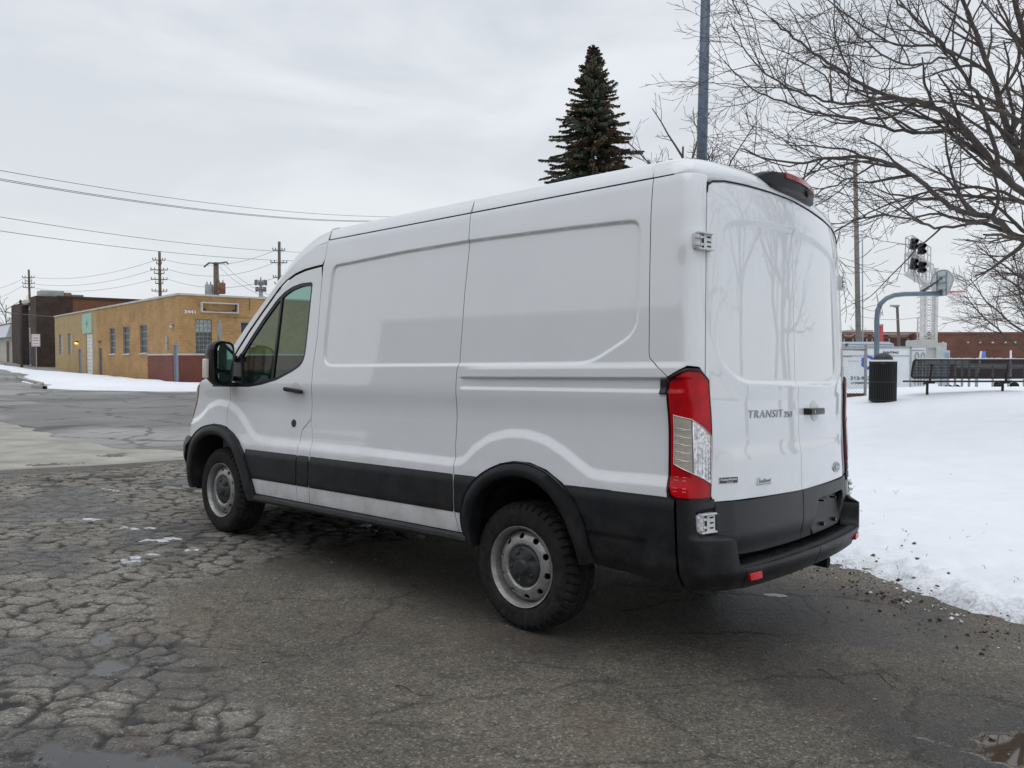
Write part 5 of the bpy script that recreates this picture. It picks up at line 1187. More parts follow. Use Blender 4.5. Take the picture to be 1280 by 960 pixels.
# ---- dark brown two-storey building
CB=Vector((-43.6,72,0)); CB.z=float(GZ(CB.x,CB.y))-.05
bb=empty('dark_brick_building',CB); tag(bb,'dark brown two-storey brick building with tall piers at the far left','building')
invb=Matrix.Translation(-CB); TLb=invb@Wall(CB,u1,(-.755,-.656)).T; TRb=invb@Wall(CB,u2,(.656,-.755)).T
def albs(px,o=CB,u=u1): t=(px-640)/FPX; return (t*o.y-o.x)/(u[0]-t*u[1])
HB=6.52; xa=0; p1=albs(39.3); p2=albs(32.0); p3=albs(16)
mb=MB(); mb.box(0,p1,-3,0,-.8,HB-.15,T=TLb); mb.box(0.0,.02,0,0.01,-.8,1,T=TLb); mb.box(p2,p3,-3,.02,-.8,HB-.25,T=TLb); mb.box(p2+.02,p2+(p3-p2)*.45,.02,.25,-.8,HB-.55,T=TLb)
sd_=albs(77.5,CB,u2); mb.box(.012,sd_,-2.9,.012,-.8,HB+.05,T=TRb); mb.build('brick_pier',M['dbrick'],bb,wall_uv=True)
mb=MB(); mb.box(sd_,sd_+24,-10,-.05,-.8,HB-.05,T=TRb); mb.build('side_wall',M['obrick'],bb,wall_uv=True)
mb=MB(); mb.box(sd_-.2,sd_+24.2,-10.2,.08,HB-.048,HB+.14,T=TRb); mb.box(p1,p2,-2.5,.1,HB-.6,HB-.45,T=TLb); mb.build('roof_trim',M['dark'],bb)
mb=MB(); mb.box(p1+.01,p2-.01,-2.5,-.35,-.5,HB-.6,T=TLb); mb.box(p1-.02,p2+.02,-2.4,.12,HB-.45,HB-.2,T=TLb); mb.build('cream_bay',M['cream'],bb)
for z0,z1 in ((.2,2.5),(3.7,5.6)):
    mb=MB(); q=(p2-p1); mb.box(p1+q*.12,p2-q*.12,-.349,-.30,z0,z1,T=TLb); f=mb.build('window',M['white'],bb)
    m2=MB(); m2.box(p1+q*.16,p1+q*.48,-.30,-.285,z0+.08,z1-.08,T=TLb); m2.box(p1+q*.52,p2-q*.16,-.30,-.285,z0+.08,z1-.08,T=TLb); m2.build('pane',mat('sky_pane',(.16,.2,.26),.1),f)
mb=MB(); mb.box(2.6,2.9,.012,.15,4.05,4.18,T=TRb,ch=.03); mb.build('wall_lamp',M['white'],bb)
rt=lambda px: albs(px,CB+Vector((-.656,.755,0))*2,u2)
for (x0,x1,dz0,dz1,m_,nm) in ((rt(53),rt(83),.0,1.35,mat('unit_grey',(.33,.38,.37),.6,noise=(1,.15)),'roof_unit'),(rt(83.3),rt(92),.0,1.1,mat('unit_rust',(.30,.13,.07),.7,noise=(1.5,.5)),'roof_unit'),(rt(92.3),rt(107),.0,.75,mat('unit_blue',(.16,.19,.30),.6,noise=(1.5,.4)),'roof_unit')):
    mb=MB(); x0,x1=sorted((x0,x1)); mb.box(x0,x1,-4.0,-2.2,HB+.1+dz0,HB+.12+dz1*.46,T=TRb,ch=.06); mb.build(nm,m_,bb,auto=30)
# ---- low white-fronted building beyond
CW=CB+Vector((*u1,0))*(p3+.02); CW.z=float(GZ(CW.x,CW.y))-.05
wb=empty('low_shop_building',CW); tag(wb,'low cream building with a white sloped fascia at the left edge','building'); TWb=Matrix.Translation(-CW)@Wall(CW,u1,(-.755,-.656)).T
mb=MB(); mb.box(0,16,-8,0,-.8,2.75,T=TWb); mb.build('wall',M['cream'],wb)
mb=MB(); mb.add([(0,.55,2.72),(16,.55,2.72),(16,.1,4.1),(0,.1,4.1),(0,-8,2.72),(16,-8,2.72),(16,-8,4.1),(0,-8,4.1)],[(0,1,2,3),(4,7,6,5),(0,3,7,4),(1,5,6,2),(3,2,6,7),(0,4,5,1)],T=TWb); mb.build('fascia',mat('fascia_white',(.62,.64,.70),.6),wb)
mb=MB(); mb.box(0,16,-8,.16,4.11,4.2,T=TWb); mb.build('roof_edge',mat('roof_edge_red',(.25,.08,.06),.6),wb)
mb=MB(); mb.box(1.9,3.4,-.1,.03,0,2.35,T=TWb); mb.build('door',mat('door_brown',(.07,.035,.03),.6),wb)
mb=MB()
for x in (.5,1.0,1.5): mb.box(x,x+.06,.0,.05,0,2.7,T=TWb)
mb.build('wall_batten',M['coping'],wb)
# ---- far silo-like block at the extreme left
# ================================================================== STREET FURNITURE ON THE LEFT
def sign_post(name,px,py_top,py_bot,D,label,build):
    p=W(px,py_bot,D); z0=float(GZ(p.x,p.y)); top=W(px,py_top,D).z; e=empty(name,(p.x,p.y,z0)); tag(e,label,'sign'); build(e,top-z0); return e
def b1(e,h):
    mb=MB(); mb.box(-.03,.03,-.02,.02,-.3,h-.02); mb.build('post',M['grey'],e)
    mb=MB(); a=h-.95; mb.box(-.34,.34,-.045,-.022,a,h+.02,ch=.02); pl=mb.build('sign_plate',M['white'],e); red=mat('sign_red',(.50,.28,.27),.5)
    mb=MB(); z0,z1=a+.05,h-.03
    for x0,x1,c,d in ((-.30,.30,z1-.035,z1),(-.30,.30,z0,z0+.035),(-.30,-.265,z0+.036,z1-.036),(.265,.30,z0+.036,z1-.036),(-.2,.2,a+.62,a+.72),(-.2,.2,a+.42,a+.52),(-.2,.2,a+.2,a+.27)): mb.box(x0,x1,-.049,-.0455,c,d)
    mb.build('sign_marking',red,pl)
sign_post('parking_sign',45.9,418,463,62,'small white street sign with red border on a thin post by the dark brown wall',b1)
def b2(e,h):
    mb=MB(); mb.box(-.035,.035,-.03,.03,-.3,h-.04); mb.build('post',mat('post_dark',(.11,.115,.12),.6),e)
    mb=MB(); n=8; r=.40; T=Matrix.Rotation(R(97),4,'Z'); V=[(r*math.cos(2*math.pi*(k+.5)/n),y,h-.40+r*math.sin(2*math.pi*(k+.5)/n)) for y in (-.045,-.040) for k in range(n)]
    mb.add(V,[tuple(range(n))[::-1],tuple(range(n,2*n))]+[(k,(k+1)%n,n+(k+1)%n,n+k) for k in range(n)],T=T); mb.build('sign_plate',M['grey'],e)
sign_post('stop_sign',274.4,399.5,483,30,'back of an octagonal street sign seen nearly edge-on at the yellow building corner',b2)
def power_pole(px,top,D,r,arms,label,lean=0,base_py=None,mt=None):
    p=W(px,447,D); z0=float(GZ(p.x,p.y)); zt=W(px,top,D).z; e=empty('power_pole',(p.x,p.y,z0)); tag(e,label,'utility pole','wooden power poles beyond the buildings')
    h=zt-z0; mb=MB(); mb.tube([(-lean*h,0,-.3),(0,0,h)],[r,r*.65],10); mb.build('pole',mt or M['wood'],e,smooth=True)
    mi=MB()
    for z,wd,sg,an in arms:
        zz=W(px,z,D).z-z0; hw=wd*D/FPX/2; mb=MB(); T=Matrix.Translation((-lean*(h-zz),-.16,zz))@Matrix.Rotation(R(an),4,'Z'); mb.box(-hw,hw,-.05,.05,-.05,.05,T=T); mb.tube([(-hw*.6,0,0),(0,.1,-hw*.4),(hw*.6,0,0)],.015,5,T=T); mb.build('crossarm',mt or M['wood'],e)
        for k in ((-1,-.55,.55,1) if sg else (-1,1)): mi.lathe([(.03,0),(.05,.04),(.06,.08),(.05,.11),(.07,.15),(.03,.20),(0,.21)],8,T=T@Matrix.Translation((k*hw*.95,0,.07)))
    mi.build('insulator',mat('porcelain',(.16,.12,.10),.3),e,smooth=True)
    return e,zt
power_pole(38.2,337,118,.22,[(347,14,1,10),(351.3,8,0,10),(354.5,14,1,10),(359.5,13,1,10)],'leftmost power pole rising behind the dark brown building',lean=-.01)
power_pole(201.3,314,95,.24,[(325.3,15,1,12),(330,6,0,12),(337.5,20,1,12),(342,12,0,12),(349.5,19,1,12),(354.5,9,0,12),(364,18,1,12)],'tall power pole with many crossarms behind the yellow building')
power_pole(350.5,302,90,.24,[(313,15,1,12),(328.5,20,1,12),(347,14,1,12),(355,10,0,12)],'power pole nearest the van roof with two long crossarms',lean=.01)
e,zt=power_pole(271.5,328,58,.28,[],'stout power pole carrying two transformers above the sign frame')
h=zt-e.location.z
mb=MB(); mb.tube([(-.85,-.1,h-.35),(-.45,-.15,h-.05),(0,-.2,h-.1),(.5,-.15,h-.05),(.8,-.1,h+.02),(.95,-.1,h-.15)],.06,6); mb.build('crossarm',M['wood'],e)
for x,mt_,zz in ((-.42,M['grey'],W(270,363,58).z),(.48,mat('rusty_metal',(.20,.09,.055),.8,noise=(3,.45)),W(275,361,58).z)):
    mb=MB(); z=zz-e.location.z; mb.lathe([(0,-.42),(.27,-.40),(.29,-.36),(.29,.34),(.27,.40),(0,.44)],20,c=(x,-.3,z)); t_=mb.build('transformer',mt_,e,auto=40)
    mb=MB()
    for q in (-.15,.12): mb.lathe([(.03,0),(.06,.05),(.035,.08),(.06,.12),(.03,.16),(0,.24)],8,c=(x+q,-.3,z+.42))
    mb.build('bushing',mat('porcelain2',(.2,.17,.15),.4),t_)
# thin corner pole beside the dark building
p=W(27.5,470,66); e=empty('street_pole',(p.x,p.y,float(GZ(p.x,p.y)))); tag(e,'slim dark pole standing before the dark brown piers','pole'); mb=MB(); mb.tube([(0,0,-.3),(0,0,W(27.5,377,66).z-e.location.z)],[.12,.09],8); mb.build('pole',mat('pole_dark',(.05,.04,.04),.8),e,smooth=True)
mb=MB(); mb.lathe([(.10,0),(.13,.05),(.05,.22),(0,.24)],8,c=(0,0,W(27.5,378,66).z-e.location.z)); mb.build('pole_cap',M['dark'],e)
# mobile phone mast
p=W(327,447,170); e=empty('antenna_mast',(p.x,p.y,float(GZ(p.x,p.y)))); tag(e,'distant white mobile phone mast with rings of grey antennas','mast'); z0=e.location.z
q=170/FPX; zc=lambda py: W(327,py,170).z-z0
mb=MB(); mb.box(-5*q,11*q,-2,2,0,zc(372)); mb.build('mast_base',M['white'],e)
mb=MB(); mb.tube([(0,0,zc(372)),(0,0,zc(346.5))],[.5,.12],8); 
for py,rr in ((353,7),(361,6)):
    mb.tube([(rr*q*math.cos(t),rr*q*.6*math.sin(t),zc(py)) for t in np.linspace(0,2*math.pi,13)],.09,5)
    for t in np.linspace(0,2*math.pi,7)[:-1]: mb.tube([(0,0,zc(py)),(rr*q*math.cos(t),rr*q*.6*math.sin(t),zc(py))],.07,5)
mb.build('mast_frame',M['grey'],e)
for py,rr,hh in ((353,7,4.5),(361.5,6,4)):
    for t in np.linspace(0,2*math.pi,10)[:-1]:
        mb=MB(); x,y=rr*q*math.cos(t),rr*q*.6*math.sin(t); mb.box(x-.13,x+.13,y-.10,y+.10,zc(py+hh*.8),zc(py-hh*.7)); mb.build('antenna',mat('antenna_grey',(.17,.17,.18),.6) if not bpy.data.materials.get('antenna_grey') else bpy.data.materials['antenna_grey'],e)
# overhead wires
def wire(a,b,sag,r,label,grp='overhead wires crossing the sky on the left',n=28,mt=None):
    A_,B_=Vector(a),Vector(b); pts=[A_.lerp(B_,t)-Vector((0,0,sag*4*t*(1-t))) for t in np.linspace(0,1,n)]; mb=MB(); mb.tube(pts,r,5,cap=False); o=mb.build('overhead_wire',mt or M['dark'],smooth=True); o.location=A_; 
    me=o.data; 
    for v in me.vertices: v.co-=A_
    return tag(o,label,'wire',grp)
M['wire']=mat('wire',(.17,.17,.18),.6)
wire(W(-60,202,24),W(520,270.5,50),.5,.0105,'topmost thin wire crossing the sky on the left',mt=M['wire'])
wire(W(-60,212.5,23),W(520,274.5,48),.55,.0115,'upper of the doubled wires, second from the top',mt=M['wire'])
wire(W(-60,214.5,23.2),W(520,275.5,48.5),.55,.0115,'lower of the doubled wires, second from the top',mt=M['wire'])
wire(W(-60,261,24),W(420,316,50),.35,.0105,'thin middle wire starting left below the doubled wires',mt=M['wire'])
wire(W(-60,279.5,24),W(420,326,50),.35,.0105,'lowest long wire passing over the yellow building',mt=M['wire'])
wire(W(-20,386,62),W(110,397,75),.2,.03,'slack cable across the face of the dark brown building',mt=M['wire'])
wire(W(279,329,58),W(345,372,40),.3,.012,'upper service wire dropping right from the transformer pole',mt=M['wire'])
wire(W(274,333,58),W(340,374,40),.3,.012,'lower service wire dropping right from the transformer pole',mt=M['wire'])
k=0
for (a,b,c,d,Da,Db,s) in ((44,347,195,325,118,95,.9),(44,355,192,337,118,95,.9),(44,360,192,349,118,95,.9),(208,325,344,313,95,90,1.1),(211,337,341,329,95,90,1.1),(210,349,344,347,95,90,1.1),(-60,366,32,347,125,118,.9),(-60,385,32,355,125,118,.9)):
    k+=1
    if k<=3: lab=('top','middle','bottom')[k-1]+' far line strung between the leftmost pole and the many-armed pole'
    elif k<=6: lab=('top','middle','bottom')[k-4]+' far line strung between the many-armed pole and the pole by the van roof'
    else: lab=('upper','lower')[k-7]+' far line leaving the leftmost pole for the left edge'
    wire(W(a,b,Da),W(c,d,Db),s,.022,lab,mt=mat('wire_pale',(.3,.3,.31),.6) if not bpy.data.materials.get('wire_pale') else bpy.data.materials['wire_pale'])
# ================================================================== THE PARK ON THE RIGHT
# chain link fence
fp=W(1081.5,490,18.6); fz=SZ(fp.x,fp.y); fe=empty('chain_link_fence',(fp.x,fp.y,fz)); tag(fe,'grey chain-link fence ending at a post by the litter bin','fence')
ftop=W(1081.5,432,18.6).z-fz; L=4.2; 
mb=MB(); mb.tube([(0,0,-.2),(0,0,ftop)],.035,12); mb.lathe([(.042,0),(.042,.03),(.02,.05),(0,.055)],12,c=(0,0,ftop)); mb.build('fence_post',M['grey'],fe,auto=40)
mb=MB(); mb.tube([(0,0,0),(0,0,ftop)],.028,8,T=Matrix.Translation((-L,.25,0))); mb.build('fence_post',M['grey'],fe)
mb=MB(); mb.tube([(0,0,ftop-.10),(-L,.25,ftop-.02)],.022,8); mb.build('top_rail',M['grey'],fe,smooth=True)
mb=MB(); a=.075; hh=ftop-.12; n=int(L/a)
for k in range(-int(hh/a),n+1):
    for sg in (1,-1):
        x0=k*a; 
        pts=[]
        for t in np.linspace(0,1,2):
            x=x0+t*hh if sg>0 else x0+hh-t*hh
            pts.append((x,t*hh))
        (xa,za),(xb,zb)=pts
        # clip to the panel
        lo,hi=0.,1.
        if xb!=xa:
            t0=(0-xa)/(xb-xa);t1=(L-xa)/(xb-xa); lo=max(lo,min(t0,t1));hi=min(hi,max(t0,t1))
        if hi<=lo: continue
        A_=(-(xa+(xb-xa)*lo),.06*(xa+(xb-xa)*lo),.02+za+(zb-za)*lo);B_=(-(xa+(xb-xa)*hi),.06*(xa+(xb-xa)*hi),.02+za+(zb-za)*hi); mb.tube([A_,B_],.0028,3,cap=False)
mb.build('fence_mesh',M['grey'],fe)
mb=MB(); mb.box(-L,-.05,-.06,.06,-.06,.05); o=mb.build('timber_edging',mat('timber',(.10,.06,.045),.9,noise=(5,.3)),fe)
# litter bin
p=W(1103.3,490.5,17.2); bz=SZ(p.x,p.y)-.02; be=empty('litter_bin',(p.x,p.y,bz)); tag(be,'black slatted litter bin with a domed lid standing in the snow','bin')
hb=W(1103,451.5,17.2).z-bz; rb_=.275
mb=MB(); n=44
for k in range(n):
    t=2*math.pi*k/n; T=Matrix.Rotation(t,4,'Z'); mb.box(rb_-.012,rb_+.006,-.012,.012,.03,hb-.02,T=T)
for z in (.05,hb*.5,hb-.03): mb.tube([(rb_*math.cos(t),rb_*math.sin(t),z) for t in np.linspace(0,2*math.pi,33)],.012,6)
mb.build('slatted_body',mat('bin_black',(.005,.007,.007),.45),be)
mb=MB(); mb.lathe([(0,.02),(rb_-.03,.02),(rb_-.025,hb-.05)],32); mb.build('liner',M['gap_black'],be,smooth=True)
mb=MB(); mb.lathe([(rb_+.012,hb-.02),(rb_+.014,hb+.012),(rb_-.04,hb+.02)]+[(.20*math.cos(t),hb+.035+.15*math.sin(t)) for t in np.linspace(0,1.57,9)],36); mb.build('domed_lid',mat('lid_black',(.022,.024,.028),.45,noise=(8,.3)),be,smooth=True)
mb=MB(); mb.lathe([(rb_+.020,hb-.005),(rb_+.022,hb+.02),(rb_-.01,hb+.030),(.205,hb+.028)],36); mb.build('snow_rim',M['white'],be,smooth=True)
# bench (seen from behind)
p=W(1210,494,17.4); bz=SZ(p.x,p.y); ne=empty('park_bench',(p.x,p.y,bz)); tag(ne,'long black perforated metal bench seen from behind with snow on its top edge','bench'); q=17.4/FPX
M['bench']=mat('bench_black',(.006,.006,.008),.45)
zt_=W(1210,449.5,17.4).z-bz; zb_=W(1210,472.5,17.4).z-bz; xl,xr=(1139-1210)*q,(1281.5-1210)*q
def bk(t): # point on the backrest plane: t 0..1 upwards
    return (.02-.10*t, zb_+(zt_-zb_)*t)
def perf(name,x0,x1,fn,nx,nz,parent):
    mb=MB(); 
    for i in range(nx+1):
        x=x0+(x1-x0)*i/nx; mb.tube([(x,*fn(0)),(x,*fn(1))],.0085,3,cap=False)
    for k in range(nz+1):
        t=k/nz; mb.tube([(x0,*fn(t)),(x1,*fn(t))],.0095,4,cap=False)
    return mb.build(name,M['bench'],parent)
perf('seat_back',xl+.03,xr-.03,bk,112,12,ne)
mb=MB(); r=.07
c=[]
for (cx,ct,a0) in ((xr-r,1,0),(xl+r,1,90),(xl+r,0,180),(xr-r,0,270)):
    for a in np.linspace(a0,a0+90,6):
        y,z=bk(ct); zz=z+(r*math.sin(R(a)))+(-r if ct==1 else r); c.append((cx+r*math.cos(R(a)),bk((zz-zb_)/(zt_-zb_))[0],zz))
c.append(c[0]); mb.tube(c,.020,8,cap=False); mb.build('back_frame',M['bench'],ne,smooth=True)
zs_=W(1210,476.8,17.4).z-bz
perf('seat',xl+.06,xr-.02,lambda t:(.03+.40*t,zs_-.01*t),70,8,ne)
mb=MB(); mb.tube([(xl+.03,.03,zs_),(xr,.03,zs_)],.020,8); mb.tube([(xl+.03,.44,zs_-.01),(xr,.44,zs_-.01)],.020,8); mb.build('seat_rail',M['bench'],ne,smooth=True)
for px in (1163,1258):
    x=(px-1210)*q; mb=MB(); mb.tube([(x,-.03,zt_-.10),(x,-.02,zt_-.22),(x,.03,zs_+.02),(x,.12,zs_-.05),(x,.30,zs_-.06)],.024,8); mb.box(x-.10,x+.10,.0,.10,zs_-.05,zs_-.015,ch=.01); mb.tube([(x,.14,zs_-.05),(x,.14,-.25)],.028,10); mb.build('leg',M['bench'],ne,auto=50)
mb=MB(); 
for k in range(40):
    x0=xl+.06+(xr-xl-.12)*k/40; h=.008+.014*random.random(); mb.box(x0,x0+(xr-xl-.12)/40-.0003,-.098,-.065,zt_+.012,zt_+.018+h,ch=.003)
mb.build('snow_strip',M['white'],ne,auto=60)
# basketball goal
gp=W(1096,447,27); gz=.69; ge=empty('basketball_goal',(gp.x,gp.y,gz)); tag(ge,'basketball goal on a curved grey pole with a fan-shaped backboard','basketball goal'); q=27/FPX
def G3(px,py,dy=0): v=W(px,py,27+dy); return (v.x-gp.x,dy,v.z-gz)
mb=MB(); mb.tube([G3(1095,515),G3(1096,425),G3(1096,400),G3(1097,388),G3(1101,379.5),G3(1108,373),G3(1118,369),G3(1130,367.6),G3(1152,367.2),G3(1176,367)],[.085,.085,.085,.083,.082,.08,.08,.08,.08,.08],14); mb.build('curved_pole',mat('goal_grey',(.13,.17,.21),.4,metal=.3,noise=(5,.2)),ge,smooth=True)
Tb=Matrix.Translation(G3(1180.5,352))@Matrix.Rotation(R(25),4,'Z')  # board turned partly towards us
pts=[(-.30,-.52),(.30,-.52)]; fan=[(.0,0)]
fan=[(.9*a_,.9*b_) for a_,b_ in [(.46*1.0,-.30),(.66,.05)]+[(.66*math.cos(t),.05+.45*math.sin(t)) for t in np.linspace(0,math.pi,15)][1:-1]+[(-.66,.05),(-.46,-.30),(-.30,-.47),(.30,-.47)]]
n=len(fan); 
T3=Matrix.Translation(G3(1178,354,0))@Matrix.Rotation(R(-84),4,'Z')
mb=MB(); V=[(x,y,z) for y in (-.02,.02) for x,z in fan]; mb.add(V,[tuple(range(n)),tuple(range(n,2*n))[::-1]]+[(k,n+k,n+(k+1)%n,(k+1)%n) for k in range(n)],T=T3); bdo=mb.build('backboard',mat('board_white',(.50,.56,.57),.5,noise=(4,.1)),ge)
mb=MB(); mb.tube([(x,-.022,z) for x,z in fan+[fan[0]]],.02,6,T=T3,cap=False)
for z in (-.25,.0,.22): mb.box(-.28,.28,-.05,-.02,z-.02,z+.02,T=T3)
for x in (-.25,.25): mb.box(x-.02,x+.02,-.05,-.021,-.4,.35,T=T3)
mb.build('board_frame',M['grey'],bdo)
mb=MB(); mb.tube([G3(1152,366),G3(1178,347)],.028,6); mb.tube([G3(1150,365,.2),G3(1176,349,.2)],.028,6); mb.tube([G3(1170,366),G3(1180,362)],.05,6); mb.build('brace',M['dark'],ge)
rc=Vector(G3(1197,364.6)); mb=MB(); mb.tube([tuple(rc+Vector((.235*math.cos(t),.235*math.sin(t),0))) for t in np.linspace(0,2*math.pi,25)],.016,6,cap=False); mb.box(-.42,-.20,-.06,.06,-.05,.02,T=Matrix.Translation(rc)); rim=mb.build('rim',mat('rim_orange',(.62,.13,.07),.45),ge)
mb=MB()
for k in range(12):
    for s in (1,-1):
        pp=[]
        for t in np.linspace(0,1,5): a=2*math.pi*k/12+s*t*.8; rr=.23-.09*t; pp.append(tuple(rc+Vector((rr*math.cos(a),rr*math.sin(a),-.42*t))))
        mb.tube(pp,.006,3,cap=False)
mb.build('net',mat('net_white',(.62,.62,.62),.8),rim)
# trailer
TD=33.; tp=W(1100,447,TD); tz=.55; te=empty('box_trailer',(W(1140,447,TD).x,TD,tz)); tag(te,'white enclosed work trailer with phone number and blue hexagon logo','trailer'); q=TD/FPX
def t3(px,py): v=W(px,py,TD); return v.x-te.location.x, v.z-tz
x0,_=t3(985,440); x1,_=t3(1138.5,440); zt3=t3(1138,433.5)[1]; zb3=.02-.62
M['trail']=mat('trailer_white',(.66,.69,.71),.4,noise=(1.5,.06))
mb=MB(); mb.box(x0,x1,0,2.1,zb3,zt3,ch=.03); tb=mb.build('trailer_body',M['trail'],te,auto=30)
mb=MB(); mb.box(x0,x1+.01,-.03,.03,zt3-.06,zt3+.02); mb.box(x1-.03,x1+.03,-.03,.03,zb3,zt3); mb.box(x0,x1,-.025,0,t3(1100,444.8)[1]-.015,t3(1100,444.8)[1]+.015); mb.build('edge_trim',M['grey'],te)
bx,bz_=t3(1160,440); mb=MB(); mb.box(x1+.03,bx,.15,2.0,zb3,zt3-.05,ch=.04); mb.build('trailer_end',M['trail'],te,auto=30)
mb=MB()
for px in (1146,1153.5):
    xx,_=t3(px,440); mb.tube([(xx,.10,zb3+.3),(xx,.10,zt3-.35),(xx+.05,.12,zt3-.25),(xx+.12,.13,zt3-.25),(xx+.15,.12,zt3-.35),(xx+.15,.12,zb3+.3)],.022,6)
mb.box(*sorted((t3(1142,440)[0],t3(1158,440)[0])),.12,.15,zt3-.16,zt3-.12); mb.build('door_bar',M['grey'],te)
blk=mat('vinyl_black',(.02,.022,.03),.5); blu=mat('vinyl_blue',(.025,.10,.42),.5)
def tt(txt,px,py,w_px,h_px,mt,**k):
    x,z=t3(px,py); return text_flat('lettering',txt,Matrix.Translation((x,-.003,z)),h_px*q,mt,tb,w=w_px*q,extr=.006,**k)
tt('PAINTING',1113.5,442.2,19.5,3.0,blk,bold=.03); tt('312-922',1075.5,474.8,25,4.3,blk,bold=.03); tt('COMMERCIAL',1077,480.0,27,2.6,blk,bold=.02); tt('ROSEBUD',1058,446.3,13,2.0,mat('vinyl_grey',(.12,.13,.15),.5))
tt('AVRA',1067,452.5,13,2.0,mat('vinyl_pale',(.30,.31,.33),.5),sp=1.6)
cx,cz=t3(1085,452.8); mb=MB(); ro,ri=9.6*q,5.6*q; n=6; hexp=[(math.cos(math.pi*k/3+math.pi/6),math.sin(math.pi*k/3+math.pi/6)) for k in range(6)]
V=[(cx+a*r_,-.008,cz+b*r_) for r_ in (ro,ri) for a,b in hexp]+[(cx+a*r_,.002,cz+b*r_) for r_ in (ro,ri) for a,b in hexp]
F=[]
for k in range(6):
    k2=(k+1)%6; 
    if k==5: continue
    F+= [(k,k2,6+k2,6+k),(12+k,12+k2,k2,k),(6+k,6+k2,18+k2,18+k)]
mb.add(V,F); mb.build('logo',blu,tb)
# pale blue low truck roof behind the trailer
vp=W(1080,447,40); ve=empty('box_truck',(vp.x,vp.y,-.1)); tag(ve,'pale blue flat-roofed truck body behind the white trailer','truck'); q4=40/FPX
v3=lambda px,py:(W(px,py,40).x-vp.x, W(px,py,40).z+.1)
mb=MB(); a_=v3(1020,428)[0]; b_=v3(1118,428)[0]; zt4=v3(0,427.2)[1]; mb.box(a_,b_,0,2.3,-.4,zt4-.12,ch=.05); mb.build('truck_body',mat('truck_blue',(.42,.50,.58),.4,noise=(1,.08)),ve,auto=30)
mb=MB(); mb.add([(a_,-.02,zt4-.12),(b_,-.02,zt4-.12),(b_+.5,.5,zt4-.3),(b_-.3,.0,zt4),(a_,0,zt4),(a_,2.3,zt4),(b_-.3,2.3,zt4),(b_,2.3,zt4-.12),(a_,2.3,zt4-.12)],[(0,1,3,4),(4,3,6,5),(1,7,6,3),(5,6,7,8)]); mb.build('truck_roof',mat('roof_paleblue',(.50,.58,.66),.4),ve)
# small blue-white box at the foot of the tower
p=W(1180,452,46); e=empty('signal_cabinet',(p.x,p.y,-.4)); tag(e,'small pale blue equipment cabinet at the foot of the signal tower','cabinet'); q5=46/FPX
mb=MB(); mb.box(-4*q5,4*q5,-.3,.3,0,W(0,438,46).z+.4,ch=.04); mb.build('cabinet_body',mat('cab_pale',(.40,.47,.52),.5),e,auto=30); mb=MB(); mb.box(-2.6*q5,2.6*q5,-.33,-.29,W(0,450,46).z+.4,W(0,441,46).z+.4,ch=.02); mb.build('cabinet_door',mat('cab_blue',(.22,.33,.42),.3),e)
# parked pale van-like shapes low behind the bench
for k,(px0,px1,pt,D,lab) in enumerate(((1162,1200,450,38,'low white flatbed trailer parked behind the left end of the bench'),(1205,1290,456,42,'long pale grey flatbed trailer parked behind the right end of the bench'))):
    p=W((px0+px1)/2,447,D); e=empty('flatbed_trailer',(p.x,p.y,-.08)); tag(e,lab,'trailer','low trailers parked behind the bench'); qq=D/FPX; hw=(px1-px0)*qq/2; zt5=W(0,pt,D).z+.08
    mb=MB(); mb.box(-hw,hw,-.9,.9,zt5-.18,zt5,ch=.02); mb.build('deck',M['coping'] if k else M['trail'],e,auto=30)
    mb=MB()
    for t in np.linspace(-.9,.9,5): mb.box(t*hw-.04,t*hw+.04,-.95,-.88,-.2,zt5-.02)
    mb.build('side_post',M['grey'],e)
    for t in (-.25,.25):
        mb=MB(); mb.lathe([(0,-.1),(.14,-.1),(.22,-.08),(.24,0),(.22,.08),(.14,.1),(0,.1)],20,T=Matrix.Translation((t*hw,-.7,.0))@Matrix.Rotation(math.pi/2,4,'X')); mb.build('wheel',M['rubber'],e,smooth=True)
# long chain-link fence run behind the bench
p=W(1160,456,34); L5=W(1400,456,34).x-p.x; e=empty('boundary_fence',(p.x,p.y,-.4)); tag(e,'low grey rail fence running behind the bench','fence'); zt6=W(0,455,34).z+.4
mb=MB(); mb.tube([(0,0,zt6),(L5,0,zt6-.02)],.03,6); mb.build('top_rail',M['grey'],e)
for k in range(5): mb=MB(); mb.tube([(L5*k/4,0,-.3),(L5*k/4,0,zt6+.03)],.03,6); mb.build('fence_post',M['grey'],e)
# brick warehouse
WD=72.; wp=W(1040,447,WD); we=empty('brick_warehouse',(wp.x,WD,-1.2)); tag(we,'long low red-brown brick warehouse behind the park','building'); q=WD/FPX; zt7=W(0,417.2,WD).z+1.2
wl_=(1420-1040)*q; TW_=Matrix.Identity(4)
mb=MB(); mb.box(0,(1190-1040)*q,.6,12,0,zt7-.02); mb.box((1142-1040)*q,wl_,0,12,0,zt7); mb.build('wall',M['wbrick'],we,wall_uv=True)
mb=MB(); mb.box(-.1,wl_,-.05,.3,zt7+.002,zt7+.16); mb.box(-.1,(1141-1040)*q,.45,.8,zt7-.4,zt7-.24); mb.build('coping',mat('coping_red',(.16,.07,.06),.6),we)
mb=MB()
for px in (1152,1166,1178,1209,1224.5,1240,1256,1268):
    x=(px-1040)*q; z=W(0,428,WD).z+1.2; mb=MB(); mb.box(x-.07,x+.15,-.10,.0,z-.3,z+.0+.12,ch=.03) if False else mb.box(x-1.1*q,x+1.1*q,-.08,0,z-.9*q,z+.9*q); mb.build('vent_block',M['coping'],we)
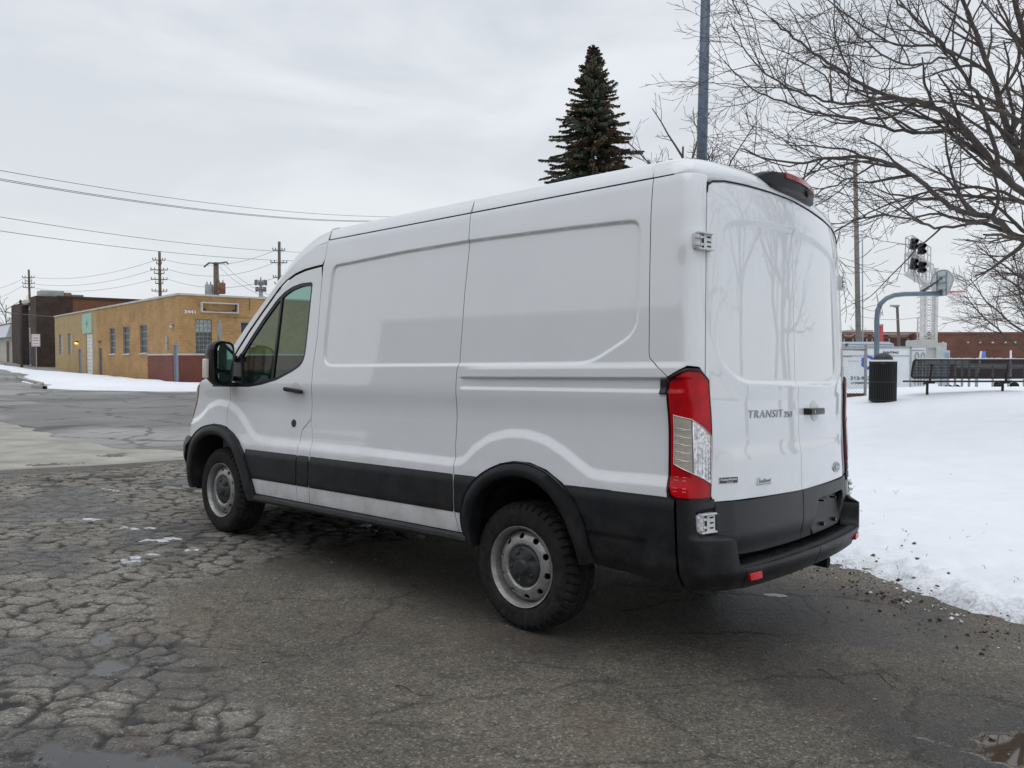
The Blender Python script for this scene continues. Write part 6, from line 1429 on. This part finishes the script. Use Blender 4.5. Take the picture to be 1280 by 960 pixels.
for a_,b_ in ((1057,1069.5),(1073,1087),(1092,1106),(1113.5,1139)):
    xa=(a_-1040)*q;xb=(b_-1040)*q;z0=W(0,427,WD).z+1.2-2.2;z1=W(0,419,WD).z+1.2; mb=MB()
    for c in ((xa,xa+.12,z0,z1),(xb-.12,xb,z0,z1),(xa+.12,xb-.12,z1-.12,z1)): mb.box(c[0],c[1],.45,.6,c[2],c[3])
    f=mb.build('loading_door',mat('frame_tan',(.33,.27,.2),.8) if not bpy.data.materials.get('frame_tan') else bpy.data.materials['frame_tan'],we)
    m2=MB(); m2.box(xa+.12,xb-.12,.56,.597,z0,z1-1.9*q*1.2,0); m2.build('door_leaf',mat('leaf_brown',(.06,.03,.025),.7) if not bpy.data.materials.get('leaf_brown') else bpy.data.materials['leaf_brown'],f)
mb=MB(); mb.box((1084-1040)*q,(1116-1040)*q,4,8,zt7,W(0,412,WD).z+1.2+.1); mb.build('roof_unit',M['coping'],we)
# ---- railway signal tower
SD=58.; sp_=W(1160,447,SD); se=empty('signal_tower',(sp_.x,sp_.y,-.6)); tag(se,'pale grey lattice railway signal tower with a cantilevered platform','signal tower'); q=SD/FPX
def s3(px,py,dy=0): v=W(px,py,SD+dy); return (v.x-sp_.x,dy,v.z+.6)
M['tower']=mat('tower_grey',(.58,.58,.57),.5,metal=.2,noise=(2,.12))
mb=MB()
for px,dy in ((1151.8,0),(1169.2,0),(1155,1.1),(1166,1.1)):
    w_=1.7*q if dy==0 else .9*q; a=s3(px,427,dy);b=s3(px,335 if px>1160 else 358,dy); mb.box(a[0]-w_,a[0]+w_,dy-.12,dy+.12,a[2],b[2])
mb.build('tower_leg',M['tower'],se)
mb=MB(); zs_l=[s3(0,p)[2] for p in np.linspace(424,358,11)]; xa=s3(1153.8,440)[0];xb=s3(1167.2,440)[0]
for k in range(10):
    mb.tube([(xa,0,zs_l[k]),(xb,0,zs_l[k+1])],.05,4); mb.tube([(xb,0,zs_l[k]),(xa,0,zs_l[k+1])],.05,4); mb.tube([(xa,0,zs_l[k]),(xb,0,zs_l[k])],.05,4)
mb.build('lattice',M['tower'],se)
mb=MB()
for k in range(10):
    mb.tube([(xa+.05,1.1,zs_l[k]),(xb,1.1,zs_l[k+1])],.04,4)
mb.build('lattice',M['tower'],se)
mb=MB(); a=s3(1144.5,434);b=s3(1176,423.5); mb.box(s3(1145,440)[0],s3(1166,440)[0],-.7,1.6,s3(0,435)[2],s3(0,425)[2],ch=.08); mb.box(s3(1164,440)[0],s3(1177,440)[0],-.7,1.6,s3(0,475)[2],s3(0,428.5)[2],ch=.05); mb.box(s3(1145,440)[0]+.2,s3(1164,440)[0],-.5,1.4,s3(0,475)[2],s3(0,435)[2]); mb.build('foundation',mat('foundation',(.42,.42,.40),.8,noise=(2,.1)),se,auto=30)
# platform, running towards the camera side and left
pA,pB=s3(1162,354),s3(1127,340.5)
def plat(name,A_,B_,w=.9,t=.28):
    A_=Vector(A_);B_=Vector(B_); A_.y=.1;B_.y=-1.0; mb=MB(); mb.tube([A_,B_],.0001,3) if False else None
    d=(B_-A_).normalized(); n=Vector((0,1,0))*w; up=Vector((0,0,t)); V=[A_-n*.5,A_+n*.5,B_+n*.5,B_-n*.5]; V=[tuple(v) for v in V]+[tuple(v-up) for v in V]
    mb.add(V,[(0,1,2,3),(7,6,5,4),(0,4,5,1),(1,5,6,2),(2,6,7,3),(3,7,4,0)]); mb.build(name,M['tower'],se); return A_,B_,n
A1,B1,nn=plat('platform',s3(1163,354.5),s3(1126,341))
A2,B2,_=plat('platform',s3(1160,331),s3(1127,318.5),.8,.16)
mb=MB()
for A_,B_,h in ((A1,B1,1.35),(A2,B2,1.2)):
    for s in (-.5,.5):
        for zz in (h*.5,h): mb.tube([A_+nn*s+Vector((0,0,zz)),B_+nn*s+Vector((0,0,zz))],.05,4)
        for t in np.linspace(0,1,7): p_=A_.lerp(B_,t)+nn*s; mb.tube([p_,p_+Vector((0,0,h))],.045,4)
    mb.tube([B_+nn*.5+Vector((0,0,h)),B_-nn*.5+Vector((0,0,h))],.035,4)
for s in (-.5,.5): mb.tube([B1+nn*s,B2+nn*s],.05,4); mb.tube([A1+nn*s,A2+nn*s],.05,4)
mb.tube([s3(1170,335),s3(1171,352)],.1,5)
mb.build('guard_rail',M['tower'],se)
mb=MB(); mb.tube([s3(1143.5,352,-1.2),s3(1143.5,296,-1.2)],.09,8); mb.build('signal_mast',M['tower'],se)
for px,py in ((1142,305),(1152,311),(1142,330),(1152,334)):
    x,y,z=s3(px,py,-1.6); hd_=empty('signal_head',(0,0,0)); hd_.parent=se; hd_.location=(x,y,z)
    mb=MB(); mb.box(-.22,.22,-.15,.15,-.40,.40,ch=.06,T=Matrix.Rotation(R(8),4,'Y')); mb.build('signal_case',M['blackp'],hd_,auto=40)
    mb=MB()
    for zz in (.22,-.20): mb.lathe([(.15,0),(.15,.30)],14,T=Matrix.Translation((0,-.15,zz))@Matrix.Rotation(R(100),4,'X'))
    mb.build('signal_hood',M['blackp'],hd_,smooth=True)
# ---- poles in the park
def plain_pole(name,px_t,py_t,px_b,D,r0,r1,mt,label,cat,arm=None,z_b=None):
    b=W(px_b,447,D); t=W(px_t,py_t,D); z0=-.45 if z_b is None else z_b; e=empty(name,(b.x,b.y,z0)); tag(e,label,cat)
    # keep the lean from the photograph
    k=(t.z-z0)/(t.z-EYE); xb=t.x+(b.x-t.x)*k
    e.location.x=xb; mb=MB(); mb.tube([(0,0,-.3),(t.x-xb,0,t.z-z0)],[r0,r1],14); mb.build('pole',mt,e,smooth=True)
    if arm: arm(e,t.x-xb,t.z-z0)
    return e
plain_pole('power_pole',1069,203,1073.6,46,.17,.12,M['polegrey'],'bare weathered wooden pole between the van and the basketball goal','utility pole',
  arm=lambda e,x,z:[(lambda m:(m.tube([(x-.25,-.1,z-.15),(x+.25,-.1,z-.15)],.05,6),m.build('pole_bracket',M['wood'],e)))(MB())])
plain_pole('guy_pole',1078,300,1078.5,47,.05,.035,M['grey'],'thin grey conduit pole just right of the bare wooden pole','pole')
def armlamp(e,x,z):
    mb=MB(); mb.tube([(x,0,z-.1),(x-.35,0,z)],.05,6); mb.box(x-.55,x+.15,-.12,.12,z-.02,z+.12,ch=.03); mb.build('lamp_head',M['grey'],e)
plain_pole('street_lamp',1121.5,383,1124.5,62,.14,.10,M['wood'],'distant leaning wooden street lamp left of the signal tower','street lamp',arm=armlamp)
plain_pole('street_lamp',1101.5,407,1101.5,66,.18,.16,mat('pole_red',(.42,.05,.05),.5),'short bright red pole with a lamp before the warehouse','street lamp',arm=armlamp)
plain_pole('flag_pole',1147.3,398,1146.5,70,.07,.05,M['grey'],'thin far pole just left of the signal tower','pole')
plain_pole('marker_post',1263.5,438,1263.5,60,.07,.07,M['white'],'slim white post before the warehouse at the right','post')
def bflag(e,x,z):
    mb=MB(); mb.box(x,x+.35,-.02,.02,z-.6,z); mb.build('banner',mat('banner_blue',(.10,.2,.5),.7),e)
plain_pole('marker_post',1226.5,439,1225,60,.07,.07,M['white'],'slim white post with a small blue flag before the warehouse','post',arm=bflag)
# tall blue-grey floodlight pole behind the van
def flood(e,x,z):
    mb=MB(); mb.tube([(x-1.2,0,z),(x+1.2,0,z)],.05,8); mb.build('crossbar',M['grey'],e)
    for k in (-1,1): mb=MB(); mb.box(x+k-.25,x+k+.25,-.3,.1,z+.02,z+.4,ch=.05); mb.build('floodlight',M['grey'],e)
plain_pole('floodlight_pole',885,-130,871,19.5,.155,.105,mat('pole_bluegrey',(.085,.115,.155),.45,metal=.3,noise=(7,.3)),'tall blue-grey steel pole rising behind the van roof','lamp pole',arm=flood,z_b=.55)
# far wires on the right
for k,(a,b,c,d) in enumerate(((1060,333,1290,352),(1060,392,1150,396),(1170,395,1290,402),(1055,418,1075,410))):
    wire(W(a,b,50),W(c,d,62),.3,.018,('high faint wire right of the van passing the signal tower','faint wire joining the bare wooden pole to the signal tower','faint wire leaving the signal tower to the right','short service wire left of the bare wooden pole')[k],grp='faint wires above the park',mt=bpy.data.materials['wire_pale'])
# ================================================================== TREES
M['bark']=mat('bark',(.088,.074,.064),.9,noise=(9,.4),bump=(40,.6,.02)); M['bark2']=mat('bark_grey',(.095,.080,.070),.9,noise=(9,.35),bump=(30,.5,.02)); M['twigm']=mat('twig_bark',(.075,.058,.050),.85)
class Twigs:
    def __init__(s): s.V=[];s.F=[];s.n=0
    def tube(s,pts,r0,r1,k=3):
        pts=np.array(pts); m=len(pts); t=np.gradient(pts,axis=0); t/=np.linalg.norm(t,axis=1,keepdims=True)+1e-9
        a=np.cross(t,[.31,.17,.93]); a/=np.linalg.norm(a,axis=1,keepdims=True)+1e-9; b=np.cross(t,a); r=np.linspace(r0,r1,m)[:,None]
        q=np.arange(k)*2*np.pi/k; V=np.stack([pts+(a*math.cos(x)+b*math.sin(x))*r for x in q],1).reshape(-1,3)
        i,j=np.meshgrid(np.arange(m-1),np.arange(k),indexing='ij'); j2=(j+1)%k; F=np.stack([i*k+j,i*k+j2,(i+1)*k+j2,(i+1)*k+j],-1).reshape(-1,4)+s.n
        s.V.append(V);s.F.append(F);s.n+=len(V)
    def build(s,name,mt,parent): 
        return mesh_np(name,np.concatenate(s.V),np.concatenate(s.F),mt,parent,True)
def merge(a,b):
    c=Twigs(); c.V=a.V+b.V; c.F=a.F+[f+a.n for f in b.F]; c.n=a.n+b.n; return c
def unit(v): return v/(np.linalg.norm(v)+1e-9)
def grow(tw,p,d,L,r,lev,P_,rs):
    """one branch and, down to level 0, what grows on it"""
    n=max(3,int(L/P_['seg'])+1) if lev>0 else 4; pts=[p.copy()]; d=unit(d); st=L/n
    for k in range(n):
        d=unit(d+rs.normal(0,P_['wob'],3)+np.array([0,0,P_['up']*(k/n if lev<2 else .5)])+P_['pull']*.04); pts.append(pts[-1]+d*st)
    tw[min(lev,len(tw)-1)].tube(pts,r,max(r*.35,P_['rmin']),3 if lev<2 else 6)
    if lev==0: return
    nc=P_['nc'][lev]; nc=max(2,int(nc*L/P_['ref'][lev]))
    for k in range(nc):
        t=(.18+.80*(k+rs.random())/nc)*n; i=min(int(t),n-1); q=pts[i]+(pts[i+1]-pts[i])*(t-i); dd=unit(pts[i+1]-pts[i])
        ax=unit(np.cross(dd,rs.normal(0,1,3))); ang=R(rs.uniform(*P_['ang'])); nd=unit(dd*math.cos(ang)+ax*math.sin(ang)); nd=unit(nd*np.array([1,1,P_['flat']]))
        grow(tw,q,nd,L*rs.uniform(*P_['lr'])*(1-.35*t/n),max(r*.5*(1-.5*t/n),P_['rmin']),lev-1,P_,rs)
def limb_path(px_pts,D,jit=0.):
    return [np.array(W(a,b,D+c)) for a,b,c in px_pts]
def smooth_path(pts,k=6):
    out=[];n=len(pts)
    for i in range(n-1):
        p0=pts[max(i-1,0)];p1=pts[i];p2=pts[i+1];p3=pts[min(i+2,n-1)]
        for j in range(k):
            t=j/k; out.append(.5*((2*p1)+(-p0+p2)*t+(2*p0-5*p1+4*p2-p3)*t*t+(-p0+3*p1-3*p2+p3)*t**3))
    out.append(pts[-1]); return out
def limbs_tree(name,base,label,limbs,D,P_,seed,mt,group=None,trunk=None):
    """limbs: (list of (px,py,depth offset), r0, r1, children)"""
    rs=np.random.default_rng(seed); e=empty(name,base); tag(e,label,'tree',group); B=np.array(base)
    tw=[Twigs(),Twigs(),Twigs()]; tk=Twigs()
    if trunk: tk.tube([np.array(q)-B for q in trunk[0]],trunk[1],trunk[2],12)
    for pts,r0,r1,nc in limbs:
        nc=int(nc*1.35)
        P=smooth_path(limb_path(pts,D)); P=[q-B+rs.normal(0,.012,3) for q in P]; tk.tube(P,r0*.60,r1*.85,9)
        for k in range(nc):
            t=(.12+.86*(k+rs.random())/nc)*(len(P)-1); i=min(int(t),len(P)-2); q=P[i]+(P[i+1]-P[i])*(t-i); dd=unit(P[i+1]-P[i])
            ax=unit(np.cross(dd,rs.normal(0,1,3))); a=R(rs.uniform(*P_['ang'])); nd=unit(dd*math.cos(a)+ax*math.sin(a)); f=t/(len(P)-1)
            grow(tw,q,nd,P_['L']*rs.uniform(.6,1.15)*(1-.3*f),max((r0+(r1-r0)*f)*.45,P_['rmin']*1.6),2,P_,rs)
    tk.build('trunk',mt,e)
    merge(tw[2],tw[1]).build('branches',mt,e); tw[0].build('twigs',M['twigm'],e)
    return e
PB=dict(seg=.16,wob=.13,up=.07,pull=np.array([-1,0,.1]),rmin=.0036,nc=[0,7,7],ref=[1,.9,1.6],ang=(22,60),flat=.8,lr=(.40,.64),L=1.7)
D=12.5
tb_=W(1420,447,D); tb=(tb_.x,tb_.y,SZ(tb_.x,tb_.y)-.05)
fork=np.array(W(1385,300,D)); 
limbs=[([(1385,330,0),(1330,305,0),(1280,300,0),(1240,272,-.2),(1195,262,-.3),(1150,225,-.5),(1100,200,-.6),(1040,197,-.7),(985,205,-.6),(925,185,-.5)],.105,.012,15),
([(1360,330,0),(1300,262,.2),(1250,215,.3),(1205,160,.2),(1160,130,0),(1110,120,-.1),(1060,95,-.2),(1010,60,-.2),(965,25,-.2)],.11,.013,15),
([(1350,310,.3),(1290,235,.8),(1262,170,1.0),(1240,95,1.1),(1215,30,1.1),(1190,-30,1.0)],.12,.03,12),
([(1250,215,.3),(1225,130,-.3),(1190,70,-.6),(1150,30,-.8),(1105,-20,-.9)],.06,.012,10),
([(1300,262,.2),(1230,235,.9),(1160,240,1.2),(1095,262,1.3),(1045,290,1.3)],.05,.010,9),
([(1240,272,-.2),(1180,285,-.5),(1120,270,-.8),(1070,275,-.9),(1030,300,-.9)],.040,.008,8),
([(1205,160,.2),(1140,165,.9),(1070,150,1.3),(1000,135,1.4),(940,110,1.4),(905,75,1.3)],.055,.009,11),
([(1110,120,-.1),(1060,130,-.6),(1000,115,-.8),(950,85,-.9),(915,30,-.9)],.040,.008,9),
([(1350,290,-.5),(1310,180,-1.0),(1290,90,-1.3),(1270,10,-1.4),(1255,-40,-1.4)],.10,.03,10),
([(1262,170,1.0),(1300,110,1.6),(1320,40,2.0)],.06,.015,6),
([(1385,280,.2),(1330,180,.6),(1320,90,.8),(1345,0,.9)],.12,.03,7),
([(1240,95,1.1),(1180,60,1.7),(1120,55,2.1),(1060,20,2.3),(1010,-20,2.4)],.05,.009,9),
([(1100,200,-.6),(1060,225,-1.0),(1020,240,-1.2),(985,262,-1.2)],.028,.006,6),
([(1040,197,-.7),(1000,225,-.3),(960,225,-.1),(915,205,0)],.022,.006,5),
([(1190,70,-.6),(1130,80,-1.2),(1075,45,-1.4),(1030,-10,-1.5)],.03,.008,7)]
limbs_tree('bare_tree',tb,'large bare leafless tree whose limbs reach in from the right edge',limbs,D,PB,5,M['bark'],trunk=([tb,np.array(W(1412,440,D)),np.array(W(1400,380,D)),np.array(W(1385,320,D)),np.array(W(1360,270,D))],.30,.15))
# generic bare trees built in metres
def bare_tree(x,y,z,h,label,seed,spread=.38,mt=None,PP=None,nl=9,group='bare trees standing in the snow',r=.16,lean=(0,0),detail=1.,rmin=.006,name='bare_tree'):
    rs=np.random.default_rng(seed); e=empty(name,(x,y,z)); tag(e,label,'tree',group); tw=[Twigs(),Twigs(),Twigs()]; tk=Twigs()
    P_=dict(seg=h*.04,wob=.12,up=.10,pull=np.zeros(3),rmin=rmin,nc=[0,5*detail,5*detail],ref=[1,h*.16,h*.25],ang=(22,52),flat=.9,lr=(.38,.6)); 
    if PP: P_.update(PP)
    tp=[np.array([0,0,-.2])]; 
    for k in range(8): tp.append(np.array([lean[0]*(k+1)/8+rs.normal(0,.012*h),lean[1]*(k+1)/8+rs.normal(0,.012*h),h*.62*(k+1)/8]))
    tk.tube(tp,r,r*.35,10); tk.build('trunk',mt or M['bark2'],e)
    for k in range(nl):
        t=2.2+5.6*(k+rs.random()*.6)/nl; i=min(int(t),7); q=tp[i]+(tp[i+1]-tp[i])*(t-i); a=k*2.4+rs.random(); el=rs.uniform(.35,1.1); d=np.array([math.cos(a)*math.cos(el),math.sin(a)*math.cos(el),math.sin(el)])
        grow(tw,q,d,h*spread*rs.uniform(.75,1.1)*(1-.35*(t-2.2)/5.6),r*.45,2,P_,rs)
    merge(tw[2],tw[1]).build('branches',mt or M['bark2'],e); tw[0].build('twigs',mt or M['twigm'],e)
    return e
# second tree at the right, its crown in view
p=W(1292,447,34); e=bare_tree(p.x,p.y,-.4,8.6,'spreading bare tree at the right edge in front of the warehouse',21,spread=.50,nl=19,r=.12,detail=1.7,rmin=.007,PP=dict(up=.03,flat=.8),group='bare trees standing in the snow')
p=W(855,447,42); bare_tree(p.x,p.y,-.4,21.0,'thin bare twiggy tree rising behind the van left of the steel pole',23,spread=.30,nl=18,r=.14,detail=1.5,rmin=.010)
p=W(893,447,44); bare_tree(p.x,p.y,-.4,19.5,'bare twiggy tree just right of the tall steel pole',24,spread=.30,nl=16,r=.14,detail=1.4,rmin=.010)
for k,(px,D_,h,lab) in enumerate(((8,150,17,'far bare tree at the left edge above the low cream building'),(22,165,15,'far bare tree left of the dark brown piers'))):
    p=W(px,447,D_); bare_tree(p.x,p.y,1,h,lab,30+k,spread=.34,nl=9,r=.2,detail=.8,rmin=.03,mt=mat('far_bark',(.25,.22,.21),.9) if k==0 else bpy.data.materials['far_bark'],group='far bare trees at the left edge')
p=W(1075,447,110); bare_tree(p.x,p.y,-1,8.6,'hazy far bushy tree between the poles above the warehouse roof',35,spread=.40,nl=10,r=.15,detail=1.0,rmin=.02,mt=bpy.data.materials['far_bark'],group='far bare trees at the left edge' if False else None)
# tiny evergreen shrub behind the fence
p=W(1058,447,36.5); e=empty('evergreen_shrub',(p.x,p.y,-.4)); tag(e,'small dark evergreen tip showing above the white trailer beside the van','shrub')
rs=np.random.default_rng(3); V=[];F=[]; zt_=W(1060,429.0,36.5).z+.4
for k in range(700):
    a=rs.uniform(0,6.28); t=rs.random()**.7; rr=(.34*(1-t)+.03)*rs.uniform(.4,1); c=np.array([rr*math.cos(a),rr*math.sin(a),.15+t*(zt_-.15)]); d=unit(np.array([math.cos(a),math.sin(a),rs.uniform(-.1,.8)]))*.085; s=unit(np.cross(d,rs.normal(0,1,3)))*.014; b=len(V); V+=[c-s,c+s,c+d]; F.append((b,b+1,b+2))
M['needle']=mat('needles',(.13,.155,.115),.75,noise=(2.5,.45)); M['needle2']=mat('needles_brown',(.11,.062,.030),.8,noise=(3,.4))
mesh_np('foliage',V,F,M['needle'],e,False); mb=MB(); mb.tube([(0,0,-.2),(0,0,zt_-.1)],.03,6); mb.build('stem',M['bark'],e)
# spruce
def spruce(px,top_py,D,label,seed,wpx):
    p=W(px,447,D); z0=-.3; zt_=W(px,top_py,D).z; h=zt_-z0; e=empty('spruce_tree',(p.x,p.y,z0)); tag(e,label,'tree'); rs=np.random.default_rng(seed)
    mb=MB(); mb.tube([(0,0,-.2),(0,0,h*.99)],[.22,.02],10); mb.build('trunk',M['bark'],e,smooth=True)
    Rm=wpx*D/FPX/2; V=[];F=[];MI=[]; tw=Twigs()
    nb=1050
    for k in range(nb):
        t=.12+.87*(k/nb)**.92; z=h*t; rel=(1-t); a0=(k*2.39996)%6.283; L=(Rm*1.55*min(1,rel/.55)**.95)*float(.80+.40*vnoise(t*9,a0*2.2,8))*rs.uniform(.50,1.10)+.10
        a=k*2.39996+rs.normal(0,.35); d=np.array([math.cos(a),math.sin(a),rs.uniform(-.38,.10)+.45*(t>.85)])
        n=7; pts=[np.array([0,0,z])]
        for i in range(n): d=unit(d+np.array([0,0,.055 if i>2 else -.05])); pts.append(pts[-1]+d*L/n)
        tw.tube(pts,.018*rel+.006,.003,3)
        m=int(30+L*140)
        brown=(t>.62 and rs.random()<.62)
        for q in range(m):
            s=(.15+.85*rs.random()); i=min(int(s*n),n-1); c=pts[i]+(pts[i+1]-pts[i])*(s*n-i); side=unit(np.cross(d,[0,0,1])); ln=(.09+.15*rs.random())*(1.15-.5*s)*(.6+.4*min(1,L))
            dd=unit(d*.75+side*rs.choice([-1,1])*rs.uniform(.4,1.1)+np.array([0,0,rs.uniform(-1.3,.1)])); w_=unit(np.cross(dd,rs.normal(0,1,3)))*(.022+.022*rs.random()); b=len(V)
            V+=[c-w_,c+w_,c+dd*ln*.6+w_*.8,c+dd*ln]; F.append((b,b+1,b+2,b+3)); MI.append(1 if (brown and s>.45 and rs.random()<.8) else 0)
    tw.build('boughs',M['bark'],e)
    mesh_np('foliage',np.array(V),np.array(F),[M['needle'],M['needle2']],e,False,mi=MI)
spruce(740,55,34,'dark green spruce with brown cones near its pointed top behind the van',4,128)
# trees and a warehouse on the near side of the lot (they show in the glossy doors and flanks)
for k,(x,y,h,lab) in enumerate(((10.2,8.3,10,'bare tree standing in the snow beside the van'),(14.5,9.5,12,'bare tree deeper in the snowy park'),(12.0,6.2,11,'bare tree right of the camera'),(17.5,12.0,12,'farthest bare tree out of the lot'),(11.5,3.5,10,'bare tree nearest the camera side'))):
    bare_tree(x,y,SZ(x,y)-.05,h,lab,50+k,spread=.36,nl=12,r=.12,detail=.9,rmin=.012,group='bare trees beside the lot')
ob=Vector((-31,7,0)); ob.z=float(GZ(ob.x,ob.y))-.3; e=empty('grey_brick_workshop',ob); tag(e,'long grey brick workshop on the opposite side of the lot','building')
e.rotation_euler=(0,0,math.atan2(.747,.664))
mb=MB(); mb.box(-14,0,-.0,14,-.5,6.1); 
mb=MB(); mb.box(-14,0,-34,0,-.5,5.9); mb.box(-14,-.6,-48,-34.002,-.5,4.4); mb.build('wall',M['gbrick'],e,wall_uv=True)
mb=MB(); mb.box(-14.1,.1,-34.1,.1,5.905,6.05); mb.build('coping',M['coping'],e)
for k in range(6):
    mb=MB(); y=-31+k*5; mb.box(.0,.05,y,y+1.6,1.4,3.0); f=mb.build('window',M['coping'],e); m2=MB(); m2.box(.05,.06,y+.08,y+1.52,1.48,2.92); m2.build('pane',M['winglass'],f)
